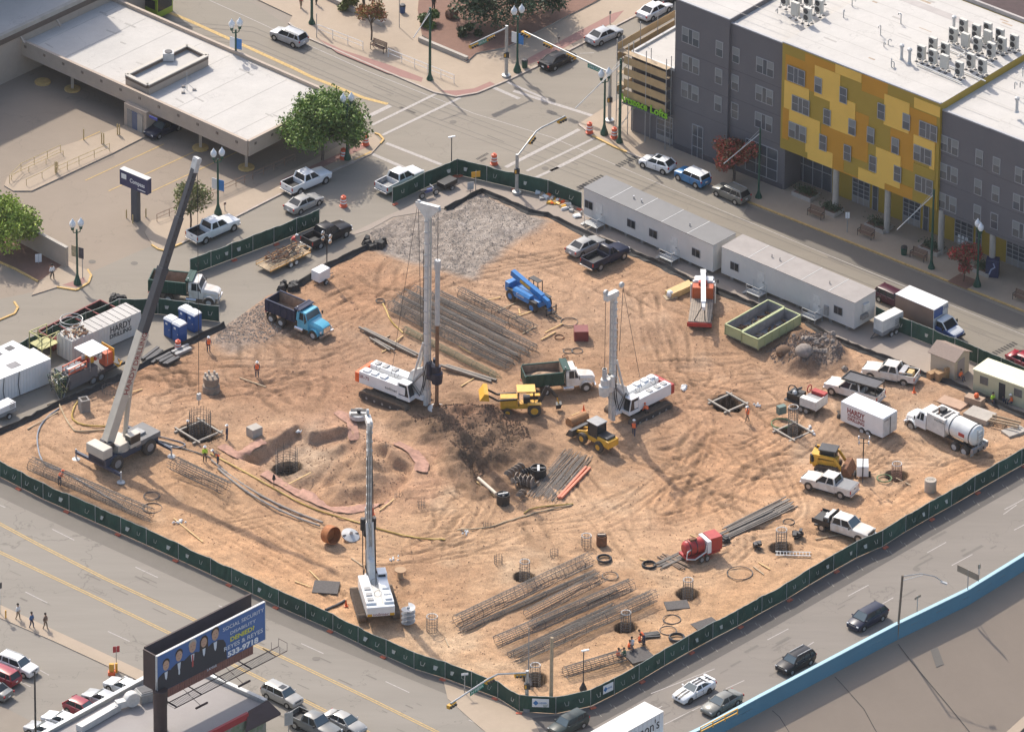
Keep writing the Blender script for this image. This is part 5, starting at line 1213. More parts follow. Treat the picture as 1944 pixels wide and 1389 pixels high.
for i,(x,y,h)in enumerate(((675,40,.7),(612,125,.7),(1035,170,1.1),(885,255,1.1),(910,340,.5),(942,325,.5),(965,490,.8),(985,490,.5),(125,95,.5),(1875,650,.7),(1915,640,.5),(1935,560,.8))):
 p=G(*zz4(x,y+8),HL);q=MB();q.tube([(0,0,0),(0,0,h),(.12,.0,h+.15),(.3,0,h+.1),(.34,0,h-.12)],.06,TIN,6)
 tag(q.build('vent_pipe',None,(p.x,p.y,HL+.03),rz=i*1.3),'thin gooseneck vent pipe on the white lofts roof','vent pipe','gooseneck vents on the lofts roof')
for i,(x,y)in enumerate(((1040,400),(1098,430),(1890,790),(1425,190))):
 p=G(*zz4(x,y+40),HL);q=MB();q.lathe([(.28,0),(.2,.1),(.16,.3),(.16,1.5)],LGREY,n=12);q.lathe([(.26,1.5),(.26,1.75),(.05,1.9)],LGREY,n=12)
 tag(q.build('flue',None,(p.x,p.y,HL+.03),smooth=40),'stout round flue with a cap on the white lofts roof','flue','capped flues on the lofts roof')
 # planters
for i,(px,py,w_)in enumerate(((1530,372,2.6),(1578,402,2.2),(1668,432,2.6),(1770,475,2.6),(1868,515,2.4))):
 p=G(px,py,.13);r5=empty('planter',['concrete planter with low shrubs by the lofts entrance','low concrete planter at the first round column','concrete planter with a shrub at the second column','concrete planter with a shrub at the third column','concrete planter with a shrub near the map stand'][i],'planter',None,(p.x,p.y,.13),aU)
 q=MB();q.bb(-w_/2,w_/2,-.9,.9,0,.45,CONC);q.sheet([(-w_/2+.12,-.78),(w_/2-.12,-.78),(w_/2-.12,.78),(-w_/2+.12,.78)],.46,M_MUL);q.build('trough',r5)
 leafm=mat('shrub_leaf',(.045,.075,.03),.7,0,.4,3);q=MB();rr=random.Random(i)
 for _ in range(500):
  c=Vector((rr.gauss(0,w_*.25),rr.gauss(0,.35),.5+abs(rr.gauss(0,.28))));a=Vector((rr.uniform(-1,1),rr.uniform(-1,1),rr.uniform(-.5,1))).normalized()*.13;b_=a.orthogonal().normalized()*.05
  q.add([c-a,c+b_,c+a,c-b_],[(0,1,2,3)],leafm)
 q.build('shrub',r5)
 # map stand, meter signs
p=G(1884,523,.13);r5=empty('advertising_kiosk','dark blue advertising kiosk with pale swirls on the lofts pavement','kiosk',None,(p.x,p.y,.13),aU+.5)
q=MB();q.bb(-.7,.7,-.5,.5,0,2.1,mat('kiosk_blue',(.03,.04,.10),.4));q.build('body',r5,bevel=.05)
q=MB();q.tube([(-.3,-.52,.4),(-.1,-.52,1.0),(.3,-.52,1.3),(.1,-.52,1.8)],.08,mat('pale_blue',(.35,.4,.55),.5));q.build('poster',r5)
# site offices
OFW=mat('office_cladding',(.60,.575,.54),.6,0,.07,.5);OFR1=mat('office_roof_grey',(.17,.168,.168),.6,0,.08,.5);OFR2=mat('office_roof_dusty',(.33,.30,.28),.8,0,.1,.7)
def office(name,lab,c0,c1,wpx,H0,roofm,wins,doors,gr):
 "c0,c1: base ends of the near long wall"
 a=G(*c0);b_=G(*c1);t=(b_-a).normalized();n=Vector((-t.y,t.x,0));L_=(b_-a).length;ang=math.atan2(t.y,t.x)
 r=empty(name,lab,'site office',gr,(a.x,a.y,.05),ang);W_=wpx
 q=MB();q.bb(0,L_,0,W_,.55,H0,OFW)
 for x in np.linspace(1,L_-1,14):q.bb(x-.008,x+.008,-.008,0,.6,H0-.05,OFW)
 q.build('body',r);q=MB();q.hexa([(-.05,-.05,H0),(L_+.05,-.05,H0),(L_+.05,W_+.05,H0),(-.05,W_+.05,H0)],[(-.05,-.05,H0+.06),(L_+.05,-.05,H0+.06),(L_+.05,W_+.05,H0+.06),(-.05,W_+.05,H0+.06)],roofm)
 for x in np.linspace(L_*.2,L_*.8,4):q.bb(x-.04,x+.04,0,W_,H0+.06,H0+.08,LGREY)
 q.build('roof',r)
 for x in np.linspace(1.2,L_-1.2,8):
  q=MB();q.bb(x-.2,x+.2,.3,.7,0,.55,CONCD);q.build('support_block',r)
 for fx in wins:
  q=MB();q.bb(fx*L_-.6,fx*L_+.6,-.05,0,1.5,2.5,WFR);w_=q.build('window',r);q=MB();q.bb(fx*L_-.54,fx*L_-.03,-.07,-.04,1.56,2.44,INT);q.bb(fx*L_+.03,fx*L_+.54,-.07,-.04,1.56,2.44,GLASS);q.build('pane',w_)
 for fx in doors:
  q=MB();q.bb(fx*L_-.48,fx*L_+.48,-.04,0,.6,2.65,DWHITE);d_=q.build('door',r);q=MB();q.bb(fx*L_+.3,fx*L_+.4,-.09,-.04,1.5,1.6,BLACK);q.build('door_handle',d_)
 for x,y in((L_*.3,W_*.5),(L_*.36,W_*.5),(L_*.75,W_*.4)):q=MB();q.cyl((x,y,H0+.05),(x,y,H0+.4),.08,CHROME);q.build('roof_vent',r)
 for fx in doors:
  p=a+t*(fx*L_)-n*.75;s_=empty('entrance_steps',('metal platform with steps and rails at door of the '+('first'if gr and c0[0]<1200 else 'second')+' office, '+('left'if fx<.5 else 'right')+' door'),'steps','metal entrance steps',(p.x,p.y,.05),ang)
  q=MB();q.bb(-.9,.9,-.65,.65,.5,.56,TIN);q.build('platform',s_)
  for i in range(2):q=MB();q.bb(-1.3-i*.3,-.95-i*.3,-.5,.5,.3-i*.2,.34-i*.2,TIN);q.build('step',s_)
  for x in(-.88,.88):
   q=MB();q.bar((x,-.63,0),(x,-.63,1.5),.05,LGREY);q.bar((x,.6,0),(x,.6,1.5),.05,LGREY);q.build('leg',s_)
  q=MB();q.bar((-.88,-.63,1.5),(.88,-.63,1.5),.05,LGREY);q.bar((-.88,-.63,1.05),(.88,-.63,1.05),.04,LGREY);q.bar((.88,-.63,1.5),(.88,.6,1.5),.05,LGREY);q.build('handrail',s_)
 return r
o1=office('site_office','long white site office with a dark grey roof, the farther one',(1108,416),(1353,526),3.6,3.8,OFR1,(.04,.37,.54,.87),(.12,.70),'long white site offices')
o2=office('site_office','long white site office with a dusty beige roof, the nearer one',(1369,527),(1621,634),3.5,3.7,OFR2,(.1,.88),(.3,.72),'long white site offices')
q=MB();L2=(G(1621,634)-G(1369,527)).length;q.bb(L2,L2+.3,1.3,2.2,2.2,3.0,DWHITE);q.bb(L2,L2+.35,1.0,2.0,1.3,1.8,CONCD);q.build('air_conditioner',o2)
q=MB();q.bb(L2*.78,L2*.79+.35,-.2,0,.9,2.0,GREY);q.build('meter_box',o2)
# shed and yellow cabin
a=G(1766,705);b_=G(1811,723);t=(b_-a).normalized();ang=math.atan2(t.y,t.x);Ls=(b_-a).length;SHW=mat('cream_siding',(.52,.43,.32),.7,0,.06,1);SHR=mat('tan_shingles',(.29,.22,.18),.9,0,.12,5)
r=empty('garden_shed','cream wooden shed with a tan gable roof by the street screen','shed',None,(a.x,a.y,.05),ang)
q=MB();q.bb(0,Ls,0,2.6,0,2.35,SHW);q.prof([(0,2.35),(0,2.3),(.01,2.3)],0,.01,SHW);
q.add([(Ls,0,2.35),(Ls,2.6,2.35),(Ls,1.3,3.0),(0,0,2.35),(0,2.6,2.35),(0,1.3,3.0)],[(0,1,2),(5,4,3)],SHW);q.build('wall',r)
q=MB()
for y0,y1 in((-.25,1.3),(2.85,1.3)):q.hexa([(-.25,y0,2.27),(Ls+.25,y0,2.27),(Ls+.25,y1,3.05),(-.25,y1,3.05)],[(-.25,y0,2.33),(Ls+.25,y0,2.33),(Ls+.25,y1,3.12),(-.25,y1,3.12)],SHR)
q.build('roof',r);q=MB();q.bb(Ls,Ls+.04,.55,1.75,.05,2.05,mat('mauve_door',(.30,.26,.26),.6));q.build('door',r)
a=G(1847,742);b_=G(1960,783);t=(b_-a).normalized();ang=math.atan2(t.y,t.x);Ls=(b_-a).length;CRM=mat('cream_cabin_paint',(.54,.50,.33),.6,0,.08,1);CRR=mat('cream_cabin_roof',(.78,.74,.52),.7,0,.05,1)
r=empty('cream_cabin','cream metal cabin with barred windows and an open door','cabin',None,(a.x,a.y,.08),ang)
q=MB();q.bb(0,Ls,0,2.7,0,2.5,CRM);q.build('wall',r);q=MB();q.bb(-.08,Ls+.08,-.1,2.8,2.5,2.62,CRR);q.build('roof',r)
for x in(1.35,5.6):
 q=MB();q.bb(x-.5,x+.5,-.05,0,1.2,2.1,GREY);w_=q.build('window',r);q=MB()
 for i in range(7):q.bb(x-.45+i*.14,x-.4+i*.14,-.08,-.05,1.2,2.1,DARK)
 q.build('bars',w_)
q=MB();q.bb(3.2,4.0,-.03,0,.05,2.1,INT);q.build('door',r)
# billboard and the roof below it
ZB=9.0;bl=G(299,1317,ZB);br_=G(503,1213,ZB);ub=(br_-bl).normalized();nb_=Vector((ub.y,-ub.x,0));Lb=(br_-bl).length;ang=math.atan2(ub.y,ub.x);HBb=hpx(400,1200,70)
r=empty('billboard','two sided billboard on a thick brown pole over the corner roof','billboard',None,(bl.x,bl.y,ZB),ang)
BB=mat('billboard_blue',(.045,.13,.34),.5,0,.12,.25);SUIT=mat('suit_dark',(.028,.03,.04),.7);SKIN=mat('print_skin',(.50,.31,.21),.6);HAIRP=mat('print_hair',(.045,.03,.025),.7);BRW=mat('billboard_brown',(.055,.032,.03),.7,0,.2,1);SKT=mat('billboard_skirt',(.24,.10,.075),.7,0,.15,2)
q=MB();q.bb(0,Lb,0,.18,0,HBb,BB);q.build('advert_panel',r)
q=MB();q.bb(-.05,Lb+.05,-.03,.22,HBb,HBb+.07,LGREY);q.bb(-.05,0,-.03,.22,0,HBb,LGREY);q.bb(Lb,Lb+.05,-.03,.22,0,HBb,LGREY);q.build('frame',r)
q=MB();q.bb(.3,Lb+.1,2.0,2.2,0,HBb+.1,BRW);q.bb(.3,Lb,.3,.5,0,.5,BRW);q.bb(0,.15,.18,2.0,0.2,HBb,BRW);q.bb(Lb-.2,Lb,.18,2.0,.2,.5,BRW);q.build('rear_panel',r)
q=MB()
for i in range(36):x=1.4+i*(Lb-3.0)/36;q.bb(x,x+(Lb-3.0)/36-.05,-.02,.04,-.95,-.02,SKT)
q.bb(1.4,Lb-1.6,.04,.08,-.95,-.02,BRW);q.build('skirt',r)
W_=Lb
def bt(s_,fx,fz,h,m_,w,th=.0):text('lettering',s_,r,(W_*fx,-.05,HBb*fz),(1,0,0),(0,0,1),h,m_,.012,w=w,thick=th)
PRW=mat('print_white',(.62,.66,.70),.6);PRY=mat('print_yellow',(.65,.62,.08),.6)
bt('SOCIAL SECURITY',.795,.83,.42,PRW,5.6,.01);bt('DISABILITY',.79,.645,.36,PRW,3.5,.01);bt('DENIED?',.785,.47,.5,PRY,3.3,.03);bt('REYES & REYES',.795,.29,.48,PRW,5.3,.01);bt('533-9718',.79,.10,.58,mat('print_bright',(.8,.8,.8),.6),4.2,.045)
text('lettering','LAMAR',r,(W_*.5,-.06,-.1),(1,0,0),(0,0,1),.3,PRW,.01,w=1.3)
for i,(fx,top,hs,tie,longh)in enumerate(((.08,.80,1.35,None,0),(.20,.88,1.4,PRW,0),(.325,.95,1.5,mat('print_red',(.4,.06,.05),.6),0),(.43,.90,1.3,None,1),(.535,.97,1.5,None,0))):
 cx=W_*fx;tz_=HBb*top;q=MB();y=-.012-i*.004
 def poly(P,m_,dy):q.add([(cx+a*hs,y-dy,tz_+b2*hs)for a,b2 in P],[tuple(range(len(P)-1,-1,-1))if 0 else tuple(range(len(P)))],m_)
 ell=lambda ax_,az,rx_,rz_,n=12:[(ax_+rx_*math.cos(t),az+rz_*math.sin(t))for t in np.linspace(0,2*math.pi,n,endpoint=False)]
 bot=-tz_/hs+.02
 poly([(-1.0,bot),(1.05,bot),(.95,-1.5),(.75,-1.15),(.3,-.95),(-.3,-.95),(-.75,-1.15),(-.95,-1.5)],SUIT,0)
 if longh:poly([(-.45,-1.1),(.45,-1.1),(.42,-.2),(.2,.12),(-.2,.12),(-.42,-.2)],HAIRP,.004)
 poly([(-.16,-1.0),(.16,-1.0),(.1,-1.5),(0,-1.7),(-.1,-1.5)],PRW,.006)
 if tie:poly([(-.06,-1.05),(.06,-1.05),(.08,-1.9),(0,-2.0),(-.08,-1.9)],tie,.009)
 poly(ell(0,-.22,.36,.36),HAIRP if i!=2 else mat('print_grey_hair',(.4,.38,.35),.6),.007);poly(ell(0,-.45,.31,.42),SKIN,.010)
 for sx in(-.12,.12):poly(ell(sx,-.38,.045,.025,6),HAIRP,.013)
 poly(ell(0,-.64,.10,.025,6),mat('print_mouth',(.3,.12,.1),.6),.013)
 q.build('printed_portrait',r)
q=MB()
for x in np.linspace(.8,Lb-.3,5):q.bar((x,0,-.9),(x,-1.9,-1.0),.09,BRW)
for y in(-.7,-1.9):q.bar((.5,y,-1.0),(Lb+1.2,y,-1.0),.07,BRW)
for x in(Lb+.2,Lb+1.2):q.bar((x,-.7,-1.0),(x,-.7,-.1),.04,BRW);q.bar((x,-1.9,-1.0),(x,-1.9,-.1),.04,BRW)
q.bar((Lb+1.2,-.7,-.1),(Lb+1.2,-1.9,-.1),.04,BRW);q.build('catwalk',r)
mesh_=mat('catwalk_grating',(.16,.15,.14),.7);q=MB()
for x in np.linspace(.5,Lb+1.1,70):q.bb(x,x+.05,-1.9,-.7,-1.02,-1.0,mesh_)
q.build('grating',r)
for x in(3.4,9.2):q=MB();q.bar((x,0,-.8),(x-.3,-2.9,-1.4),.04,BRW);q.bar((x-1,-2.9,-1.4),(x+.6,-2.9,-1.4),.16,BRW);q.build('floodlight',r)
pp=G(304,1322,ZB-.4);pl_=Vector((pp.x,pp.y,0));M_=Matrix.Rotation(-ang,3,'Z')@(pl_-Vector((bl.x,bl.y,0)))
q=MB();q.cyl((M_.x,M_.y+.0,-ZB),(M_.x,M_.y,-1.2),.68,BRW,n=20);q.cyl((M_.x,M_.y,-1.2),(M_.x,M_.y,.4),.72,BRW,n=20);q.build('pole',r,smooth=40)
ZR=5.0
rp2=[G2(x,y,ZR)for x,y in((-40,1459),(335,1253),(505,1330),(470,1352),(300,1440),(200,1560))]
r=empty('shop_building','flat grey roofed shop with a parapet at the bottom left','building');q=MB();q.prism(rp2,0,ZR-.3,STUC,mat('mural_wall',(.25,.2,.2),.8,0,.6,1.2,var2=(.1,.2,.06)));q.build('wall',r)
q=MB();q.sheet(rp2,ZR-.28,amat('grey_roof_felt',(.31,.285,.27),.06,.4));q.build('roof',r)
q=MB()
for a,b_ in((0,1),(1,2)):q.bar((*rp2[a],ZR-.1),(*rp2[b_],ZR-.1),.45,TIN,.5)
q.build('parapet',r)
q=MB();q.bar((*rp2[3],ZR-.3),(*rp2[4],ZR-.3),.3,mat('red_fascia',(.36,.02,.03),.5),.7);q.build('red_fascia',r)
q=MB();e1=[G(x,y,z)for x,y,z in((471,1349,5.2),(508,1328,5.2),(533,1352,3.4),(466,1386,3.4))]
q.add([tuple(p)for p in e1]+[(p.x,p.y,p.z-.25)for p in e1],[(3,2,1,0),(0,1,5,4),(1,2,6,5),(2,3,7,6),(3,0,4,7),(4,5,6,7)],mat('brown_awning',(.075,.05,.055),.7,0,.1,1));q.build('awning',r)
for(a,b_)in(((150,1385),(224,1342)),):
 p,s2=G(*a,ZR),G(*b_,ZR);q=MB();q.bar((p.x,p.y,ZR+.15),(s2.x,s2.y,ZR+.15),.8,LGREY,.7)
 tag(q.build('roof_duct'),'long boxy grey duct running along the shop roof','duct')
p=G(250,1335,ZR);r6=empty('rooftop_blower','white curved blower fan on the shop roof beside the billboard pole','blower',None,(p.x,p.y,ZR-.28),.5)
q=MB();q.lathe([(.75,-.4),(.8,-.3),(.8,.3),(.75,.4)],DWHITE,(0,0,.85),n=18,ax='y');q.bb(-1.7,-.3,-.35,.35,.3,1.0,DWHITE);q.build('fan_casing',r6,smooth=40);q=MB();q.lathe([(.35,-.45),(.35,-.3)],LGREY,(-2.0,0,.5),ax='y');q.build('motor',r6)
p=G(278,1322,ZR);q=MB();q.bb(-.9,.9,-.7,.7,0,1.2,GREY);q.bb(-.8,.8,-.6,.6,1.2,1.25,DARK);q.bb(-.95,.95,-.75,.75,.95,1.05,LGREY);tag(q.build('evaporative_cooler',None,(p.x,p.y,ZR-.28),rz=.5,bevel=.03),'dark topped square cooler on the shop roof next to the pole','cooler')
# freeway wall
r=empty('freeway_wall','long blue painted retaining wall with a pale coping','wall');BLW=mat('wall_blue_paint',(.07,.215,.31),.6,0,.08,.3);BLC=mat('wall_coping_pale_blue',(.33,.50,.57),.6,0,.05,1)
R_=[far0]+Wl+[far1];q=MB();q2=MB()
for a,b_ in zip(R_[:-1],R_[1:]):
 m0=nS*.0-nS*.16
 q.bar((a.x+m0.x,a.y+m0.y,-.15),(b_.x+m0.x,b_.y+m0.y,-.15),.32,BLW,1.9);q2.bar((a.x+m0.x,a.y+m0.y,.83),(b_.x+m0.x,b_.y+m0.y,.83),.42,BLC,.08)
q.build('wall_face',r);q2.build('coping',r)
r=empty('yellow_handrail','yellow tubular handrail on the freeway wall at the bottom','handrail');a=G(1330,1391,.9);b_=G(1400,1355,.9);q=MB()
for z_ in(1.1,1.55):q.bar((a.x,a.y,z_),(b_.x,b_.y,z_),.09,YEL)
q.build('rails',r)
for f in(0,.33,.66,1):p=a.lerp(b_,f);q=MB();q.bar((p.x,p.y,.85),(p.x,p.y,1.55),.09,YEL);q.build('post',r)
# compass sign
p=G(258,418);r=empty('bank_sign','dark blue bank sign on a square pylon in the lot','sign',None,(p.x,p.y,0),aU);SB=mat('sign_navy',(.025,.03,.10),.4,0);
q=MB();q.bb(-.42,.42,-.3,.3,0,3.9,mat('pylon_slate',(.06,.07,.09),.6,0,.1,2));q.build('pylon',r)
q=MB();q.bb(-1.95,1.95,-.35,.35,3.9,5.7,SB);q.build('sign_box',r);q=MB();q.bb(-1.95,1.95,-.36,.36,5.7,5.76,LGREY);q.build('top_trim',r)
text('lettering','Compass',r,(.55,-.355,4.85),(1,0,0),(0,0,1),.5,SIGNW,.012,w=2.1,thick=.02)
q=MB();q.bb(-1.7,-1.0,-.37,-.355,4.75,5.35,SIGNW);q.bb(.6,1.7,-.37,-.355,4.15,4.25,SIGNW);q.build('logo_plate',r)
for px,py in((240,414),(252,424),(277,412)):
 p=G(px,py);q=MB();q.cyl((0,0,0),(0,0,1.0),.07,RY,n=8);q.ball((0,0,1.0),.07,RY,6);tag(q.build('bollard',None,(p.x,p.y,0)),'short yellow bollard guarding the bank sign pylon','bollard','bollards round the bank sign')
 # lot wall at the left
a=G(30,455);b_=G(128,508);r=empty('garden_wall','plain beige wall between lot and planting at the left','wall');q=MB();q.bar((a.x,a.y,1.2),(b_.x,b_.y,1.2),.3,STUC,2.4);q.build('wall_face',r);q=MB();q.bar((a.x,a.y,2.44),(b_.x,b_.y,2.44),.4,CONC,.1);q.build('coping',r)
mb_=MB();mb_.sheet(pxpoly([(0,495),(70,535),(128,507),(30,455),(-60,410),(-120,450)]),.03,M_MUL);tag(mb_.build('planting_bed'),'dark brown planting bed behind the beige wall',kind='structure')
# ================================================================ SITE MACHINES
def put(r,px,py,rz,dz=0.0):
 p=GH(px,py);r.location=(p.x,p.y,p.z+dz);r.rotation_euler=(0,0,rz);return r
def crawler(r,L_,W_,h,gauge,m=MUD):
 TRK=mat('dusty_track',(.15,.11,.08),.9,0,.3,3)
 for s in(-1,1):
  P=[(-L_/2+h/2+h/2*math.cos(t),h/2+h/2*math.sin(t))for t in np.linspace(math.pi/2,3*math.pi/2,7)]+[(L_/2-h/2+h/2*math.cos(t),h/2+h/2*math.sin(t))for t in np.linspace(-math.pi/2,math.pi/2,7)]
  q=MB();q.prof(P,s*gauge/2-W_/2,s*gauge/2+W_/2,TRK)
  P2=[(x*.9,h/2+(z-h/2)*.68)for x,z in P];q.prof(P2,s*gauge/2-W_/2-.02,s*gauge/2+W_/2+.02,DARK)
  for i in range(int(L_/.22)):x=-L_/2+h/2+i*.22*(L_-h)/L_;q.bb(x,x+.06,s*gauge/2-W_/2,s*gauge/2+W_/2,h,h+.05,TRK)
  for x in np.linspace(-L_*.33,L_*.33,5):q.cyl((x,s*(gauge/2-W_/2-.03),h*.36),(x,s*(gauge/2+W_/2+.03),h*.36),h*.14,GREY,n=10)
  q.build('crawler_track',r,smooth=30)
def rig(label,kpx,kpy,rz,MH,kelly=True,scale=1.0,rotary_z=4.5,rot_mat=None,tri=True,kx=5.4,cabside=-1,rear=ORANGE,lean=0,name='drilling_rig'):
 r=empty(name,label,'drill rig');rot_mat=rot_mat or mat('rotary_blue_black',(.02,.025,.05),.5,.2,.3,3)
 crawler(r,6.2,.8,1.0,3.7)
 q=MB();q.bb(-2.0,2.0,-1.5,1.5,.45,1.05,DARK);q.cyl((0,0,1.0),(0,0,1.35),1.2,DARK,n=20);q.build('undercarriage',r)
 q=MB();q.bb(-3.6,2.4,-1.5,-.42,1.35,2.75,WHITE);q.bb(-3.6,2.2,.42,1.5,1.35,2.75,WHITE);q.bb(-3.6,1.6,-.42,.42,1.35,2.1,DWHITE)
 for x in(-2.9,-1.9,-.7):q.bb(x-.35,x+.35,-1.35,-.6,2.75,2.95,WHITE);q.bb(x-.3,x+.3,.6,1.3,2.75,2.86,GREY)
 q.build('engine_housing',r,bevel=.05)
 q=MB();q.bb(-4.15,-3.6,-1.5,1.5,1.35,2.5,rear);q.build('counterweight',r,bevel=.08)
 q=MB();q.hexa([(1.5,cabside*1.52,1.35),(3.0,cabside*1.52,1.35),(3.0,cabside*.55,1.35),(1.5,cabside*.55,1.35)][::-cabside if 0 else 1],[(1.5,cabside*1.45,3.1),(2.6,cabside*1.45,3.1),(2.6,cabside*.62,3.1),(1.5,cabside*.62,3.1)],GLASS);q.build('cab_window',r)
 q=MB();q.bb(1.45,2.7,min(cabside*.55,cabside*1.52),max(cabside*.55,cabside*1.52),3.08,3.2,WHITE);q.bar((1.5,cabside*1.5,1.4),(1.5,cabside*1.45,3.1),.16,WHITE);q.bar((3.0,cabside*1.5,1.4),(2.62,cabside*1.45,3.1),.09,WHITE);q.bb(1.3,3.0,min(cabside*.5,cabside*1.54),max(cabside*.5,cabside*1.54),1.3,1.75,WHITE);q.build('cab',r)
 mx=kx-1.15;ml=math.tan(lean)
 q=MB();q.bb(mx-.38,mx-.02,-.27,.27,.6,MH*.72,DWHITE);q.bb(mx-.36,mx,-.25,.25,MH*.72,MH-.6,DWHITE)
 for s in(-1,1):q.bb(mx+.05,mx+.17,s*.24-.04,s*.24+.04,.8,MH-1,LGREY);q.cyl((mx-.45,s*.28,1.5),(mx-.45,s*.28,MH*.8),.04,BLACK,n=5)
 q.build('mast',r)
 q=MB()
 for zz_ in np.linspace(2,MH-2,16):q.bb(mx-.43,mx-.4,-.18,.18,zz_,zz_+.5,TIN);q.bb(mx-.42,mx+.04,-.32,.32,zz_+.55,zz_+.68,LGREY)
 q.bb(mx-.425,mx-.405,-.03,.03,1.5,MH-1,GREY);q.build('mast_ladder',r)
 q=MB()
 if tri:q.prof([(mx-1.6,MH+.45),(mx+1.3,MH+.75),(mx+1.35,MH+.3),(mx+.1,MH-1.0),(mx-.45,MH-1.0),(mx-1.6,MH+.1)],-.22,.22,DWHITE)
 else:q.bb(mx-.6,mx+1.2,-.3,.3,MH-.7,MH,DWHITE)
 for x in(mx-1.3,mx+1.15):q.lathe([(.32,-.12),(.32,.12)],LGREY,(x,0,MH+.35),ax='y',n=14)
 q.build('mast_head',r)
 q=MB()
 for s in(-1,1):q.cyl((2.3,s*.3,2.6),(mx-.4,s*.3,8.2),.13,DWHITE);q.cyl((2.0,s*.35,2.3),(mx-.3,s*.3,4.8),.15,GREY);q.bar((1.6,s*.4,1.6),(mx-.3,s*.35,1.6),.3,WHITE,.5)
 q.hexa([(1.2,-.4,1.4),(mx-.4,-.35,1.4),(mx-.4,.35,1.4),(1.2,.4,1.4)],[(2.2,-.3,4.2),(mx-.45,-.3,5.2),(mx-.45,.3,5.2),(2.2,.3,4.2)],DWHITE)
 q.build('mast_support',r)
 q=MB()
 for i in range(5):
  y=-.5+i*.25;q.tube([(1.8,y,2.2),(2.6,y*1.2,2.9+i*.2),(mx-.6,y*1.3,1.9),(mx-.2,y*1.4,3.2),(mx+.2,y*1.3,rotary_z+1.5)],.055,BLACK,5)
 q.build('hydraulic_hoses',r)
 q=MB();q.lathe([(.55,rotary_z-.7),(.62,rotary_z),(.62,rotary_z+.5),(.45,rotary_z+.6),(.42,rotary_z+1.3)],rot_mat,(kx,0,0),n=14);q.bb(mx+.15,kx,-.5,.5,rotary_z-.4,rotary_z+1.3,rot_mat)
 for s in(-1,1):q.cyl((mx+.5,s*.6,rotary_z+.3),(mx+.5,s*.6,rotary_z+1.7),.26,rot_mat)
 q.build('rotary_head',r,smooth=35)
 q=MB();top=MH*.72 if kelly else rotary_z+2.6
 q.cyl((kx,0,1.0 if kelly else rotary_z-.9),(kx,0,top),.2,mat('kelly_rust',(.22,.12,.07),.6,.3,.4,1.5));q.cyl((kx,0,top*.62),(kx,0,top),.26,LGREY)
 if kelly:q.cyl((kx,0,top),(kx,0,top+1.1),.33,LGREY)
 q.build('kelly_bar',r,smooth=40)
 q=MB();
 for x,y in((kx,0),):q.cyl((x,y,top),(x,y,MH+.1),.03,DARK,n=5)
 q.cyl((mx-1.45,.1,MH+.1),(mx-1.0,.1,9),.03,DARK,n=5);q.cyl((mx-1.45,0,MH+.3),(-.5,0,2.8),.025,DARK,n=5);q.build('winch_rope',r)
 if kelly:
  q=MB();q.lathe([(.95,.35),(.95,.75),(.9,.8),(.2,.85)],LGREY,(kx,0,0),n=20);q.cyl((kx,0,.75),(kx,0,1.4),.28,RUST);q.build('drill_bucket',r,smooth=40)
 for x in(-2.2,.2):
  q=MB();q.ring((x,-.0,3.0),.4,.02,DARK,ax='x');q.build('winch_guard',r)
 yv=-1.505
 r.scale=(scale,)*3
 return r
RBLK=mat('lettering_dark_red',(.25,.03,.03),.5);LBLK=mat('lettering_black',(.03,.03,.03),.6)
def seat_rig(r,kpx,kpy,rz,kx,sc=1.0):
 p=GH(kpx,kpy);d=Vector((math.cos(rz),math.sin(rz),0));c=p-d*kx*sc
 r.location=(c.x,c.y,.05);r.rotation_euler=(0,0,rz)
hA=head((700,745),(800,783))
ra=rig('tallest white drilling rig with a dark blue rotary head and round drill bucket',0,0,0,24.0)
text('lettering','soilmec',ra,(.6,-1.51,2.0),(1,0,0),(0,0,1),.35,LBLK,.01,w=1.6);text('lettering','SR-75',ra,(-2.9,-1.51,2.2),(1,0,0),(0,0,1),.4,RBLK,.01)
seat_rig(ra,829,787,hA,5.4)
hB=head((1212,782),(1152,812))
rb=rig('white drilling rig with a front cab beside the yellow wheel loader',0,0,0,16.8,kelly=False,tri=False,cabside=1,rear=RED,rotary_z=5.0,rot_mat=DWHITE,scale=.95)
seat_rig(rb,1146,815,hB,5.4,.95)
rc=rig('white drilling rig near the south-west fence seen from behind',0,0,0,20.5,kelly=False,tri=False,rear=WHITE,rotary_z=6.5,rot_mat=DARK,scale=.95)
hC=head((722,1185),(699,1108));seat_rig(rc,697,1103,hC,5.4,.95)
text('lettering','soilmec',rc,(-4.16,0,1.6),(0,-1,0),(0,0,1),.35,RBLK,.01,w=1.7)
q=MB()
for s in(-1,1):q.bb(-4.17,-4.15,s*1.2-.25,s*1.2+.25,1.4,1.7,YEL)
q.build('hazard_plate',rc)
# rough terrain crane
r=empty('rough_terrain_crane','rough terrain crane with a long beige and dark grey boom raised high','crane');CBE=mat('crane_beige',(.54,.49,.41),.5,0,.08,1);CDK=mat('crane_slate',(.035,.05,.09),.5,0,.15,1);CGR=mat('boom_grey',(.058,.06,.07),.75,0,.08,.5)
hR=head((224,893),(281,864))
q=MB();q.bb(-3.9,3.9,-1.1,1.1,.9,1.6,CDK);q.bb(-3.9,-2.2,-1.3,1.3,1.0,1.9,CDK);q.build('chassis',r,bevel=.04)
q=MB();q.bb(.4,4.0,-1.35,1.35,1.6,2.15,mat('dusty_deck_grey',(.19,.185,.18),.7,0,.2,1));q.bb(1.2,2.6,-.6,.6,2.15,2.4,GREY);q.build('deck',r,bevel=.04)
q=MB();q.cyl((-.8,0,1.6),(-.8,0,2.0),1.15,CBE,n=20);q.bb(-1.9,.3,-1.1,1.1,2.0,2.6,CBE);q.build('turntable',r)
q=MB();q.bb(-4.2,-2.9,-1.3,1.3,2.0,3.1,CBE);q.build('counterweight',r,bevel=.08)
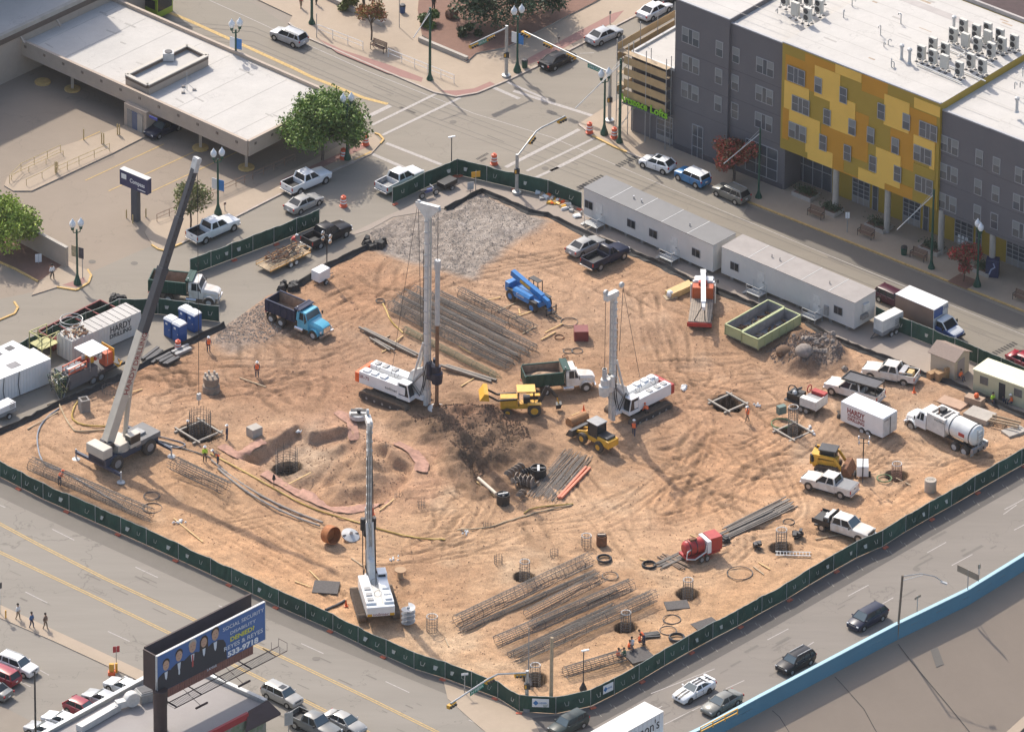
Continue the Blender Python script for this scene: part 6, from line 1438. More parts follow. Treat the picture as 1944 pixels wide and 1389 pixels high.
for y in(-.45,.4):q=MB();q.lathe([(.4,-.35),(.4,.35)],DARK,(-2.5,y,2.8),ax='y',n=16);q.build('winch_drum',r)
q=MB();q.bb(-.4,1.0,-1.4,-.6,2.0,3.2,GLASS);q.bb(-.45,1.05,-1.42,-.58,3.2,3.28,CBE);q.bb(-.45,1.05,-1.42,-.58,1.9,2.3,CBE);q.build('cab',r)
for sx in(-2.35,2.35):
 for sy in(-1,1):wheel(r,sx,sy*1.2,.92,.62,TYRED,GREY,.5)
for sx in(-3.7,3.6):
 for sy in(-1,1):
  q=MB();q.bar((sx,0,.95),(sx,sy*3.3,.95),.28,CDK,.3);q.cyl((sx,sy*3.3,1.3),(sx,sy*3.3,.1),.09,LGREY);q.build('outrigger',r);q=MB();q.lathe([(.45,.03),(.42,.12),(.1,.2)],LGREY,(sx,sy*3.3,0),n=16);q.build('outrigger_float',r)
wa=G(224,893);wb_=G(281,864);c=(wa+wb_)/2+Vector((-math.sin(hR),math.cos(hR),0))*1.3
r.location=(c.x,c.y,.03);r.rotation_euler=(0,0,hR)
Ri=Matrix.Rotation(-hR,3,'Z');hk=GH(378,822);HT=hpx(378,822,512);tip=Ri@(Vector((hk.x,hk.y,HT))-Vector((c.x,c.y,.03)))
piv=Vector((-2.2,.1,3.0));bd=(tip-piv).normalized();BL_=(tip-piv).length
sd_=bd.cross(Vector((0,0,1))).normalized()
q=MB();q.bar(piv,piv+bd*BL_*.39,.98,CBE,.98);q.build('boom_base',r)
q=MB();q.bar(piv+bd*BL_*.39,piv+bd*BL_*.60,.84,CGR,.84);q.bar(piv+bd*BL_*.60,piv+bd*BL_*.62,.9,CGR,.9);q.bar(piv+bd*BL_*.62,piv+bd*BL_*.8,.7,CGR,.7);q.bar(piv+bd*BL_*.8,piv+bd*BL_*.97,.56,CGR,.56)
for f in np.linspace(.66,.95,12):
 pass
q.build('boom_extension',r)
q=MB();q.bar(piv+bd*BL_*.96,tip+Vector((0,0,.3)),.8,LGREY,.5);q.lathe([(.35,-.3),(.35,.3)],LGREY,tuple(tip),ax='y',n=14);q.build('boom_head',r)
q=MB();q.cyl((.2,.1,2.2),piv+bd*9.5+Vector((0.0,0,0)),.2,CBE);q.cyl((.2,.1,2.2),piv+bd*5+Vector((.9,0,-.3)),.26,CBE);q.build('boom_cylinder',r)
q=MB();q.cyl(tip,(tip.x,tip.y,4.6),.03,DARK,n=5);q.cyl(tip+Vector((.3,0,0)),piv+Vector((.4,0,1.2))*1,.02,DARK,n=4);q.build('hoist_rope',r)
q=MB();q.bb(tip.x-.2,tip.x+.2,tip.y-.15,tip.y+.15,4.0,4.7,LGREY);q.cyl((tip.x,tip.y,3.3),(tip.x,tip.y,4.0),.05,DARK);q.build('hook_block',r)
Rz=Matrix.Rotation(hR,3,'Z')
# lettering on the boom face that looks to the camera side
cd=Ri@Vector((0,-1,.6)).normalized();fn=(cd-bd*cd.dot(bd)).normalized();k1=bd.cross(Vector((0,0,1))).normalized();k2=k1.cross(bd)
fn=max((k1,-k1,k2,-k2),key=lambda v:v.dot(cd));upv=fn.cross(bd)
text('lettering','HARDY',r,piv+bd*BL_*.22+fn*.495,bd,upv,.62,RBLK,.01,w=3.1,thick=.01);text('lettering','DRILLING',r,piv+bd*BL_*.335+fn*.495,bd,upv,.62,RBLK,.01,w=3.6,thick=.01)
q=MB()
for f in np.linspace(.64,.94,14):
 p=piv+bd*BL_*f+fn*(.355 if f<.8 else.285)+upv*.15;q.bar(p,p+bd*.22,.12,BLACK,.02,up=tuple(fn))
q.build('boom_openings',r)
# boom truck
def flat(r,x0,x1,m=WOOD,w=1.2,z=1.15):
 q=MB();q.bb(x0,x1,-w,w,z,z+.1,m)
 for i in range(10):y=-w+i*w/5;q.bb(x0,x1,y,y+.03,z+.1,z+.11,DARK)
 q.build('flat_deck',r)
hT=head((1328,625),(1338,552));r=empty('boom_truck','flatbed boom truck seen from behind with a white folded boom','boom truck');chassis(r,-4.6,3.0)
flat(r,-4.6,.3,mat('worn_timber_deck',(.30,.25,.20),.9,0,.25,2));truck_cab(r,WHITE,1.6,hood=1.2)
q=MB();q.bb(.4,1.5,-1.1,1.1,1.1,2.5,mat('boom_orange_red',(.50,.10,.03),.5,0,.15,1));q.bb(.9,1.5,-.4,.5,2.5,2.9,RED);q.build('crane_pedestal',r,bevel=.05)
q=MB();q.bar((2.2,.1,3.1),(-4.0,-.35,3.1),.5,WHITE,.6);q.bar((-3.9,-.35,3.05),(-4.9,-.42,3.05),.32,WHITE,.4);q.bar((2.2,.1,3.2),(2.9,.15,3.2),.6,LGREY,.4);q.build('boom',r)
q=MB();
for s in(-.6,.6):q.bar((-4.4,s,1.2),(-4.1,-.35+s*.15,2.9),.08,BLACK)
q.build('boom_rest',r);q=MB();q.bb(-4.75,-4.6,-1.3,1.3,.7,1.15,RED);q.build('rear_bumper',r)
for s in(-1,1):
 wheel(r,3.0,s*.95,.52,.3,TYRED,LGREY);wheel(r,-2.2,s*.95,.52,.5,TYRED,LGREY);wheel(r,-3.5,s*.95,.52,.5,TYRED,LGREY)
 q=MB();q.bar((1.0,s*1.25,.4),(1.0,s*1.25,2.6),.16,DWHITE);q.build('outrigger',r)
put(r,1333,590,hT)
# telehandler
r=empty('telehandler','bright blue telescopic handler with forks lowered','telehandler');h=head((971,570),(1012,593))
q=MB();q.bb(-2.7,2.3,-.7,.7,.75,1.4,BLUEP);q.bb(-2.9,-2.2,-.9,.9,.8,1.9,BLUEP);q.build('frame',r,bevel=.05)
q=MB();q.loft([[(x,y,z)for y,z in((-1.15,.9),(-1.15,1.5),(-.95,1.75),(-.5,1.75),(-.5,.9))]for x in(-1.4,-1.0,.9,1.2)],BLUEP);q.build('engine_cover',r,smooth=30)
q=MB()
for x,y in((-.6,.5),(.8,.5),(-.6,1.15),(.8,1.15)):q.bar((x,y,1.3),(x-.05,y,2.7),.07,BLACK)
q.bb(-.65,.8,.48,1.17,2.68,2.76,BLACK);q.build('cab_cage',r);q=MB();q.bb(-.4,.3,.6,1.1,1.3,1.7,DARK);q.build('seat',r)
q=MB();q.bar((-2.7,0,2.7),(2.1,0,1.75),.52,BLUEP,.62);q.build('boom',r);q=MB();q.bar((1.9,0,1.8),(3.0,0,1.5),.4,BLUEP,.45);q.bar((2.9,0,1.6),(3.3,0,.6),.36,BLUEP,.4);q.build('boom_extension',r)
q=MB();q.bar((-1.2,-.27,2.41),(.4,-.27,2.09),.03,YEL,.38);q.build('warning_panel',r)
text('lettering','Genie',r,(-.2,-1.16,1.35),(1,0,0),(0,0,1),.36,SIGNW,.01)
q=MB();q.bb(3.4,3.5,-.75,.75,.25,.35,BLACK);q.bb(3.4,3.5,-.75,.75,.95,1.05,BLACK)
for y in(-.7,0,.7):q.bb(3.4,3.5,y-.04,y+.04,.25,1.2,BLACK)
q.build('fork_carriage',r)
for y in(-.35,.35):q=MB();q.bb(3.5,4.7,y-.07,y+.07,.12,.18,BLACK);q.build('fork',r)
for x in(-1.75,1.65):
 for s in(-1,1):
  wheel(r,x,s*1.0,.66,.42,TYRED,BLUEP,.5);q=MB();q.bb(x-.6,x+.6,s*.8,s*1.2,1.36,1.42,BLACK);q.build('mudguard',r)
p=(G(971,571)+G(1012,595))/2;c=p+Vector((-math.sin(h),math.cos(h),0))*1.0;r.location=(c.x,c.y,.02);r.rotation_euler=(0,0,h)
# backhoe loader, facing left
def cabbox(r,x0,x1,w,z0,z1,roofm,solid=False):
 q=MB()
 for x in(x0,x1):
  for s in(-1,1):q.bar((x,s*w,z0),(x,s*w*.95,z1),.08,BLACK)
 if solid:q.bb(x0+.05,x1-.05,-w+.04,w-.04,z0,z1-.05,GLASS)
 q.build('cab_frame',r);q=MB();q.bb(x0-.15,x1+.2,-w-.1,w+.1,z1,z1+.12,roofm);q.build('cab_roof',r,bevel=.05)
r=empty('backhoe_loader','yellow backhoe loader with an amber canopy facing left','backhoe');h=head((1012,790),(969,791))
q=MB();q.bb(-1.4,2.6,-.45,.45,.6,1.2,YEL);q.bb(.8,2.6,-.5,.5,1.0,1.95,YEL);q.build('body',r,bevel=.06)
cabbox(r,-.9,.7,.7,1.1,2.75,mat('canopy_amber',(.78,.42,.08),.5,0,.1,2));q=MB();q.bb(-.5,.2,-.35,.35,1.2,1.9,BLACK);q.build('seat',r)
for s in(-1,1):
 q=MB();q.bar((.9,s*.65,1.9),(2.9,s*.65,1.8),.12,BLACK,.2);q.bar((2.9,s*.65,1.8),(3.9,s*.65,2.4),.12,BLACK,.2);q.build('loader_arm',r)
q=MB();q.prof([(3.8,2.0),(4.8,2.1),(4.3,2.9),(3.9,2.8)],-1.15,1.15,YEL);q.build('front_bucket',r)
q=MB();q.bar((-1.4,0,1.0),(-2.3,0,3.0),.26,BLACK,.4);q.bar((-2.3,0,3.0),(-3.3,0,1.7),.22,BLACK,.3);q.bar((-3.3,0,1.7),(-3.5,0,.9),.12,YEL);q.build('digging_arm',r);q=MB();q.prof([(-3.2,.9),(-3.8,1.0),(-3.7,.5),(-3.2,.45)],-.35,.35,BLACK);q.build('rear_bucket',r)
for s in(-1,1):wheel(r,-.9,s*.95,.72,.45,TYRED,YEL,.55);wheel(r,1.9,s*.85,.46,.32,TYRED,YEL,.55);q=MB();q.bb(-1.6,-.2,s*.7,s*1.2,1.45,1.52,YEL);q.build('mudguard',r)
p=(G(1012,792)+G(969,793))/2;c=p+Vector((math.sin(h),-math.cos(h),0))*.9;r.location=(c.x+.4,c.y,hgt(c.x,c.y));r.rotation_euler=(0,0,h)
# wheel loader
r=empty('wheel_loader','compact yellow wheel loader with a dark closed cab, below the second rig','loader');h=head((1136,861),(1104,844))
q=MB();q.bb(-2.4,1.4,-.6,.6,.6,1.2,YEL);q.bb(-2.6,-.9,-.75,.75,.8,1.6,YEL);q.bb(-2.3,-.8,-.6,.6,1.6,1.85,DARK);q.build('body',r,bevel=.08)
cabbox(r,-.8,.5,.65,1.2,2.8,GREY,True)
for s in(-1,1):q=MB();q.bar((.7,s*.5,1.4),(2.4,s*.5,.8),.14,YEL,.25);q.build('loader_arm',r);wheel(r,-1.3,s*.85,.62,.4,TYRED,YEL,.5);wheel(r,1.1,s*.85,.62,.4,TYRED,YEL,.5)
q=MB();q.prof([(2.3,.3),(3.3,.2),(2.8,1.0),(2.3,1.1)],-1.2,1.2,DARK);q.build('bucket',r)
p=(G(1136,862)+G(1104,846))/2;n=Vector((-math.sin(h),math.cos(h),0));n=-n if n.y<0 else n;c=p+n*.85;r.location=(c.x,c.y,hgt(c.x,c.y));r.rotation_euler=(0,0,h)
# skid steer
r=empty('skid_loader','compact yellow and black track loader with a muddy bucket','loader');h=head((1548,893),(1600,905));crawler(r,2.0,.35,.7,1.4)
q=MB();q.bb(-1.2,.8,-.6,.6,.4,1.15,YEL);q.bb(-1.4,-.7,-.75,.75,.7,1.5,YEL);q.build('body',r,bevel=.05);cabbox(r,-.6,.6,.5,1.1,2.0,DARK,True)
for s in(-1,1):q=MB();q.bar((-1.2,s*.75,1.6),(.7,s*.75,1.5),.14,YEL,.25);q.bar((.7,s*.75,1.5),(1.4,s*.75,.5),.14,YEL,.2);q.bar((-1.2,s*.75,1.0),(-1.2,s*.75,1.65),.2,BLACK,.3);q.build('lift_arm',r)
q=MB();q.prof([(1.35,.15),(2.2,.1),(1.8,.9),(1.35,.85)],-.95,.95,RUST);q.build('bucket',r)
put(r,1572,892,h+.12);r.scale=(1.25,)*3
# vacuum truck
h=head((1824,860),(1729,815));r=empty('vacuum_truck','white vacuum excavation truck with a round rear tank','vacuum truck');chassis(r,-5.0,3.6);truck_cab(r,WHITE,1.7,hood=1.5)
q=MB();q.bb(-.9,1.55,-1.2,1.2,1.1,3.1,DWHITE);
for i in range(4):q.bb(-.7+i*.55,-.4+i*.55,-.8,.8,3.1,3.16,DARK)
q.build('filter_housing',r,bevel=.05)
q=MB();q.lathe([(.01,-4.75),(.7,-4.7),(1.1,-4.4),(1.15,-4.2),(1.15,-.95),(1.1,-.92)],mat('tank_white',(.76,.75,.71),.65,0,.12,1),(0,0,2.25),n=24,ax='x');q.build('tank',r,smooth=35)
q=MB()
for x in(-4.15,-1.5):q.ring((x,0,2.25),1.17,.05,DARK,ax='x',n=24)
q.build('tank_bands',r);q=MB();q.cyl((.4,.6,3.1),(.4,.6,3.9),.06,RUST);q.bb(.2,.7,-.5,.3,3.1,3.45,DARK);q.build('vent_stack',r)
q=MB();q.bb(-4.9,-1.0,-1.2,-.9,1.0,1.35,DWHITE);q.bb(-4.9,-4.6,-1.2,1.2,.7,1.2,GREY)
for s in(-.35,.35):q.bar((-4.85,s,.9),(-4.75,s,3.2),.06,LGREY)
for i in range(6):q.bar((-4.85,-.35,1.2+i*.35),(-4.85,.35,1.2+i*.35),.05,LGREY)
q.build('rear_ladder',r);text('lettering','VACTRON',r,(-.2,1.215,2.7),(-1,0,0),(0,0,1),.22,LBLK,.01);q=MB();q.bb(-3.6,-2.8,1.16,1.17,2.1,2.5,RED);q.build('tank_decal',r)
for s in(-1,1):
 wheel(r,3.75,s*1.0,.52,.3,TYRED,CONC)
 for x in(-2.3,-3.65):wheel(r,x,s*.98,.52,.5,TYRED,LGREY)
 q=MB();q.bb(-4.6,-4.57,s*.75,s*1.2,.25,1.0,LGREY);q.build('mud_flap',r)
b_=G(1729,817);t=Vector((math.cos(h),math.sin(h),0));n=Vector((-t.y,t.x,0));n=-n if n.y<0 else n;c=b_-t*3.75+n*1.1;r.location=(c.x,c.y,.03);r.rotation_euler=(0,0,h)
# enclosed trailer
a=G(1595,806);b_=G(1675,840);t=(b_-a).normalized();L_=(b_-a).length;h=math.atan2(t.y,t.x);r=empty('enclosed_trailer','white enclosed trailer with dark red HARDY lettering on its side','trailer',None,(a.x,a.y,.03),h)
q=MB();q.bb(0,L_,0,2.4,.5,2.75,WHITE);q.build('box_body',r,bevel=.04);q=MB();q.bb(.02,L_-.02,.02,2.38,2.75,2.79,WHITE);q.build('roof',r)
text('lettering','HARDY',r,(L_*.36,-.01,2.05),(1,0,0),(0,0,1),.6,RBLK,.012,w=2.3,thick=.03);text('lettering','FOUNDATION',r,(L_*.37,-.01,1.55),(1,0,0),(0,0,1),.27,RBLK,.012,w=2.2,thick=.03);text('lettering','DRILLING',r,(L_*.37,-.01,1.14),(1,0,0),(0,0,1),.36,RBLK,.012,w=2.2,thick=.03)
for x in(L_*.52,L_*.67):
 for y in(.0,2.4):wheel(r,x,y,.38,.24,TYRED,LGREY)
q=MB();q.bb(L_,L_+.03,.1,1.18,.6,2.65,DWHITE);q.bb(L_,L_+.03,1.22,2.3,.6,2.65,DWHITE);q.bb(L_+.03,L_+.07,1.16,1.24,.6,2.6,DARK);q.build('rear_doors',r)
q=MB();q.bar((-1.4,1.2,.55),(0,.5,.55),.08,BLACK);q.bar((-1.4,1.2,.55),(0,1.9,.55),.08,BLACK);q.cyl((-.1,.1,.9),(-.3,.1,.9),.35,TYRED);q.build('drawbar',r);text('lettering','COMPLETE',r,(L_+.035,.7,2.4),(0,1,0),(0,0,1),.16,LBLK,.01)
# service trailer with compressor
a=G(1487,770);b_=G(1548,792);t=(b_-a).normalized();L_=(b_-a).length;h=math.atan2(t.y,t.x);r=empty('service_trailer','cluttered service trailer with white lockers, red tank and black pump','trailer',None,(a.x,a.y,.03),h)
q=MB();q.bb(0,L_,.1,2.1,.6,.75,DARK);q.build('frame',r);q=MB();q.bb(L_*.5,L_,0,.7,.75,1.7,DWHITE);q.build('locker',r);q=MB();q.bb(L_*.55,L_,.75,1.5,.75,1.6,GREY);q.bb(L_-.05,L_+.04,0,2.2,.7,1.75,DWHITE);q.build('tool_bay',r)
q=MB();q.bb(L_*.6,L_,1.55,2.2,.75,1.95,RED);q.ring((L_*.5,1.8,1.9),.4,.06,RED,ax='x');q.build('hose_reel',r);q=MB();q.bb(.2,L_*.42,.3,1.7,.75,1.5,BLACK);q.ring((.6,.9,1.6),.6,.06,BLACK,ax='y');q.cyl((.4,.5,1.5),(1.4,1.4,2.0),.12,DARK);q.ball((1.0,.6,1.6),.3,LGREY,6);q.build('pump',r)
for x in(L_*.55,L_*.72):
 for y in(0,2.2):wheel(r,x,y,.38,.24,TYRED,GREY)
 # dumpsters and open containers: from their four top corners
def openbin(name,lab,cs,H_,out,inn_,lift=.25,parts=6,gr=None,fill=None,ribs=True,cat='skip'):
 P=[G(x,y,H_)for x,y in cs];o=P[0];t=(P[1]-P[0]).normalized();n=Vector((-t.y,t.x,0));L_=(P[1]-P[0]).length;W_=(P[3]-P[0]).length;s=1 if(P[3]-P[0]).dot(n)>0 else-1
 r=empty(name,lab,cat,gr,(o.x,o.y,.02),math.atan2(t.y,t.x));y0,y1=(0,W_)if s>0 else(-W_,0)
 q=MB();q.bb(0,L_,y0,y0+.08,lift,H_,out);q.bb(0,L_,y1-.08,y1,lift,H_,out);q.bb(0,.08,y0,y1,lift,H_,out);q.bb(L_-.08,L_,y0,y1,lift,H_,out);q.bb(.08,L_-.08,y0+.08,y0+.11,lift+.1,H_-.02,inn_);q.bb(.08,L_-.08,y1-.11,y1-.08,lift+.1,H_-.02,inn_);q.bb(.08,.11,y0+.1,y1-.1,lift+.1,H_-.02,inn_);q.bb(L_-.11,L_-.08,y0+.1,y1-.1,lift+.1,H_-.02,inn_);q.bb(0,L_,y0,y1,lift,lift+.12,inn_)
 if ribs:
  for i in range(parts+1):
   x=L_*i/parts;q.bb(x-.05,x+.05,y0-.06,y0,lift,H_,out);q.bb(x-.05,x+.05,y1,y1+.06,lift,H_,out)
 q.build('container_body',r)
 q=MB();
 for a_,b2 in(((0,y0),(L_,y0)),((0,y1),(L_,y1)),((0,y0),(0,y1)),((L_,y0),(L_,y1))):q.bar((*a_,H_+.03),(*b2,H_+.03),.14,out,.1)
 q.build('rim',r);q=MB();q.bar((.3,y0+.4,.12),(L_-.3,y0+.4,.12),.16,DARK,.24);q.bar((.3,y1-.4,.12),(L_-.3,y1-.4,.12),.16,DARK,.24);q.build('skid_rails',r)
 if fill:
  rr=random.Random(len(name));q=MB()
  for _ in range(60):q.box((rr.uniform(.5,L_-.5),rr.uniform(y0+.4,y1-.4),lift+.12+rr.uniform(0,.2)),(rr.uniform(.1,.9),rr.uniform(.08,.3),rr.uniform(.05,.2)),rr.choice(fill),rz=rr.uniform(0,3),rx=rr.uniform(-.3,.3))
  q.build('rubbish_load',r)
 return r,L_,y0,y1
BGR=mat('lime_green_steel',(.42,.46,.24),.5,0,.12,1);BIN_=mat('worn_grey_inside',(.26,.25,.25),.8,0,.3,1)
openbin('skip','lime green open skip with wood scraps, nearer the dirt mound',[(1408.6,631.5),(1489,585.5),(1521.8,601),(1439,645)],1.5,BGR,BIN_,gr=None,fill=[MUD,MUD,BIN_,WOOD])
openbin('skip','lime green open skip with brown rubbish, nearer the site office',[(1377,616),(1458,570),(1487,584),(1407,630)],1.5,BGR,BIN_,gr=None,fill=[WOOD,MUD,RUST,RUST])
MRN=mat('maroon_steel',(.22,.05,.045),.7,0,.3,1);DKI=mat('dark_rust_inside',(.06,.035,.03),.9,0,.3,1)
rr_,L_,y0,y1=openbin('open_container','long maroon open top container behind the white one',[(72,629),(190,570),(223,585),(105,641)],1.7,MRN,DKI,cat='container')
for f in(.25,.5,.75):q=MB();q.bar((L_*f,y0,1.74),(L_*f,y1,1.74),.12,MRN);q.build('cross_beam',rr_)
CW=mat('container_cream',(.70,.65,.58),.6,0,.06,1);CWH=mat('container_white',(.72,.72,.71),.6,0,.05,1)
def container(name,lab,a,b_,H_,W_,m,roofm,gr=None,ribs=12):
 a=G(*a);b_=G(*b_);t=(b_-a).normalized();L_=(b_-a).length;r=empty(name,lab,'container',gr,(a.x,a.y,.02),math.atan2(t.y,t.x))
 q=MB();q.bb(0,L_,0,W_,.12,H_,m)
 for i in range(int(L_/.4)):q.bb(.1+i*.4,.25+i*.4,-.03,0,.25,H_-.15,m)
 q.build('container_body',r);q=MB();q.bb(-.02,L_+.02,-.02,W_+.02,H_,H_+.05,roofm)
 for i in range(ribs):x=L_*(i+.5)/ribs;q.bb(x-.025,x+.025,.05,W_-.05,H_+.05,H_+.08,DARK if roofm is ROOFW else m)
 q.build('roof',r);q=MB()
 for y in(.3,.9,1.5,2.1):q.cyl((-.06,y*W_/2.4,.2),(-.06,y*W_/2.4,H_-.1),.03,LGREY,n=6)
 q.build('door_bars',r);return r,L_
rk_,L_=container('shipping_container','cream shipping container lettered HARDY DRILLING',(137,691),(268,633),2.65,2.44,CW,ROOFW)
text('lettering','HARDY',rk_,(L_*.70,-.035,1.95),(1,0,0),(0,0,1),.8,LBLK,.012,w=2.9,thick=.01);text('lettering','DRILLING',rk_,(L_*.70,-.035,1.2),(1,0,0),(0,0,1),.5,LBLK,.012,w=3.0,thick=.02)
q=MB();rr=random.Random(2)
for _ in range(50):q.box((rr.uniform(.2,2.6),rr.uniform(.2,2.2),2.75+rr.uniform(0,.2)),(rr.uniform(.1,.7),.1,.1),rr.choice([RUST,WOOD,MUD]),rz=rr.uniform(0,3))
tag(q.build('scrap_heap',None,tuple(rk_.location),rz=rk_.rotation_euler.z),'rusty scrap lying on the near end of the cream container roof','scrap')
q=MB();c_=rk_.location
for k_ in range(3):pass
for i in range(4):t_=i*.9;q.cyl((1.6+1.2*math.cos(t_),1.9+1.2*math.sin(t_),2.7),(1.6+1.2*math.cos(t_),1.9+1.2*math.sin(t_),4.0),.03,DARK,n=5)
q.ring((1.6,1.9,4.0),1.2,.04,TIN);q.ring((1.6,1.9,3.6),1.2,.04,TIN);tag(q.build('hoop_frame',None,tuple(c_),rz=rk_.rotation_euler.z),'round steel hoop frame standing on the container roof','frame')
wc_,L_=container('storage_container','white storage container at the left edge, the nearer one',(-60,792),(97,728),2.95,2.9,CWH,CANVAS,ribs=0)
for x in(L_-4.5,L_-8.5):q=MB();q.bb(x,x+1.3,.9,1.9,3.0,3.03,BIN_);q.build('roof_hatch',wc_)
for x in(4.2,6.2):q=MB();q.tube([(L_-x,-.03,2.95),(L_-x-.2,-.1,1.5),(L_-x,-.1,.2)],.04,BLACK,5);q.build('hanging_cable',wc_)
wc_,L_=container('storage_container','white storage container behind the nearer one, with dark roof vents',(-60,763),(57,708),2.8,2.6,CWH,CANVAS,ribs=0)
for x in(L_-1.8,L_-3.6,L_-4.8):q=MB();q.bb(x,x+.9,1.2,2.0,2.85,2.88,DARK);q.build('roof_vent',wc_)
OLV=mat('olive_yellow_steel',(.42,.40,.17),.6,0,.15,2);p=G(80,690);q=MB();rr=random.Random(5)
r=empty('stair_frame','olive yellow steel stair frame between the containers','frame',None,(p.x,p.y,0),head((137,691),(268,633)))
for x in(0,1.2,2.4):
 for y in(0,2):q=MB();q.bar((x,y,0),(x,y,3.0),.1,OLV);q.build('post',r)
q=MB();q.bb(0,2.4,0,2.0,1.6,1.66,OLV);q.bar((0,0,1.6),(2.4,0,3.0),.09,OLV);q.bar((0,2,3.0),(2.4,2,1.6),.09,OLV);q.bar((0,0,3),(2.4,0,3),.09,OLV);q.bar((0,2,3),(2.4,2,3),.09,OLV);q.bar((0,0,3),(0,2,3),.09,OLV);q.build('platform',r)
# mud pump unit
a=G(133,750);b_=G(238,704);t=(b_-a).normalized();L_=(b_-a).length;r=empty('mud_pump_unit','grey mud pump trailer with orange shakers and a white sun canopy','pump unit',None,(a.x,a.y,.05),math.atan2(t.y,t.x));PG=mat('pump_grey',(.12,.12,.13),.6,0,.12,1)
q=MB();q.hexa([(0,0,.5),(L_*.5,0,.8),(L_*.5,2.3,.8),(0,2.3,.5)],[(-.2,0,2.3),(L_*.5,0,2.1),(L_*.5,2.3,2.1),(-.2,2.3,2.3)],PG);q.bb(L_*.5,L_,0,2.3,.8,1.1,DARK);q.build('tank_body',r)
OR2=mat('shaker_orange',(.62,.13,.06),.5,0,.15,2);q=MB()
for y in(.1,1.1):q.bar((-.1,y,2.9),(2.4,y,3.1),.1,OR2);q.bar((-.1,y,2.4),(2.4,y,2.5),.1,OR2);[q.bar((x,y,2.3),(x,y,3.0),.09,OR2)for x in(0,.8,1.6,2.4)]
q.bb(.2,2.2,.2,1.0,2.45,2.75,LGREY);q.build('shaker',r);q=MB();q.bb(L_*.7,L_*.85,.5,1.6,1.1,2.6,OR2);q.build('diesel_engine',r,bevel=.05);q=MB();q.bb(L_*.83,L_*.84,.3,2.3,1.5,3.0,YEL);q.build('engine_panel',r)
q=MB();q.bb(2.6,5.2,-.2,2.4,3.6,3.66,CANVAS);q.build('canopy',r)
for x in(2.7,5.1):
 for y in(-.1,2.3):q=MB();q.cyl((x,y,1.8),(x,y,3.6),.04,TIN,n=6);q.build('canopy_pole',r)
rr=random.Random(8);q=MB()
for _ in range(16):q.box((rr.uniform(2.6,L_*.7),rr.uniform(.2,2.1),rr.uniform(2.2,2.7)),(rr.uniform(.2,.6),.3,rr.uniform(.2,.7)),rr.choice([RED,OR2,DWHITE,PG,YEL]))
for i in range(5):q.tube([(L_*.8,.1,1.5),(L_*.86+i*.1,-.1,.9),(L_*.95,.2*i,1.3)],.05,rr.choice([YEL,RED,BLACK]),5)
q.build('pump_fittings',r)
for x in(L_*.42,L_*.56):
 for y in(.1,2.2):wheel(r,x,y,.5,.3,TYRED,GREY)
q=MB();rr=random.Random(11)
for _ in range(60):
 P=[Vector((rr.uniform(-1.5,0),rr.uniform(-.3,2),rr.uniform(0,2.6)))for _ in range(3)];q.tube(P,.035,rr.choice([BLACK,OLV,TIN,DGREEN]),4)
tag(q.build('hose_tangle',None,tuple(r.location),rz=r.rotation_euler.z),'tangle of hoses and nets hanging at the end of the mud pump','hoses')
# portable toilets
def potty():
 r=empty('portable_toilet','x','portable toilet');PB=mat('toilet_blue',(.008,.085,.30),.5,0,.1,2);q=MB();q.bb(-.56,.56,-.56,.56,.06,2.05,PB);q.build('cabin',r,bevel=.04)
 q=MB();q.bb(-.42,.42,-.6,-.56,.15,1.95,PB);d=q.build('door',r);q=MB();q.bb(.28,.36,-.64,-.6,1.0,1.12,DWHITE);q.build('latch',d)
 q=MB();q.loft([[(x,-.6,2.05),(x,-.45,2.2+h),(x,.45,2.2+h),(x,.6,2.05)]for x,h in((-.6,0),(-.3,.1),(.3,.1),(.6,0))],WHITE);q.build('roof',r,smooth=30);q=MB();q.bb(-.25,.05,-.615,-.6,1.55,1.8,SIGNW);q.build('notice',r);return r
pt=potty();hP=head((324,636),(338,643))
for i,(px,py,lab)in enumerate(((325,637,'near left one of four blue portable toilets with white roofs'),(341,646,'blue portable toilet nearest the viewer, right one of the front pair'),(353,618,'blue portable toilet at the back left of the four'),(369,626,'blue portable toilet at the back right, close to the screen'))):
 o=pt if i==0 else dup(pt);p=G(px,py);o.location=(p.x,p.y,0);o.rotation_euler=(0,0,hP);o['label']=lab;o['group']='four blue portable toilets'
 # generator trailer, light towers
def gen(lab,px,py,h,m,L_=3.2,W_=1.3,H_=1.9,tandem=True):
 r=empty('generator_trailer',lab,'generator');q=MB();q.bb(-L_/2,L_/2,-W_/2,W_/2,.7,H_+.4,m);q.build('housing',r,bevel=.05);q=MB();q.bb(-L_/2-.02,L_/2+.02,-W_/2-.02,W_/2+.02,.5,.95,GREY);q.build('fuel_base',r)
 for x in((-.35,.35)if tandem else(0,)):
  for s in(-1,1):wheel(r,x,s*(W_/2+.12),.34,.2,None,LGREY)
 q=MB();q.bar((-L_/2,-.4,.5),(-L_/2-1.1,0,.4),.08,DARK);q.bar((-L_/2,.4,.5),(-L_/2-1.1,0,.4),.08,DARK);q.build('drawbar',r);q=MB();
 for i in range(4):q.bb(L_*.1,L_*.4,-W_/2-.03,-W_/2-.02,1.1+i*.2,1.2+i*.2,GREY)
 q.build('louvre',r);return put(r,px,py,h)
gen('white and grey generator trailer behind the nearer site office',1686,632,head((1660,645),(1710,620)),DWHITE)
gen('small white compressor trailer at the left edge by the containers',8,790,head((-10,797),(30,779)),WHITE,2.2,1.3,1.2,False)
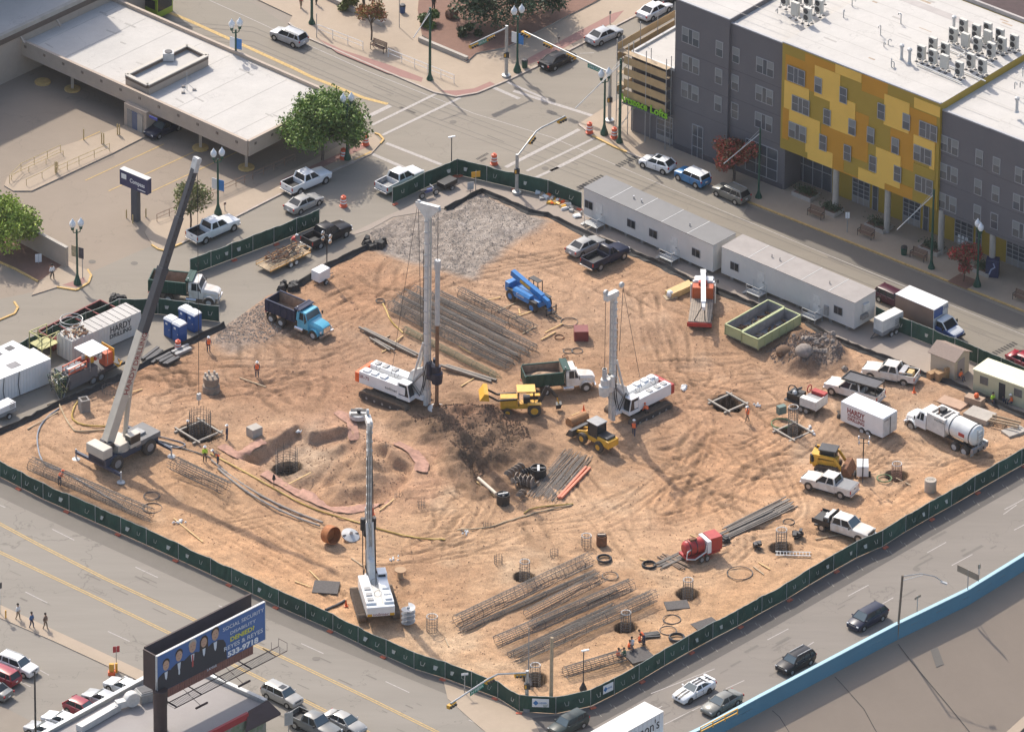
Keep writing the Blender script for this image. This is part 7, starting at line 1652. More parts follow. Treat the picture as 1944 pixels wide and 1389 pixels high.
def tower(lab,px,py,h,MH,col=WHITE):
 r=empty('light_tower',lab,'light tower');q=MB();q.bb(-.85,.85,-.6,.6,.5,1.7,col);q.build('housing',r,bevel=.04);q=MB();q.cyl((.95,0,.5),(.95,0,MH),.06,BLACK);q.build('mast',r)
 for s in(-1,1):wheel(r,0,s*.75,.33,.2,None,LGREY)
 for i,(y,z)in enumerate(((-.55,MH),(.55,MH),(-.5,MH-.6),(.5,MH-.6))):
  q=MB();q.lathe([(.06,-.1),(.26,0),(.27,.08)],CHROME,(0,0,0),ax='y');q.build('floodlight',r,(.95,y,z),smooth=40)
 q=MB();q.bar((.95,-.6,MH-.05),(.95,.6,MH-.05),.05,BLACK);q.bar((.95,-.5,MH-.6),(.95,.5,MH-.6),.05,BLACK);q.build('crossbar',r)
 q=MB();q.bar((.85,0,.5),(1.9,0,.4),.08,DARK);q.bar((0,-1.4,.3),(0,1.4,.3),.06,DARK);q.build('drawbar',r);return put(r,px,py,h)
tower('white light tower trailer beside the blue dump truck',609,535,head((600,540),(630,524)),5.4)
tower('white light tower with four floodlights next to the skid loader',1637,905,head((1637,895),(1638,925)),5.2)
# red tank trailer
h=head((1275,1068),(1370,1040));r=empty('tank_trailer','red vacuum tank trailer with a white water tank','trailer');q=MB();q.bb(-2.6,2.6,-.9,.9,.6,.8,RED);q.build('frame',r)
q=MB();[q.ring((x,0,1.55),.82,.05,DARK,ax='x')for x in(-1.9,-.9)];q.bb(-1.6,-.6,-.2,.2,2.3,2.5,RUST);q.build('tank_fittings',r);q=MB();q.lathe([(.02,-2.6),(.5,-2.55),(.75,-2.3),(.8,-2.1),(.8,.2),(.6,.4),(.02,.45)],RED,(0,0,1.55),n=18,ax='x');q.build('tank',r,smooth=35);q=MB();q.bb(.5,1.1,-1.0,1.0,.8,2.2,WHITE);q.build('water_tank',r,bevel=.05);q=MB();q.bb(1.1,2.9,-.85,.85,.8,2.35,RED);q.build('engine_box',r,bevel=.05)
q=MB();q.tube([(-1.5,-.6,1.8),(-2.6,-.9,1.6),(-2.8,-1.0,.9),(-1.5,-1.05,.6),(.2,-1.0,1.1),(.5,-.8,1.7)],.08,DWHITE,6);q.build('suction_hose',r)
for x in(-.5,.35):
 for s in(-1,1):wheel(r,x,s*1.05,.4,.26,TYRED,GREY)
q=MB();q.bar((2.8,0,.6),(4.2,0,.5),.12,DARK);q.build('drawbar',r);put(r,1328,1058,h);r.scale=(.76,.95,1)
# flatbed trailer with scrap
h=head((505,520),(572,488));r=empty('flatbed_trailer','low orange flatbed trailer loaded with tangled rebar','trailer');OT=mat('trailer_orange',(.50,.27,.08),.6,0,.2,2);q=MB();q.bb(-3.0,3.0,-1.05,1.05,.55,.65,WOOD);q.build('deck',r);q=MB()
for s in(-1,1):q.bar((-3,s*1.08,.62),(3,s*1.08,.62),.1,OT,.16);q.bar((-3,s*1.08,1.0),(3,s*1.08,1.0),.05,OT);[q.bar((x,s*1.08,.6),(x,s*1.08,1.0),.05,OT)for x in np.linspace(-3,3,6)]
q.build('side_rails',r)
for x in(-.1,.7):
 for s in(-1,1):wheel(r,x,s*1.2,.36,.22,TYRED,DWHITE)
q=MB();q.bar((3,-.7,.6),(4.2,0,.5),.08,OT);q.bar((3,.7,.6),(4.2,0,.5),.08,OT);q.build('drawbar',r);put(r,538,500,h)
q=MB();rr=random.Random(14)
for _ in range(90):
 a=Vector((rr.uniform(-2,2),rr.uniform(-.8,.8),rr.uniform(.7,1.3)));q.tube([a,a+Vector((rr.uniform(-.9,.9),rr.uniform(-.6,.6),rr.uniform(-.2,.5))),a+Vector((rr.uniform(-1.2,1.2),rr.uniform(-.7,.7),rr.uniform(-.1,.3)))],.03,rr.choice([RUST,REBARD]),4)
tag(q.build('scrap_heap',None,tuple(r.location),rz=h),'heap of tangled rusty rebar lying on the flatbed trailer','scrap')
# motorcycle, small trailer
r=empty('motorcycle','parked black motorcycle inside the top fence screen','motorcycle');q=MB();q.bb(-.4,.3,-.12,.12,.55,.85,mat('tank_blue',(.05,.07,.2),.3));q.bar((-.9,0,.85),(-.2,0,.8),.24,BLACK,.1);q.bar((.3,0,.85),(.72,0,.33),.06,CHROME);q.bar((.3,-.35,1.05),(.3,.35,1.05),.04,CHROME);q.build('frame',r);wheel(r,.75,0,.32,.12);wheel(r,-.7,0,.32,.16);put(r,814,374,head((803,377),(825,371)));r.scale=(1.2,)*3
r=empty('cargo_trailer','small black trailer with one visible wheel near the motorcycle','trailer');q=MB();q.bb(-1,1,-.6,.6,.4,1.0,BLACK);q.build('trailer_box',r,bevel=.04);wheel(r,0,.7,.3,.18);wheel(r,0,-.7,.3,.18);put(r,849,357,head((840,362),(860,352)))
# ================================================================ FENCES
FLAP=mat('wind_flap_light',(.45,.44,.38),.6);FTOP=mat('screen_hem',(.30,.33,.30),.6)  # pale flap strips stand in for light showing through the screen cuts
GRS=[GREENM,GREENM,mat('faded_screen_green',(.028,.082,.058),.8,0,.3,.7),mat('deep_screen_green',(.012,.05,.036),.7,0,.3,.7)]
def screen_fence(path,label,H_=1.95,seed=1,z0=0.0,flapped=True,base=True):
 P=[G(x,y)for x,y in path];r=empty('screened_fence',label,'fence');rr=random.Random(seed);Q=resample(P,3.66)
 for i,(a,b_)in enumerate(zip(Q[:-1],Q[1:])):
  t=(b_-a).normalized();n=Vector((t.y,-t.x,0));n=-n if n.y>0 else n;q=MB();N_=8;rows=[];sag=rr.choice((.02,.05,.1,.16))
  for k_ in range(N_+1):
   p=a.lerp(b_,k_/N_);w1=math.sin(k_/N_*math.pi*2)*rr.uniform(-.14,.14);rows.append([(p.x+n.x*w,p.y+n.y*w,z0+z)for w,z in((0,.04),(w1,H_*.5),(w1*.4,H_-math.sin(k_/N_*math.pi)*sag))])
  q.loft(rows,rr.choice(GRS),closed=False);q.tube([rw[2]for rw in rows],.03,FTOP,4)
  for f in((.3,.72)if flapped else()):
   if rr.random()<.85:
    c_=a.lerp(b_,f)+n*.10;s=rr.uniform(.16,.26);zc=z0+H_*.5;d=rr.uniform(.04,.2);dd_=Vector((0,0,0))
    pts=[c_-t*s+Vector((0,0,zc+.22)),c_-t*s*.75+Vector((0,0,zc-.12))+n*d,c_+t*s*.5+Vector((0,0,zc-.14))+n*d,c_+t*s+Vector((0,0,zc+.22))]
    q.tube(pts,rr.uniform(.018,.04),FLAP,4)
    if rr.random()<.3:q.add([pts[0],pts[1],pts[2],pts[3]],[(0,1,2,3)],FLAP)
  q.build('fence_panel',r)
 for i,p in enumerate(Q):
  q=MB();q.cyl((p.x,p.y,z0),(p.x,p.y,z0+H_+.05),.04,TIN,n=6)
  q.build('fence_post',r)
  if base and i%2==0:
   t=(Q[min(i+1,len(Q)-1)]-Q[max(i-1,0)]).normalized();n=Vector((t.y,-t.x,0));n=-n if n.y>0 else n
   q=MB();c_=p+n*.45;q.box((c_.x,c_.y,z0+.07),(.6,.32,.14),mat('fence_foot_orange',(.55,.13,.07),.7,0,.3,3),rz=math.atan2(t.y,t.x));q.build('fence_foot',r)
 return r
CUT=FENCE_MAIN.index((986,1350))
f1=screen_fence(FENCE_MAIN[:CUT+1],'long dark green screened fence along the avenue, lower left',seed=2)
f2=screen_fence(FENCE_MAIN[CUT:],'long dark green screened fence along the frontage road, lower right',seed=3)
screen_fence([(361,522),(440,492),(520,462),(606,427)],'free standing green screen in front of the parked cars, left of the black pickup',seed=4,base=True)
screen_fence([(745,386),(805,358),(868,332)],'short green screen hiding the white pickup at the top left of the site',seed=5)
screen_fence([(868,332),(980,358),(1040,372),(1104,396)],'green screen along the street at the top corner of the site',seed=6)
screen_fence([(228,598),(300,596),(416,611)],'green screen behind the blue portable toilets',seed=7,base=False)
screen_fence([(-40,716),(100,650),(226,598)],'green screen behind the containers at the left',seed=8,base=False)
screen_fence([(1662,612),(1730,640),(1812,672),(1944,728),(2020,760)],'green screen between the site walk and the street at the right',seed=9,base=False)
for(a,b_),zt in(((1010,1352),(1042,1353)),1),(((1143,1329),(1162,1320)),1):
 p,q_=G(*a),G(*b_);t=(q_-p).normalized();n=Vector((t.y,-t.x,0));n=-n if n.y>0 else n;c_=(p+q_)/2+n*.14
 r=empty('company_sign',('white company sign with a blue diamond at the fence corner'if a[0]<1100 else 'white company sign with a blue diamond on the right hand fence'),'sign');w_=(q_-p).length
 q=MB();q.box((c_.x,c_.y,1.25),(w_,.03,.95),SIGNW,rz=math.atan2(t.y,t.x));q.build('board',r)
 x_=t if n.dot(Vector((0,-1,0)))>0 and t.x>0 else-t;k_=c_+n*.03-x_*w_*.28;q=MB();q.add([(k_.x-x_.x*.28,k_.y-x_.y*.28,1.25),(k_.x,k_.y,.95),(k_.x+x_.x*.28,k_.y+x_.y*.28,1.25),(k_.x,k_.y,1.55)],[(0,1,2,3)],mat('logo_blue',(.03,.17,.4),.5));q.build('logo',r)
 text('lettering','HENSEL',r,c_+n*.03+x_*w_*.16+Vector((0,0,1.25)),x_,(0,0,1),.2,mat('logo_blue',(.03,.17,.4),.5),.01,w=w_*.45)
SILT=mat('black_silt_fabric',(.014,.014,.015),.7,0,.4,4)
def silt(path,lab,seed):
 rr=random.Random(seed);Q=resample([G(x,y)for x,y in path],.8);q=MB();rows=[]
 for i,p in enumerate(Q):
  t=(Q[min(i+1,len(Q)-1)]-Q[max(i-1,0)]).normalized();n=Vector((t.y,-t.x,0));n=-n if n.y>0 else n;h=rr.uniform(.45,.68);w=rr.uniform(.35,.62)
  rows.append([(p.x+n.x*w,p.y+n.y*w,.05),(p.x+n.x*w*.4,p.y+n.y*w*.4,h*.5),(p.x+n.x*.05,p.y+n.y*.05,h),(p.x-n.x*.1,p.y-n.y*.1,h*.9),(p.x-n.x*.15,p.y-n.y*.15,.04)])
 q.loft(rows,SILT,closed=False);o=q.build('silt_fence');tag(o,lab,'fence')
silt(SILT_L,'low black silt fence at the left edge of the dirt',1);silt(SILT_M,'short piece of low black silt fence by the light tower',2);silt(SILT_T,'long low black silt fence along the top right side of the dirt',3)
q=MB();rr=random.Random(6)
for(px,py,s,lab)in((552,548,1.0,'crumpled black fabric beside the blue dump truck'),(708,467,1.4,'crumpled black fabric at the edge of the gravel'),(222,572,.5,'crumpled black fabric at the end of the maroon container')):
 p=G(px,py);q=MB()
 for _ in range(11):q.box((p.x+rr.uniform(-s,s),p.y+rr.uniform(-s,s)*.6,.35),(rr.uniform(.5,1.3),rr.uniform(.4,.9),rr.uniform(.3,.8)),SILT,rz=rr.uniform(0,3),t=.6,rx=rr.uniform(-.3,.3))
 tag(q.build('crumpled_fabric'),lab,'fabric')
NET=mat('faded_safety_net',(.42,.235,.17),.9,0,.4,1.5,.4)
for i,(path,w,lab)in enumerate(([[(500,900),(560,932),(610,958),(660,972),(700,965),(745,942)],.8,'faded pink safety netting on the lower bank of the excavation'],[[(640,785),(668,805),(672,830)],.7,'faded pink safety netting beside the round cutter disc'],[[(752,848),(785,862),(802,882),(798,900)],.9,'faded pink safety netting on the right bank of the excavation'],[[(420,845),(452,868),(478,850),(500,838)],.7,'faded pink safety netting on the left bank of the excavation'])):
 rr=random.Random(i);Q=resample([G(x,y)for x,y in path],.5);q=MB();rows=[]
 for k_,p in enumerate(Q):
  t=(Q[min(k_+1,len(Q)-1)]-Q[max(k_-1,0)]).normalized();n=Vector((t.y,-t.x,0));rows.append([(p.x+n.x*d,p.y+n.y*d,max(hgt(p.x+n.x*d,p.y+n.y*d),-1.2)+.06+rr.uniform(0,.16))for d in np.linspace(-w*.8,w*.8,5)])
 q.loft(rows,NET,closed=False);q.build('safety_net',smooth=80);tag(COL.objects[-1],lab,'netting')
 # ================================================================ STEEL
def lie(p0,p1):
 a=GH(*p0);b_=GH(*p1);a.z=b_.z=max(0,(a.z+b_.z)/2);return a,b_
def cage(p0,p1,R,nb,lab,gr,hs=.5,br=.022,m=REBAR,squash=.9,seed=0):
 rr=random.Random(seed+int(p0[0]));a,b_=lie(p0,p1);t=(b_-a).normalized();n=Vector((-t.y,t.x,0));L_=(b_-a).length;r=empty('rebar_cage',lab,'rebar cage',gr,tuple(a),math.atan2(t.y,t.x));q=MB()
 for i in range(nb):
  th=2*math.pi*i/nb;y=R*math.cos(th);z=R*squash+R*squash*math.sin(th);q.bar((rr.uniform(-.5,.5),y,z+.05),(L_+rr.uniform(-.5,.5),y+rr.uniform(-.08,.08),z+.05),br*1.9,m)
 q.build('long_bars',r);q=MB();k_=int(L_/hs)
 for i in range(k_+1):
  x=i*L_/k_;big=i%5==0
  q.tube([(x+(rr.uniform(-.05,.05)),(R+.03)*math.cos(th),R*squash+.05+(R+.03)*squash*math.sin(th))for th in np.linspace(0,2*math.pi,15)[:-1]],br*(1.25 if big else.75),REBARD if big else m,4,True)
 q.build('hoops',r);return r
def f4(x,y):return(680+x/4.226,540+y/4.226)
def f6(x,y):return(860+x/4.21,1000+y/4.21)
GA,GB='rebar cages stacked beside the tallest rig','rebar cages lying in the lower part of the site'
for i,(a,b_,R,nb)in enumerate((((270,215),(1215,690),.62,20),((320,165),(1270,640),.62,20),((375,120),(1330,600),.62,20),((445,85),(1400,560),.62,18),((620,120),(1180,395),.6,16),((830,110),(1400,400),.62,16))):
 cage(f4(*a),f4(*b_),R,nb,'lying rebar cage number in the bundle beside the tallest rig'.replace(' number',''),GA,.5,seed=i)
for i,(a,b_,R,nb)in enumerate((((40,800),(1080,310),.75,18),((70,850),(1130,380),.25,12),((600,740),(1190,440),.62,16),((360,960),(1420,510),.68,18),((450,1040),(1280,650),.3,12),((520,1080),(1600,600),.72,20),((640,810),(1300,520),.18,9))):
 cage(f6(*a),f6(*b_),R,nb,'lying rebar cage in the lower part of the site',GB,.55,seed=i+9)
cage(f6(900,1200),f6(1370,1060),.62,18,'lying rebar cage close to the frontage road fence',None,.5)
cage((62,893),(283,988),.8,20,'long rebar cage lying along the avenue fence at the left',None,.42)
cage((333,893),(428,938),.8,20,'short wide rebar cage lying right of the crane',None,.42)
cage(f4(380,395),f4(1120,770),.34,14,'thin olive tinted bundle of tied bars below the big cages',None,.5,m=mat('olive_bars',(.22,.20,.12),.8,0,.2,1))
def bundle(p0,p1,w,n_,m,lab,name='bar_bundle',cat='bar bundle',th=.09,z=.08,jit=.4,seed=1):
 rr=random.Random(seed);a,b_=lie(p0,p1);t=(b_-a).normalized();L_=(b_-a).length;q=MB()
 for i in range(n_):y=-w/2+w*i/max(1,n_-1);q.bar((rr.uniform(-jit,jit),y+rr.uniform(-.08,.08),z+rr.uniform(0,.12)),(L_+rr.uniform(-jit,jit),y+rr.uniform(-.12,.12),z+rr.uniform(0,.12)),th,m)
 return tag(q.build(name,None,tuple(a),rz=math.atan2(t.y,t.x)),lab,cat)
PIPG=mat('steel_beam_grey',(.19,.165,.14),.6,.1,.2,1)
bundle((1250,1078),(1475,975),1.2,9,REBAR,'long brown bars left of the red tank trailer',th=.1);bundle((1385,1012),(1500,955),2.0,14,PIPG,'long brown bars behind the red tank trailer',th=.1,seed=3)
bundle((1030,945),(1098,866),3.2,34,REBAR,'wide flat layer of loose reinforcing bars below the wheel loader',th=.05,jit=.8)
bundle((1063,950),(1117,892),.35,2,mat('red_primer',(.62,.20,.11),.6,0,.15,1),'long orange red beam beside the layer of loose bars','steel_beam','beam',.24,.14,0)
bundle((687,627),(795,680),.4,3,PIPG,'grey steel beam left of the tallest rig','steel_beam','beam',.2,.15);bundle((843,700),(938,730),.5,3,PIPG,'grey steel beam right of the tallest rig','steel_beam','beam',.24,.15);bundle((707,645),(745,667),.4,3,PIPG,'short grey steel section below the long beam','steel_beam','beam',.18)
bundle((1258,1058),(1300,1080),1.1,10,mat('clay_bars',(.24,.17,.12),.9,0,.2,1),'short dusty bundle leading to the pile by the red trailer',th=.12)
for i,(a,b_,w,n_)in enumerate((((330,683),(305,697),1.3,5),((307,668),(278,690),1.2,4),((360,664),(330,678),.8,3))):bundle(a,b_,w,n_,DARK if i<2 else GREY,['short dark steel pipes stacked beside the crane boom','second stack of short dark pipes beside the crane boom','small stack of grey pipes near the orange barrel'][i],'pipe_stack','pipes',.32,.2,.2)
for a,b_,r_,lab in(((400,873),(613,994),.11,'long pale pipe sweeping round the excavation, inner one'),((414,893),(607,1002),.11,'long pale pipe sweeping round the excavation, outer one')):
 A_2,B2=GH(*a),GH(*b_);mid=(A_2+B2)/2+Vector((-1.2,-1.8,0));pts=[A_2.lerp(mid,k_/6).lerp(mid.lerp(B2,k_/6),k_/6)+Vector((0,0,.2))for k_ in range(7)]
 q=MB();q.tube(pts,r_,mat('dusty_pipe',(.30,.275,.25),.85,0,.2,1),8);[q.cyl(pts[k_]+(pts[k_+1]-pts[k_]).normalized()*-.15,pts[k_]+(pts[k_+1]-pts[k_]).normalized()*.15,r_*1.3,CONCD,n=8)for k_ in range(1,6)];tag(q.build('steel_pipe',smooth=40),lab,'pipe')
def hose(pts,r_,m,lab,lift=.1):
 P=[]
 for x,y in pts:p=GH(x,y);p.z=max(p.z,-.2)+lift;P.append(p)
 Q=[]
 for i in range(len(P)-1):
  p0,p1,p2,p3=P[max(i-1,0)],P[i],P[i+1],P[min(i+2,len(P)-1)]
  for k_ in range(5):s=k_/5;Q.append(.5*((2*p1)+(p2-p0)*s+(2*p0-5*p1+4*p2-p3)*s*s+(3*p1-p0-3*p2+p3)*s**3))
 for v in Q:v.z=max(v.z,hgt(v.x,v.y)+lift)
 q=MB();q.tube(Q+[P[-1]],r_,m,6);tag(q.build('hose',smooth=60),lab,'hose')
YH=mat('yellow_hose',(.48,.33,.08),.6,0,.2,2);GHs=mat('grey_blue_hose',(.20,.22,.26),.6,0,.2,2);TH_=mat('tan_hose',(.42,.32,.2),.7,0,.2,2)
hose([(400,860),(480,908),(540,940),(598,968),(686,996),(737,1011),(790,1022),(845,1027)],.09,YH,'long yellow hose running below the excavation');hose([(112,768),(125,800),(138,820),(150,826),(205,818)],.09,TH_,'tan and blue hose left of the crane, inner loop');hose([(150,762),(140,780),(138,800),(160,812),(206,812)],.09,YH,'yellow hose looping from the concrete block')
hose([(112,778),(85,800),(72,825),(72,850),(80,875),(98,888),(130,900),(180,930),(240,965)],.09,GHs,'grey blue hose curving down the left of the site');hose([(300,840),(345,852),(400,868)],.08,DARK,'dark hose from the crane toward the excavation');hose([(300,830),(350,845),(335,852),(300,843)],.07,GHs,'short blue hose loop behind the crane')
hose([(868,1010),(930,1004),(975,990),(1040,970),(1085,960)],.08,TH_,'tan hose on the ground below the augers');hose([(995,978),(1020,966),(1088,958)],.08,YH,'yellow hose above the tan one, below the augers');hose([(727,575),(742,610),(765,635)],.07,YH,'thin yellow hose at the left end of the big cages');hose([(618,1158),(640,1148),(655,1141)],.14,DARK,'black hose behind the fence beside the seen-from-behind rig')
hose([(90,770),(200,728),(270,690)],.07,TH_,'tan hose along the left silt fence')
def coil(px,py,R,m,lab,k_=3,r_=.06,sy=1):q=MB();[q.ring((rr.uniform(-.06,.06),rr.uniform(-.06,.06),.08+i*r_*1.5),R,r_,m,sy=sy)for i in range(k_)];p=GH(px,py);tag(q.build('coil',None,tuple(p)),lab,'coil')
GHO=mat('green_hose',(.16,.26,.12),.6,0,.2,2)
for px,py,R,m,lab in((1147,1064,.72,DARK,'thick dark coil above the lower rebar cages'),(1232,1076,.68,BLACK,'black coil left of the short dusty bundle'),(1276,1177,.9,REBARD,'brown coil of bars near the frontage fence, upper one'),(1268,1200,.85,REBAR,'pale thin coil near the frontage fence, middle one'),(1284,1216,.75,DARK,'dark coil touching the frontage fence'),(1498,990,.6,REBARD,'thin ring on the dirt left of the flatbed work truck'),(1404,1088,1.3,REBARD,'large thin wire ring between red trailer and fence'),(1679,913,.75,GHO,'green hose coil beside the reddish pile'),(1482,806,1.0,GHO,'green hose coil left of the timber framed pile'),(288,941,.8,REBARD,'thin wire ring below the crane, upper one'),(289,962,1.0,REBARD,'thin wire ring below the crane, lower one'),(1096,668,.6,REBARD,'wire coil below the maroon box, larger one'),(1078,668,.5,REBAR,'wire coil below the maroon box, paler one'),(1073,681,.3,RUST,'small rusty ring above the loaded dump truck'),(722,571,.45,REBARD,'small ring at the left end of the big cages'),(1062,641,.5,RUST,'rusty coil left of the maroon box'),(1080,612,.9,REBAR,'loose wire bundle above the maroon box'),(1158,1095,.8,REBAR,'faint wire ring at the upper right of the lower cages')):
 coil(px,py,R,m,lab,3 if m in(DARK,BLACK,GHO)else 2,.07 if m in(DARK,BLACK)else.035)
def pile(px,py,R,h,nb,lab,m=REBAR,rtop=True,z0=-1.8):
 p=G(px,py);r=empty('pile_cage',lab,'rebar cage',None,(p.x,p.y,0));q=MB();rr=random.Random(int(px))
 for i in range(nb):t=2*math.pi*i/nb;q.cyl((R*math.cos(t),R*math.sin(t),z0),(R*math.cos(t)*1.02,R*math.sin(t)*1.02,h+rr.uniform(-.08,.08)),.026,m,n=4)
 q.build('long_bars',r);q=MB();[q.ring((0,0,z),R+.03,.02,m,n=14,k=4)for z in np.arange(z0,h-.2,.3)]
 if rtop:q.ring((0,0,h-.05),R,.05,LGREY,n=14,k=4)
 q.build('hoops',r)
RPK=mat('pinkish_rebar',(.30,.16,.12),.8)
for a in((996,1095,.5,1.9,12,'upright rebar pile cage above the lower cages, at the left'),(1306,1128,.5,1.8,12,'upright rebar pile cage at the end of the dusty bundle'),(1188,1192,.5,1.9,12,'upright rebar pile cage right of the lower cages'),(1016,1290,.5,1.8,12,'upright rebar pile cage next to the corner signal pole'),(820,1196,.55,1.7,12,'upright rebar pile cage right of the stacked auger'),(1483,1038,.55,2.1,12,'upright rebar pile cage above the ladder'),(1702,906,.5,1.7,14,'pinkish upright rebar pile cage near the round concrete block',RPK),(1505,822,.5,3.2,14,'tall upright rebar pile cage in a timber frame'),(380,820,1.1,2.5,20,'wide tall rebar cage hanging in the square shaft left of centre',REBARD,False),(1113,1036,.5,1.3,10,'upright rebar pile cage beside the small drum'),(946,1068,.4,.9,9,'short stubby pile bars above the lower cages',REBAR,False,0),(1052,1055,.4,.8,9,'short stubby pile bars by the top of the lower cages',REBAR,False,0),(800,965,.35,1.0,8,'short pile bars at the right of the excavation',REBAR,False,0),(757,945,.4,.7,9,'short pile bars at the edge of the pink netting',REBAR,False,0),(925,1002,.4,.6,9,'very short pile bars by the tan hose',REBAR,False,0),(544,872,1.1,1.4,10,'wide ring of thin bars round the hole in the excavation',REBARD,False),(210,745,.9,.8,16,'row of short bars left of the crane boom',REBAR,False,0)):pile(*a)
FT=mat('pale_form_timber',(.36,.32,.27),.8,0,.15,2)
def tframe(px,py,s,lab,rz=.72):
 p=G(px,py);r=empty('timber_shaft_collar',lab,'timber frame',None,(p.x,p.y,.1),rz)
 for k_,(x,y,a)in enumerate(((0,-s,0),(0,s,0),(-s,0,1),(s,0,1))):q=MB();q.box((x,y,.1+.12*a),(2.7*s if not a else.18,.18 if not a else 2.7*s,.16),FT);q.build('beam',r)
tframe(377,822,1.5,'timber frame round the square shaft left of centre');tframe(1505,822,1.25,'timber frame round the tall pile cage at the right');tframe(1382,768,1.25,'timber frame round the open square hole right of the second rig')
# ---- loose things
def lathe_thing(name,lab,cat,px,py,prof,m,n=20,rz=0,extra=None,dz=0,tilt=None,gr=None):
 q=MB();q.lathe(prof,m,n=n)
 if extra:extra(q)
 p=GH(px,py);o=q.build(name,None,(p.x,p.y,max(p.z,0)+dz),rz=rz,smooth=40);tag(o,lab,cat,gr)
 if tilt:o.rotation_euler=tilt
 return o
def tube_prof(R,h,t=.05):return[(R-t,.02),(R-t,h),(R,h),(R,0)]
cb_=lathe_thing('concrete_drum','round pale concrete block with dark lettering near the right hand fence','concrete block',1766,932,[(.61,0),(.62,1.3),(.60,1.36)],mat('drum_concrete',(.44,.38,.31),.9,0,.1,2),28)
text('lettering','VOID',cb_,(0,.05,1.365),(1,0,0),(0,1,0),.38,LBLK,.004,w=.8)
lathe_thing('steel_casing','black open steel drum above the loose bars','casing',1022,905,tube_prof(.82,.95),BLACK,extra=lambda q:(q.bar((-.7,0,.8),(.7,.1,.8),.3,DARK,.2),q.bar((0,-.6,.85),(0,.6,.85),.25,LGREY,.2)))
lathe_thing('steel_casing','black steel drum with tools in it left of the augers','casing',955,958,tube_prof(.68,1.1),BLACK,extra=lambda q:(q.bar((-.5,0,1.0),(.5,.1,1.15),.2,GREY),q.bar((0,-.5,1.05),(.1,.5,1.0),.2,DARK)))
lathe_thing('steel_casing','rusty orange casing lying on its side beside the white cutter disc','casing',622,1030,tube_prof(.95,1.0),mat('orange_rust',(.40,.15,.05),.8,0,.35,2),tilt=(math.radians(80),0,.75),dz=.9)
lathe_thing('cutter_disc','white round cutter disc lying by the rusty casing','disc',664,1022,[(.95,.2),(.95,.32),(.2,.5),(.12,.9)],LGREY,extra=lambda q:q.bb(-.9,.9,-.08,.08,.34,.42,DARK),tilt=(.35,.1,.5),dz=.15)
lathe_thing('cutter_disc','flat round black and white cutter disc next to the tracks of the tallest rig','disc',681,797,[(.98,.3),(1.0,.75),(.95,.8),(.3,.82)],LGREY,extra=lambda q:(q.bb(-.85,.85,.2,.7,.82,.86,BLACK),q.bb(-.85,.85,-.7,-.25,.82,.86,BLACK),q.cyl((0,0,.8),(0,0,1.2),.2,DARK)))
def auger(px,py,L_,R,rz,lab,m,up=False,turns=5):
 q=MB();q.cyl((0,0,0),(L_,0,0),R*.2,m,n=8);N_=turns*14;rows=[]
 for i in range(N_+1):
  t=i*2*math.pi/14;x=L_*i/N_;rows.append([(x,R*.18*math.cos(t),R*.18*math.sin(t)),(x,R*math.cos(t),R*math.sin(t)),(x+.07,R*math.cos(t),R*math.sin(t)),(x+.07,R*.18*math.cos(t),R*.18*math.sin(t))])
 q.loft(rows,m);p=GH(px,py);o=q.build('auger',None,(p.x,p.y,max(0,p.z)+(.05 if up else R)),smooth=30);o.rotation_euler=(0,-math.pi/2,0)if up else(0,0,rz);tag(o,lab,'auger')
AUG=mat('worn_auger_steel',(.27,.22,.18),.6,.3,.25,2)
auger(972,925,2.4,.55,.35,'worn spiral auger lying in the heap, lower one',AUG);auger(978,915,2.4,.62,-.55,'worn spiral auger lying in the heap, front one',AUG);auger(963,910,2.6,.5,.9,'worn spiral auger lying in the heap, back one',AUG);auger(990,905,2.2,.42,.5,'dark spiral auger leading to the black open drum',DARK,turns=7);auger(775,1184,2.0,.72,0,'grey spiral auger standing upright behind the rear of the rig',LGREY,True,4);auger(986,950,1.2,.45,1.2,'short auger head with curved blades below the heap',AUG,turns=2)
lathe_thing('drill_bucket','small rusty drill bucket standing above the lower cages','drill bucket',1142,1033,tube_prof(.55,1.1),RUST,extra=lambda q:q.bar((-.4,.1,1.05),(.4,-.1,1.2),.22,AUG))
lathe_thing('drill_bucket','muddy drill tool standing in a dug patch left of centre','drill bucket',401,742,[(.95,0),(.9,.7),(.75,.75),(.75,1.1),(.85,1.15),(.85,1.7),(.5,1.75)],mat('muddy_steel',(.27,.21,.16),.9,0,.3,2),extra=lambda q:[q.cyl((.6*math.cos(k_),.6*math.sin(k_),1.7),(.6*math.cos(k_),.6*math.sin(k_),2.1),.12,CONC)for k_ in range(6)])
def boxthing(name,lab,cat,px,py,dims,m,rz=.65,z=0,bev=.0,extra=None):
 q=MB();q.box((0,0,dims[2]/2),dims,m)
 if extra:extra(q)
 p=GH(px,py);return tag(q.build(name,None,(p.x,p.y,max(p.z,0)+z),rz=rz,bevel=bev),lab,cat)
boxthing('steel_box','maroon steel box on the dirt right of the coils','box',1103,642,(1.5,1.5,1.2),mat('maroon_box',(.19,.035,.035),.6,0,.15,2),.05)
boxthing('concrete_block','hollow square concrete block left of the crane','concrete block',160,783,(1.0,1.0,1.5),CONCD,.4,extra=lambda q:q.bb(-.3,.3,-.3,.3,1.5,1.53,HOLE));boxthing('concrete_block','square concrete block wrapped at its foot beside the excavation','concrete block',483,826,(1.3,1.1,1.0),CONC,.7)
boxthing('lumber_stack','long stack of new yellow timber beside the boom truck','timber stack',1291,558,(3.4,1.1,.7),PLY,.75);boxthing('pallet','pallet with a white wrapped bundle near the timber stack','pallet',1272,568,(1.3,1.0,.15),WOOD,.4,extra=lambda q:q.ball((0,0,.45),.42,CANVAS,6))
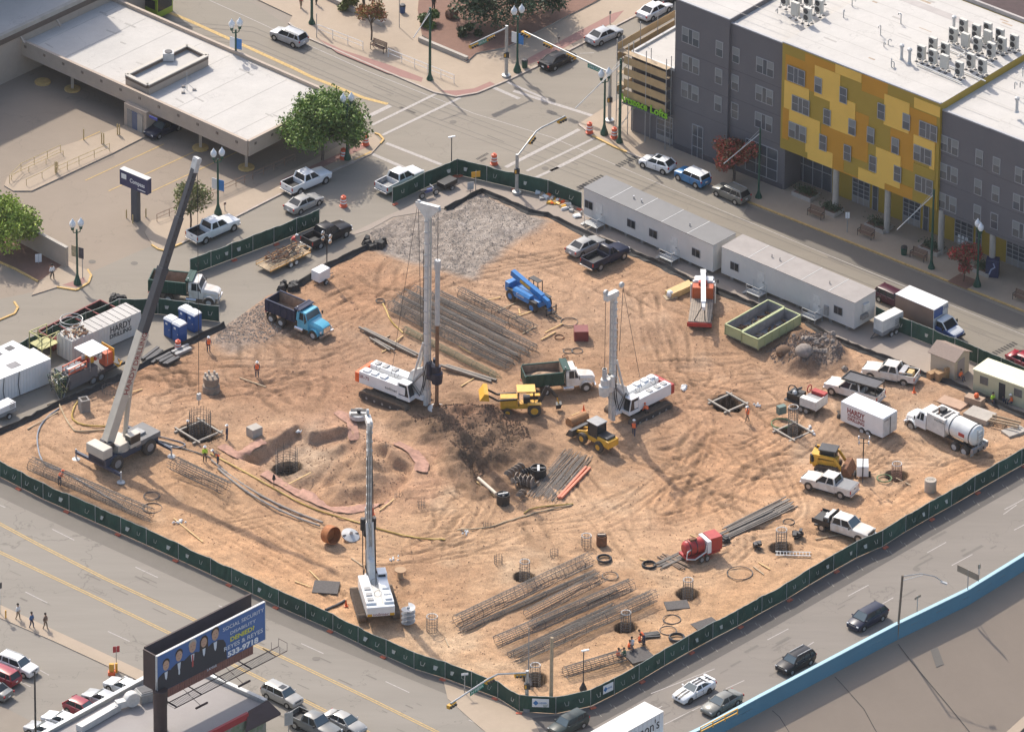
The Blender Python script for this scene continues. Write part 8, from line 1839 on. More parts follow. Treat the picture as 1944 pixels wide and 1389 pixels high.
for px,py,d,lab in((1772,718,(1.3,.7,.8),'stack of cardboard boxes beside the shed, left one'),(1783,722,(.9,.8,1.0),'stack of cardboard boxes beside the shed, right one')):boxthing('cardboard_box',lab,'box',px,py,d,mat('cardboard',(.36,.22,.11),.8,0,.1,2),.6)
boxthing('cardboard_box','tall cardboard box leaning on the shed wall','box',1799,719,(.9,.3,1.4),mat('cardboard',(.36,.22,.11),.8),.6)
boxthing('concrete_slab','flat tan concrete slab behind the vacuum truck','slab',1808,768,(3.0,1.6,.25),mat('tan_slab',(.45,.30,.21),.9,0,.15,2),-.6);boxthing('concrete_slab','thick pale slab with a sheet on top near the trestle','slab',1860,795,(2.9,2.0,.6),CONC,-.6);boxthing('concrete_slab','low pale slab near the right edge','slab',1925,822,(2.3,1.5,.3),CONC,.6);boxthing('gang_box','tan site box with an orange bag on its lid','box',1850,768,(2.0,1.0,.9),mat('tan_box',(.38,.27,.19),.8,0,.1,2),-.55,extra=lambda q:q.ball((.2,0,1.15),.3,ORANGE,6));boxthing('steel_plate','grey plate leaning behind the frontage fence at the right','plate',1912,884,(2.0,.9,.15),TIN,.6);boxthing('wash_box','grey green box on a stand left of the tall pile cage','box',1483,792,(.9,.6,.9),mat('green_grey_box',(.11,.17,.15),.6),.5,.5);boxthing('steel_mesh_stack','dark flat stack of mesh behind the avenue fence','mesh stack',619,1117,(2.6,2.4,.12),mat('mesh_dark',(.10,.09,.085),.9,0,.3,6),-.1);boxthing('steel_mesh_stack','dark flat stack of bars beside the kneeling workers','mesh stack',1212,1245,(2.6,2.4,.15),mat('mesh_dark',(.10,.09,.085),.9),.5);boxthing('steel_mesh_stack','dark flat stack of bars above the coils by the right fence','mesh stack',1285,1150,(2.4,1.6,.12),mat('mesh_dark',(.10,.09,.085),.9),.2);boxthing('steel_mesh_stack','dark stack of bars touching the frontage fence','mesh stack',1338,1185,(2.6,1.4,.15),mat('mesh_dark',(.10,.09,.085),.9),.6)
bundle((1222,1212),(1252,1209),.9,5,BLACK,'short black pipes above the kneeling workers','pipe_stack','pipes',.2,.1,.1)
q=MB();[q.bar((0,y,.7+.1*(y>0)),(3.2,y,.8),.1,WOOD,.2)for y in(-.5,0,.5)];[q.bar((x,y,0),(x+dx,-y*.3,.75),.08,WOOD)for x in(.3,1.6,2.9)for y in(-.5,.5)for dx in(-.3,.3)];p=G(1880,805);tag(q.build('timber_trestle',None,tuple(p),rz=-.45),'long timber trestle table at the right edge','trestle')
q=MB();[q.bar((0,y,.1),(3.3,y,.1),.07,LGREY)for y in(-.22,.22)];[q.bar((.15+i*.3,-.22,.1),(.15+i*.3,.22,.1),.05,LGREY)for i in range(11)];p=G(1472,1052);tag(q.build('ladder',None,(p.x,p.y,.05),rz=-.03),'aluminium ladder lying near the frontage fence','ladder').scale=(1.1,1.6,1)
q=MB();q.lathe([(.6,.85),(.6,.95)],mat('reel_tan',(.40,.26,.15),.8),n=18);q.cyl((0,0,0),(0,0,.9),.3,WOOD);p=G(760,1096);tag(q.build('cable_reel',None,tuple(p)),'round tan cable reel on its end right of the nearest rig','cable reel')
for px,py,s,lab in((1437,1040,.6,'small black pump on the dirt left of the ladder pile'),(1515,1020,.8,'black pump skid right of the ladder pile'),(1378,1028,.5,'black tool at the end of the red trailer drawbar')):
 q=MB();rr=random.Random(int(px));[q.box((rr.uniform(-s,s)*.5,rr.uniform(-s,s)*.5,rr.uniform(.1,s)),(rr.uniform(.2,s),rr.uniform(.15,.5),rr.uniform(.15,.5)),rr.choice([BLACK,DARK]),rz=rr.uniform(0,3))for _ in range(8)];p=G(px,py);tag(q.build('pump',None,tuple(p)),lab,'pump')
for px,py,s,lab in((346,992,.6,'white rags on the dirt below the crane'),(1294,735,.8,'white tarpaulin scrap right of the second rig'),(885,1012,.45,'white crumpled sacks by the tan hose'),(745,1066,.4,'white timber scrap right of the third rig'),(575,812,.6,'white sack on the top bank of the excavation'),(1542,822,.6,'white sacks beside the timber framed pile'),(1435,770,.5,'pale rag beside the square hole')):
 q=MB();rr=random.Random(int(px));[q.box((rr.gauss(0,s*.6),rr.gauss(0,s*.5),.12),(s*rr.uniform(.4,.9),s*rr.uniform(.3,.6),.2),CANVAS,rz=rr.uniform(0,3),t=.5,rx=.2)for _ in range(6)];p=GH(px,py);tag(q.build('rag_heap',None,tuple(p),bevel=.04),lab,'rags')
q=MB();rr=random.Random(33)
for _ in range(46):f=rr.random();p=G(1025+85*f+rr.gauss(0,3),368+45*f+rr.gauss(0,5));q.box((p.x,p.y,.2),(rr.uniform(.3,1.0),rr.uniform(.2,.6),rr.uniform(.1,.4)),rr.choice([CANVAS,CANVAS,WOOD,WOOD,ORANGE,YEL,GREY]),rz=rr.uniform(0,3),rx=rr.uniform(-.4,.4),t=.8)
tag(q.build('rubbish_heap'),'row of white sacks and scrap between silt fence and street screen','rubbish')
LUM=[((455,720),(505,735)),((1005,555+22),(1035,563)),((920,575),(950,565)),((940,597),(980,578)),((970,609),(1010,597)),((985,590),(987,600)),((992,637),(1018,622)),((1035,634),(1068,616)),((1027,648),(1055,633)),((52,818),(110,785)),((735,600+60),(765,640)),((870,660),(893,673)),((710,652),(740,638)),((725,668),(755,653)),((875,738),(900,722)),((690,1080),(607+60,1063)),((560,1105),(590,1118)),((587,1086),(607,1104)),((1548,1024),(1620,1010)),((1085,795),(1100,789)),((905,915),(940,945)),((1700,905),(1728,925)),((720,975),(748,952)),((1310,1017),(1330,1025)),((1430,1075),(1450,1092)),((1440,1068),(1462,1082)),((1214,1063),(1230,1067)),((1375,1197),(1330,1218)),((215,758),(270,740)),((330,985),(385,1030)),((845,1212),(852,1228)),((540,925),(590,895))]
q0_=0
for i,(a,b_)in enumerate(LUM):
 A_2,B2=GH(*a),GH(*b_);A_2.z=max(A_2.z,-.2)+.1;B2.z=max(B2.z,-.2)+.1;q=MB();q.bar(A_2,B2,.13,PLY if i%3 else WOOD,.08);tag(q.build('loose_board'),'loose timber board or bar lying on the dirt','board','loose boards scattered over the site')
q=MB();A_2,B2=GH(908,915),GH(942,945);A_2.z=B2.z=.5;q.cyl(A_2,B2,.18,mat('cream_pipe',(.62,.52,.40),.6),n=10);tag(q.build('plastic_pipe',smooth=40),'thick cream pipe end sticking toward the black drum','pipe')
q=MB();A_2,B2=GH(1080,812),GH(1112,798);q.cyl((A_2.x,A_2.y,.55),(B2.x,B2.y,.55),.55,mat('brown_casing',(.34,.17,.07),.7,0,.3,2),n=16);tag(q.build('casing_pipe',smooth=40),'brown casing pipe lying behind the wheel loader','casing')
# stones
STN=mat('rubble_stone',(.26,.22,.19),.9,0,.35,3,.4)
def rock(q,c_,s,rr,m):
 n0=len(q.v);q.ball((0,0,0),1,m,5)
 for i in range(n0,len(q.v)):v=Vector(q.v[i]);v=Vector((v.x*s*rr.uniform(.7,1.2),v.y*s*rr.uniform(.7,1.2),v.z*s*rr.uniform(.5,.9)));q.v[i]=tuple(v+Vector(c_))
rr=random.Random(77)
for i in range(34):
 px,py=rr.gauss(1560,22),rr.gauss(672,11);s=rr.uniform(.18,.45);p=GH(px,py);q=MB();rock(q,(0,0,0),s,rr,STN);tag(q.build('rubble_block',None,(p.x,p.y,p.z+s*.3)),'broken pale concrete lump on the dark rubble mound','rubble','concrete lumps of the rubble mound')
for px,py,s,lab in((1526,692,1.0,'large round grey boulder in front of the rubble mound'),(1487,680,.85,'brown boulder at the left of the rubble mound')):
 q=MB();q.ball((0,0,0),s,STN if px>1500 else MUD,9,.8);p=GH(px,py);tag(q.build('boulder',None,(p.x,p.y,p.z+s*.4),smooth=60),lab,'boulder')
rrn=np.random.RandomState(5)
def scatter(name,lab,poly,n_,s0,s1,m,seed):
 P=pxpoly(poly);xs=[p[0]for p in P];ys=[p[1]for p in P];rs_=np.random.RandomState(seed);V=[];F=[]
 tv=np.array([(1,0,-.3),(-.5,.87,-.3),(-.5,-.87,-.3),(.1,.1,.9)]);
 X_=rs_.uniform(min(xs),max(xs),n_*3);Y_=rs_.uniform(min(ys),max(ys),n_*3);ok=inpoly(X_,Y_,P);X_=X_[ok][:n_];Y_=Y_[ok][:n_]
 for x,y in zip(X_,Y_):
  s=rs_.uniform(s0,s1)**1.0;a=rs_.uniform(0,6.28);c_,d_=math.cos(a),math.sin(a);o=len(V);z=hgt(x,y)+s*.25
  for v in tv:V.append((x+s*(v[0]*c_-v[1]*d_),y+s*(v[0]*d_+v[1]*c_),z+s*v[2]*rs_.uniform(.5,1)))
  F+=[(o,o+1,o+3),(o+1,o+2,o+3),(o+2,o,o+3)]
 q=MB();q.add(V,F,m);return tag(q.build(name),lab,None,kind='stuff')
scatter('gravel','grey crushed stone spread at the top corner of the site',[(700,440),(845,398),(915,370),(1035,430),(945,475),(905,525),(800,500),(720,470)],5200,.03,.085,mat('crushed_stone',(.34,.30,.26),.9,0,.3,1),1)
scatter('gravel','crushed stone by the blue dump truck',[(400,655),(430,618),(515,562),(565,600),(500,655)],1600,.04,.12,mat('crushed_stone',(.38,.34,.31),.9),2)
scatter('clods','dark clods on the spoil heap',[(775,800),(850,778),(930,780),(1000,815),(1010,850),(925,885),(905,920),(850,850)],1800,.05,.16,mat('dark_clod',(.17,.108,.072),.95,0,.3,1),3)
scatter('clods','tan clods and crumbs all over the site',[(0,840),(420,640),(700,470),(1000,420),(1700,700),(1944,810),(1930,860),(1000,1330)],7000,.03,.11,mat('tan_clod',(.36,.22,.14),.95,0,.3,1),4)
scatter('clods','rough clods in the excavation',[(480,850),(640,800),(790,870),(720,960),(540,920)],500,.04,.13,mat('brown_clod',(.32,.21,.14),.95,0,.3,1),5)
scatter('clods','grey brown crumbs on the rubble mound',[(1455,665),(1500,645),(1570,652),(1605,680),(1590,698),(1530,706),(1470,690)],1800,.05,.2,mat('grey_clod',(.22,.17,.14),.95,0,.3,1),6)
# ================================================================ STREET FURNITURE
GLOBE=mat('lamp_globe',(.75,.76,.76),.15,0,spec=.8)
def lamp():
 r=empty('street_lamp','x','street lamp');q=MB();q.lathe([(.42,0),(.42,.25),(.25,.7),(.15,1.1),(.12,1.3),(.10,6.6)],DGREEN,n=12);q.build('lamp_post',r,smooth=40)
 for s in(-1,1):
  q=MB();q.tube([(0,0,6.2),(s*.35,0,6.25),(s*.45,0,6.7)],.06,DGREEN,6);q.lathe([(.16,6.6),(.2,6.95)],DGREEN,(s*.45,0,0));q.build('lamp_arm',r);q=MB();q.lathe([(.2,6.95),(.34,7.2),(.32,7.5),(.12,7.75),(.03,7.95)],GLOBE,(s*.45,0,0),14);q.build('lamp_globe',r,smooth=50)
 return r
lp=None
for px,py,rz,lab in((147,541,.3,'green twin globe street lamp on the small pavement corner at the left'),(414,408,.3,'green twin globe street lamp behind the white pickup and thin tree'),(982,138,.5,'green twin globe street lamp at the park corner'),(1147,257,.5,'green twin globe street lamp in front of the scaffold corner'),(1855,545,1.9,'green street lamp on the lofts pavement at the right edge'),(659,304,.3,'green twin globe street lamp half hidden behind the big tree'),(448,163,.4,'green twin globe street lamp behind the bank roof')):
 if lp is None:lp=lamp();o=lp
 else:o=dup(lp)
 p=G(px,py);o.location=(p.x,p.y,.13);o.rotation_euler=(0,0,rz);o['label']=lab;o['group']='green globe street lamps';k_=hpx(px,py,124)/7.95;o.scale=(k_,)*3
for px,py,lab in((148,480,'street banner on the left corner lamp'),(414,352,'banner'),(448,85,'banner'),(982,75,'banner')):
 b0=G(px,541 if px==148 else{414:408,448:163,982:138}[px]);z=hpx(px,py,(541 if px==148 else{414:408,448:163,982:138}[px])-py);q=MB()
 for s,m_ in((-1,mat('banner_cream',(.45,.36,.22),.7,0,.5,3)),(1,mat('banner_dark',(.07,.06,.07),.7,0,.5,3))):q.bb(min(s*.12,s*.75),max(s*.12,s*.75),-.02,.02,z-.6,z+.7,m_ if px==148 else BLUEP if s>0 else SIGNW)
 tag(q.build('street_banner',None,(b0.x,b0.y,0),rz=-.5),{148:'cream and dark banners on the lamp at the left corner',414:'white and blue banners on the lamp behind the pickup',448:'blue banners on the lamp behind the bank roof',982:'blue and white banners on the park corner lamp'}[px],'banner')
def pole(px,py,h_px,lab,arm=None,m=DGREEN,r0=.16,name='tram_pole',globe=False):
 p=G(px,py);h=hpx(px,py,h_px);r=empty(name,lab,'pole',None,(p.x,p.y,.1));q=MB();q.lathe([(.38,0),(.38,.2),(.2,.6),(r0,.9),(r0*.8,h)],m,n=12);q.build('shaft',r,smooth=40)
 if arm:e_=G(arm[0],arm[1],arm[2])-Vector((p.x,p.y,.1));q=MB();q.cyl((0,0,h-(arm[3]if len(arm)>3 else.6)),e_,.05,LGREY,n=6);q.cyl((0,0,h-.1),(e_*.6+Vector((0,0,(h-.6)*.4))),.02,LGREY,n=4);q.build('bracket_arm',r)
pole(816,153,134,'tall dark green pole on the park pavement near the crossing',(785,72,7.0));pole(592,47,80,'tall green pole at the top left pavement by the railing');pole(1176,272,156,'tall green pole carrying a long white bracket at the lofts corner',(1092,206,8.3));pole(1768,511,148,'tall green pole with a white bracket in front of the yellow facade',(1703,436,5.0),r0=.14);pole(1440,377,130,'tall green pole with a white bracket beside the red tree',(1374,311,4.6),r0=.12)
pole(1046,1345,136,'slightly leaning wooden utility pole at the fence corner',None,WOOD,.2,'utility_pole');pole(857,330,68,'thin dark lamp pole standing at the top fence corner',None,DARK,.06,'light_pole');pole(1107,1310,76,'thin dark lamp pole in front of the lower cages',None,DARK,.06,'light_pole');pole(1003,1300,108,'thin grey pole beside the corner signal',None,GREY,.06,'light_pole');pole(68,1420,148,'tall thin light pole in the parking lot',None,DARK,.11,'light_pole')
for px,py in((857,262),(1110,1234)):
 b0=G(px,330 if px<1000 else 1310);z=hpx(px,py,68 if px<1000 else 76);q=MB();[q.bb(min(0,s*.4),max(0,s*.4),-.1,.1,z,z+.12,SIGNW)for s in(-1,1)];tag(q.build('floodlight_head',None,(b0.x,b0.y,0),rz=.4),'small white floodlights on the thin pole at the '+('top fence corner'if px<1000 else 'lower cages'),'floodlight')
SIGY=mat('signal_yellow',(.62,.32,.03),.5)
def signal(r,p,t,n_=3):
 q=MB();t=t.normalized();q.bar(p-t*.55,p+t*.55,.4,SIGY,.38);q.build('signal_head',r);s=MB();nn=Vector((t.y,-t.x,0));nn=-nn if nn.y>0 else nn
 for k_ in(-.37,0,.37):s.lathe([(.13,-.12),(.15,0)],BLACK,tuple(p+t*k_+nn*.26),ax='y',n=10)
 s.build('signal_visor',r)
def mast(px,py,hp,pts,sigs,sign,lab,z=None):
 p=G(px,py);h=hpx(px,py,hp);r=empty('traffic_signal',lab,'traffic signal');q=MB();q.lathe([(.5,0),(.5,.35),(.2,.4),(.17,h)],TIN,(p.x,p.y,0),14);q.build('mast_pole',r,smooth=40)
 P=[Vector((p.x,p.y,h-.25))]+[G(x,y,zz_)for x,y,zz_ in pts];q=MB();q.tube(P,.09,TIN,8);q.build('mast_arm',r,smooth=40)
 for a,b_,f in sigs:A_2=P[a];B2=P[b_];signal(r,A_2.lerp(B2,f)+Vector((0,0,-.25)),B2-A_2)
 if sign:
  a,b_,f,tx=sign;c_=P[a].lerp(P[b_],f)+Vector((0,0,-.35));t=(P[b_]-P[a]);t.z=0;t.normalize();t=t if t.x>0 else-t;q=MB();q.bar(c_-t*1.1,c_+t*1.1,.04,SIGNG,.5);q.build('street_sign',r);text('lettering',tx,r,c_+Vector((t.y,-t.x,0))*.03,t,(0,0,1),.3,SIGNW,.005,w=1.9)
 q=MB();q.bb(p.x-.3,p.x+.3,p.y-.35,p.y-.1,2.6,3.2,BLACK);q.bb(p.x-.24,p.x-.05,p.y-.37,p.y-.35,2.7,3.1,SIGY);q.build('pedestrian_signal',r)
mast(961,147,96,[(892,86,6.1)],[(0,1,.45),(0,1,.9)],(0,1,.68,'MISSOURI'),'grey traffic signal mast with a short arm at the park corner');mast(1157,232,96,[(995,60,6.9)],[(0,1,.98),(0,1,.72),(0,1,.45)],(0,1,.17,'OREGON'),'grey traffic signal mast with a long arm at the scaffold corner');mast(981,368,74,[(1018,250,5.6),(1028,243,5.7),(1073,221,5.8)],[(0,1,.75),(2,3,.85)],None,'grey traffic signal mast at the top edge of the site');mast(1000,1347,76,[(945,1279,4.8),(927,1288,4.9),(855,1335,5.0)],[(0,1,.25),(1,2,.9),(2,3,.97)],(2,3,.3,'N MESA'),'grey traffic signal mast at the lower fence corner')
p=G(1703,1214,-1.1);r=empty('highway_lamp','tall brown highway lamp with a curved arm at the blue wall','street lamp',None,(p.x,p.y,-1.1));h=hpx(1703,1214,124);q=MB();q.cyl((0,0,0),(.35,0,h),.12,mat('weathered_pole',(.20,.16,.12),.7,.1,.2,1),n=10);q.build('lamp_post',r);q=MB();q.tube([(.35,0,h-.1),(2.2,.3,h+.05),(3.6,.2,h-.2),(4.4,0,h-.7)],.05,TIN,6);q.cyl((.35,0,h-.6),(2.4,.3,h-.1),.035,TIN,n=5);q.build('lamp_arm',r);q=MB();q.box((4.5,0,h-.8),(.7,.3,.15),LGREY,ry=.4);q.build('lamp_head',r)
def sign(px,py,hp,w_,hh,m,lab,rz=.6,pm=TIN,z0=0,name='road_sign',back=None):
 p=G(px,py,z0);h=hpx(px,py,hp);r=empty(name,lab,'sign',None,(p.x,p.y,z0),rz);q=MB();q.cyl((0,0,0),(0,0,h),.05,pm,n=6);q.build('post',r);q=MB();q.bb(-w_/2,w_/2,-.04,-.01,h-hh,h,m);q.build('board',r);return r
SBK=mat('sign_back',(.30,.24,.18),.6,0,.1,2)
sign(1836,1148,68,2.9,.75,SBK,'large brown sign back on a post at the blue wall',-.75,z0=-1);sign(1741,1160,30,.9,.3,SBK,'small brown sign on a post behind the blue wall',.8,z0=0);sign(1858,1100,30,.3,.5,SBK,'small narrow sign near the wall at the right',.3,z0=0);sign(157,530,45,.06,.3,TIN,'thin bare sign post at the left corner');sign(1608,443,40,.45,.75,SIGNW,'white parking sign before the lofts benches',.0);sign(73,500,18,.7,1.0,SIGNW,'small white sign board in the planting bed',.2);sign(903,362,36,1.0,.7,SIGY,'pair of orange warning boards at the top fence corner',.3);sign(221,1272,47,.7,.7,mat('stop_red',(.4,.03,.04),.5),'red stop sign at the parking lot exit',.3);sign(0,1165,60,.5,.7,DARK,'dark sign at the left edge of the avenue pavement');sign(882,1316,40,.7,.25,SIGNW,'white sign by the curb near the fence corner',.2);sign(548,1400,50,.9,1.5,TIN,'back of a grey sign at the bottom edge',.4);sign(1885,512,12,.5,.5,SIGNW,'small white sign beside the map kiosk',0);sign(601,73,46,.06,.3,TIN,'thin post at the end of the white railing');sign(758,54,54,.06,.3,TIN,'tall thin pole on the park path');sign(893,366,20,.7,.9,LGREY,'grey utility cabinet on a post at the top corner',.3);sign(427,402,18,.3,.3,mat('meter_brown',(.2,.1,.07),.6),'brown parking meter behind the white pickup');sign(1158,48,26,.25,.35,DARK,'parking meter behind the silver sedan');sign(1061,84,14,.2,.3,DARK,'parking meter behind the black sedan')
q=MB();q.bb(-.25,.25,-.15,.15,0,1.3,SIGY);q.bb(-.35,.35,-.25,.25,0,.4,ORANGE);p=G(212,1280);tag(q.build('barricade',None,tuple(p)),'orange and yellow barricade beside the stop sign','barricade');q=MB();q.cyl((0,0,0),(0,0,1.1),.13,YEL,n=8);p=G(221,1276);tag(q.build('bollard',None,tuple(p)),'yellow bollard at the foot of the stop sign','bollard');q=MB();q.cyl((0,0,0),(0,0,1.0),.08,SIGY,n=8);p=G(11,1174);tag(q.build('bollard',None,tuple(p)),'orange bollard at the left edge of the pavement','bollard')
def barrel():
 r=empty('traffic_barrel','x','barrel');q=MB();BO=mat('barrel_orange',(.72,.12,.05),.5)
 q.lathe([(.36,0),(.36,.08),(.3,.1),(.29,.35)],BO,n=14);q.lathe([(.275,.48),(.27,.62)],BO,n=14);q.lathe([(.255,.76),(.24,1.0),(.1,1.05),(.1,1.12)],BO,n=14);q.build('barrel_body',r)
 for z,R in((.35,.285),(.62,.265)):q=MB();q.lathe([(R,z),(R-.01,z+.14)],SIGNW,n=14);q.build('reflective_band',r)
 return r
bb_=None
for px,py,lab in((652,392,'orange barrel in the street above the black pickup'),(652,303,'orange barrel at the foot of the big tree'),(694,277,'orange barrel at the pavement corner right of the big tree'),(938,312,'orange barrel behind the top fence screen'),(1119,254,'orange barrel at the kerb left of the corner lamp'),(1166,264,'orange barrel between the lamp and the tall pole'),(338,666,'orange barrel by the pipes on the dirt')):
 if bb_ is None:bb_=barrel();o=bb_
 else:o=dup(bb_)
 p=G(px,py);o.location=(p.x,p.y,.02 if px in(652,938,338)and py>303 else.13);o['label']=lab;o['group']='orange traffic barrels';o.scale=(1.2,)*3
for px,py,lab in((708,980,'orange cone right of the long boom'),(1108,786,'orange cone behind the wheel loader'),(1735,749,'orange cone beside the white pickup with tool boxes'),(657,1150,'orange cone left of the rear rig')):lathe_thing('traffic_cone',lab,'cone',px,py,[(.22,0),(.22,.04),(.14,.06),(.03,.75)],ORANGE,10)
# ================================================================ TREES
def tree(px,py,H_,R,cz,n_,c1,c2,lab,seed,sq=.8,ls=.16,trunk=.16,clumps=14,name='tree',stems=1,spread=.75):
 rs_=np.random.RandomState(seed);p=G(px,py);r=empty(name,lab,'tree',None,(p.x,p.y,.05));bark=mat('bark',(.12,.09,.07),.9,0,.3,4);q=MB();q.tube([(0,0,-.1),(.05,0,cz*.3),(-.05,.05,cz*.6)],trunk,bark,8);ctr=[]
 for i in range(clumps):
  a=rs_.uniform(0,6.28);e_=rs_.uniform(-.55,1);rad=R*spread*rs_.uniform(.35,1)*math.sqrt(max(.08,1-e_*e_*.8));ctr.append((rad*math.cos(a),rad*math.sin(a),cz+e_*(H_-cz)*.75))
 for c_ in ctr[:10]:q.tube([(-.05,.05,cz*.55),(c_[0]*.4,c_[1]*.4,(cz*.6+c_[2])/2),c_],trunk*.35,bark,5)
 q.build('trunk',r,smooth=50);C_=np.array(ctr)
 for k_,col in enumerate((c1,c2)):
  m_=mat('leaf_%s_%d'%(name,seed*2+k_),col,.6,0,.6,.45);N_=n_//2;ci=C_[rs_.randint(len(C_),size=N_)];d=rs_.normal(size=(N_,3));d/=np.linalg.norm(d,axis=1)[:,None];rr_2=R*.36*rs_.uniform(.35,1.15,size=(N_,1));c_=ci+d*rr_2*np.array([1,1,sq]);a=rs_.normal(size=(N_,3));a/=np.linalg.norm(a,axis=1)[:,None];b_=np.cross(a,rs_.normal(size=(N_,3)));b_/=np.linalg.norm(b_,axis=1)[:,None];s=ls*rs_.uniform(.35,1.6,size=(N_,1));V=np.stack([c_-a*s,c_+b_*s*.5,c_+a*s,c_-b_*s*.5],1).reshape(-1,3);F=np.arange(N_*4).reshape(-1,4);q=MB();q.m=[m_];q.v=V.tolist();q.f=F.tolist();q.mi=[0]*N_;q.build('crown',r)
 return r
tree(612,306,7.9,5.3,4.3,20000,(.11,.19,.035),(.19,.27,.05),'big dense green tree beside the bank roof corner',1,clumps=26,ls=.17);tree(660,300,5.6,2.6,3.4,4000,(.11,.18,.04),(.19,.24,.06),'smaller green tree behind the orange barrels',2,clumps=12)
tree(1393,345,5.4,2.8,3.3,8500,(.50,.09,.06),(.22,.12,.05),'round red autumn tree by the lofts entrance',3,clumps=18,ls=.15);tree(362,434,5.6,2.5,3.6,2600,(.15,.19,.05),(.23,.20,.07),'thin open tree behind the white pickup with visible branches',4,clumps=16,ls=.14,trunk=.1);tree(6,478,6.4,4.2,3.4,11000,(.24,.34,.04),(.34,.42,.06),'light yellow green tree at the left edge',5,clumps=20,ls=.16)
tree(705,78,5.0,2.0,3.6,2600,(.25,.2,.05),(.38,.14,.06),'small orange and green tree on the park pavement',6,clumps=10,ls=.13,trunk=.1);tree(690,22,5,2.2,3,3000,(.36,.09,.05),(.28,.10,.05),'red leaved tree at the top edge of the park',7,clumps=10,ls=.13);tree(940,48,8,5.0,4.0,12000,(.035,.075,.035),(.06,.10,.045),'large dark green evergreen at the left of the park',8,clumps=22,sq=.7,spread=.9);tree(1010,30,7,4.6,3.6,9000,(.035,.08,.04),(.06,.10,.045),'large dark evergreen at the right of the park',9,clumps=18,sq=.7);tree(1829,536,4.8,2.0,3.0,4200,(.52,.05,.055),(.2,.13,.06),'small red and brown tree in a square pit by the map kiosk',10,clumps=10,ls=.13,trunk=.07)
tree(655,18,1.6,1.4,.7,1500,(.12,.15,.03),(.18,.17,.04),'low yellow green shrub at the top by the red tree',11,clumps=6,name='shrub');tree(815,48,1.6,1.7,.6,1500,(.06,.12,.02),(.12,.17,.03),'low green shrub by the park path',13,clumps=6,name='shrub');tree(890,72,1.4,1.4,.6,1200,(.05,.08,.03),(.07,.1,.04),'low dark shrub in the mulch bed',14,clumps=6,name='shrub')
q=MB();p=G(1829,536);q.box((0,0,.01),(2.6,2.2,.02),M_MUL,rz=aU);tag(q.build('tree_pit',None,(p.x,p.y,.135)),'brown square tree pit in the pavement',kind='structure')
p=G(857,36);q=MB();q.ball((0,0,.5),.8,mat('brown_rock',(.22,.12,.08),.9,0,.3,2),7);tag(q.build('boulder',None,(p.x,p.y,.2)),'reddish brown boulder in the mulch bed','boulder')
# ================================================================ PEOPLE
SKN=mat('skin',(.35,.20,.13),.6);HVO=mat('hi_vis_orange',(.90,.16,.04),.6);HVL=mat('hi_vis_lime',(.50,.80,.05),.6);JEAN=mat('dark_jeans',(.04,.05,.09),.8);TAN_=mat('tan_trousers',(.25,.19,.13),.8);HAIR=mat('dark_hair',(.02,.015,.012),.8)
_B={}
def body(pose):
 if pose in _B:return _B[pose]
 hip=.93;J={};dx=0
 if pose=='walk':L_=((.1,.12,.5,.16),(-.1,-.02,.5,-.2));lean_=.05
 elif pose=='bend':L_=((.13,.05,.48,0),(-.13,.0,.48,-.05));lean_=.85
 elif pose=='sit':L_=((.12,.42,.42,.45),(-.12,.42,.42,.40));lean_=.2;hip=.45
 else:L_=((.11,.02,.48,.02),(-.11,.0,.48,-.02));lean_=0.0
 v=[];e_=[];rd=[];sl_=[]
 def add(p,par,r_,s):v.append(p);rd.append(r_);sl_.append(s);(e_.append((par,len(v)-1))if par is not None else 0);return len(v)-1
 P0=add((0,0,hip),None,.15,0);up=lambda d,z:(math.sin(lean_)*z,d,hip+math.cos(lean_)*z)
 for y,kx_,kz,fx in L_:a=add((0,y,hip-.06),P0,.10,0);b_=add((kx_,y*1.1,kz if pose!='sit'else.48),a,.075,0);c_=add((fx,y*1.1,.08),b_,.05,0);add((fx+.17,y*1.15,.04),c_,.04,3)
 w=add(up(0,.2),P0,.14,1);ch=add(up(0,.42),w,.16,1);nk=add(up(0,.56),ch,.065,2);hd=add(up(0,.66),nk,.085,2);add(up(0,.78),hd,.095,2)
 for s in(-1,1):
  sh=add(up(s*.18,.47),ch,.065,1);el=add((up(0,.22)[0]+(.05 if pose!='walk'else s*.07),s*.26,hip+.2*math.cos(lean_)+(.05 if pose=='sit'else 0)),sh,.048,1);hx,hz=(up(0,.0)[0]+.28,hip+.12)if pose in('bend','sit')else(.08,hip-.05)
  if pose=='bend':hx,hz=.75,.55
  ha=add((hx,s*.25,hz),el,.034,2)
  for k_ in range(4):add((hx+.03+.01*k_,s*.25+(k_-1.5)*.02,hz-.085-.01*(k_%2)),ha,.009,2)
  add((hx+.07,s*.22,hz-.03),ha,.010,2)
 me_=bpy.data.meshes.new('tmp');me_.from_pydata(v,e_,[]);o=bpy.data.objects.new('tmp',me_);COL.objects.link(o);md=o.modifiers.new('s','SKIN')
 for i,sv in enumerate(me_.skin_vertices[0].data):sv.radius=(rd[i],rd[i]*(1.25 if sl_[i]in(0,1)and i==P0 or i in(w,ch)else 1));sv.use_root=i==0
 ss=o.modifiers.new('b','SUBSURF');ss.levels=1;bpy.context.view_layer.update();m2=bpy.data.meshes.new_from_object(o.evaluated_get(bpy.context.evaluated_depsgraph_get()));bpy.data.objects.remove(o);V=np.array(v);
 for pl_ in m2.polygons:c_=np.array(pl_.center);pl_.material_index=sl_[int(np.argmin(((V-c_)**2).sum(1)))];pl_.use_smooth=True
 _B[pose]=(m2,up);return _B[pose]
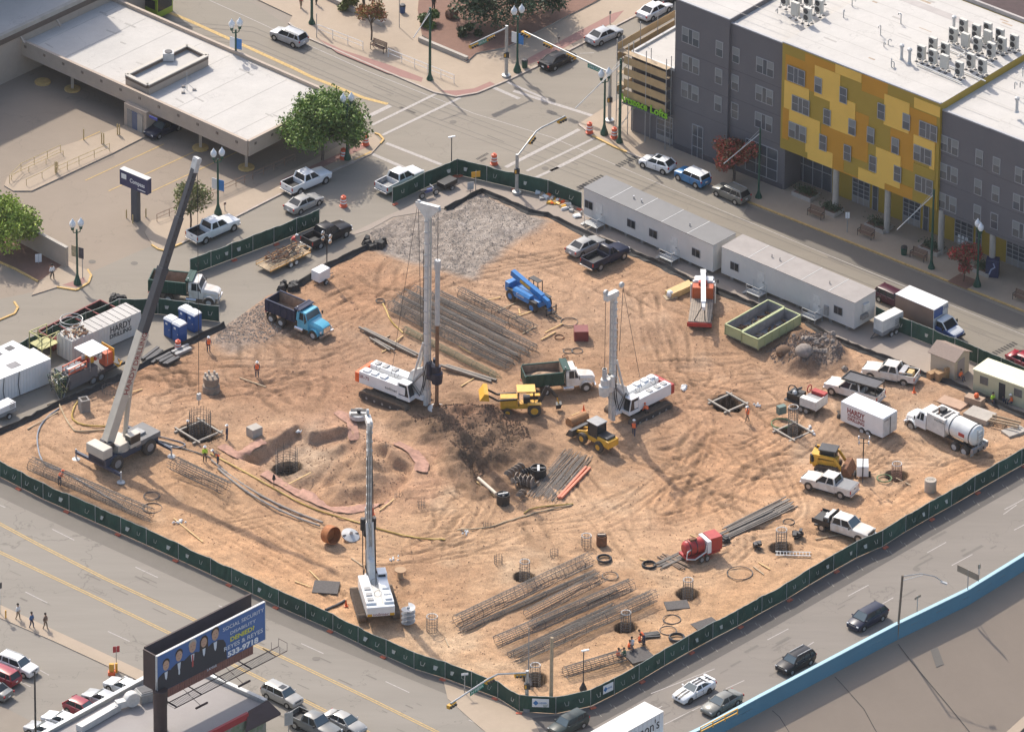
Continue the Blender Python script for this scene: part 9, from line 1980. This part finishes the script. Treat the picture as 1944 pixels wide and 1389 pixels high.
def person(px,py,rz,pose,top,legs,lab,hat=SIGNW,vest=None,z=None,gr=None):
 m2,up=body(pose);me_=m2.copy();ix=[q_.material_index for q_ in m2.polygons];me_.materials.clear();[me_.materials.append(x)for x in(legs,top,SKN,BLACK)];me_.polygons.foreach_set('material_index',ix);p=GH(px,py);o=bpy.data.objects.new('person',me_);COL.objects.link(o);o.location=(p.x,p.y,max(p.z,-1)+.03 if z is None else z);o.rotation_euler=(0,0,rz);tag(o,lab,'person',gr);hd=Vector(up(0,.74));q=MB();q.ball((0,0,0),.125,hat or HAIR,8,.95 if hat else.9);q.v=[(a+(0 if hat else-.025),b_,max(c_,-.01 if hat else-.06)+.05)for a,b_,c_ in q.v]
 if hat:q.lathe([(.16,.035),(.165,.05)],hat,(.03,0,0),12)
 h_=q.build('hard_hat'if hat else 'hair',o,tuple(hd));
 for s in(-1,1):e_=MB();e_.ball((0,0,0),.014,BLACK,4);e_.build('eye',o,tuple(hd+Vector((.098,s*.035,0))))
 e_=MB();e_.box((0,0,0),(.03,.02,.04),SKN,t=.5);e_.build('nose',o,tuple(hd+Vector((.105,0,-.035))));e_=MB();e_.box((0,0,0),(.01,.05,.012),RED);e_.build('mouth',o,tuple(hd+Vector((.095,0,-.075))))
 if vest:
  q=MB();rows=[]
  for z_,w_,d_ in((.02,.17,.19),(.2,.185,.185),(.4,.21,.20),(.5,.17,.15)):c_=Vector(up(0,z_));rows.append([tuple(c_+Vector((d_*math.cos(t),w_*1.05*math.sin(t),0)))for t in np.linspace(0,2*math.pi,13)[:-1]])
  q.loft(rows,vest);q.build('safety_vest',o,smooth=50)
 o.scale=(1.06,)*3;return o
for a in((488,716,-1.4,'stand',JEAN,JEAN,'person in an orange vest and white helmet standing alone on the dirt',SIGNW,HVO),(396,670,-1.2,'stand',JEAN,JEAN,'person in an orange vest and white helmet by the drill holes at the left',SIGNW,HVO),(389,876,-1.5,'stand',HVL,BLACK,'person in a lime jacket with white helmet beside the excavation',SIGNW),(414,881,2.9,'bend',TAN_,JEAN,'person in an orange vest bending beside the lime jacket person',SIGNW,HVO),(431,834,3.0,'stand',JEAN,JEAN,'person in dark clothes and white helmet right of the square shaft',SIGNW),(356,812,0,'stand',DARK,DARK,'person in dark clothes and white helmet beside the hanging cage',SIGNW),(113,922,1.0,'bend',HVO,JEAN,'person in orange with orange helmet inside the left cage by the fence',ORANGE),(553,482,.3,'bend',RED,TAN_,'person in red with white helmet bending over the flatbed scrap',SIGNW,None,.7),(1203,831,1.4,'walk',JEAN,JEAN,'person in an orange vest and white helmet beside the second rig',SIGNW,HVO),(1419,803,3.0,'walk',TAN_,TAN_,'person in an orange vest and white helmet below the open square hole',SIGNW,HVO),(1228,800,2,'bend',HVO,BLACK,'person in orange working at the tracks of the second rig',ORANGE),
(1172,1252,.5,'sit',HVO,JEAN,'crouching person in orange, leftmost of the row by the fence',None),(1186,1252,2.4,'sit',mat('green_shirt',(.03,.12,.06),.7),JEAN,'crouching person in a green shirt in the row by the fence',None),(1193,1238,0,'sit',HVO,JEAN,'crouching person in orange in the middle of the row by the fence',None),(1200,1233,2,'sit',SIGNW,JEAN,'crouching person in white in the middle of the row by the fence',None),(1213,1226,0,'sit',HVO,JEAN,'crouching person in orange near the dark bar stack, second from right',None),(1222,1226,2.6,'bend',HVO,JEAN,'bending person in orange, rightmost of the row by the fence',None),
(1883,766,-.8,'sit',HVL,JEAN,'person in lime sitting before the cream cabin door',None),(1910,762,-2,'sit',HVO,JEAN,'person in orange sitting at the right of the cabin door',None),(1921,770,3,'sit',HVO,JEAN,'person in orange with white helmet sitting right of the other',SIGNW),(1822,722,-.6,'sit',HVO,JEAN,'person in orange sitting against the shed corner',None),
(99,531,-.9,'walk',SIGNW,BLACK,'person in a white shirt and black trousers walking at the left corner',None),(34,1176,-.5,'walk',SIGNW,TAN_,'person in a white shirt walking along the avenue, first of three',None),(60,1192,-.5,'walk',mat('blue_shirt',(.03,.11,.28),.7),JEAN,'person in a blue shirt walking along the avenue, second of three',None),(86,1194,-.5,'walk',mat('brown_shirt',(.17,.11,.08),.7),TAN_,'person in brown walking along the avenue, third of three',None),(571,17,1,'walk',RED,TAN_,'person in a red shirt walking at the top of the pavement',None),(600,10,1,'walk',DARK,DARK,'person in dark clothes near the tall green pole at the top',None),(823,21,1,'stand',BLACK,BLACK,'person in black standing on the park path at the top',None)):person(*a)
q=MB();q.cyl((0,0,0),(0,0,1.5),.04,DARK,n=5);q.lathe([(.05,.9),(.2,1.1),(.12,1.5),(.02,1.7)],SILT,n=7);p=GH(520,928);tag(q.build('marker_pole',None,tuple(p)),'short pole wrapped in black plastic beside the pipes','marker')
# thin summer air between the camera and the town
hz=MB();hz.bb(-1300,1300,-1300,1300,-13,640,None);
hm=bpy.data.materials.new('haze');hm.use_nodes=True;hn=hm.node_tree;hn.nodes.remove(hn.nodes['Principled BSDF']);pv=hn.nodes.new('ShaderNodeVolumePrincipled');pv.inputs['Density'].default_value=.000022;pv.inputs['Color'].default_value=(.95,.91,.86,1);hn.links.new(pv.outputs[0],hn.nodes['Material Output'].inputs['Volume'])
HAZE_ON=True
if HAZE_ON:hz.m=[hm];tag(hz.build('haze'),'thin pale haze in the air',kind='stuff')
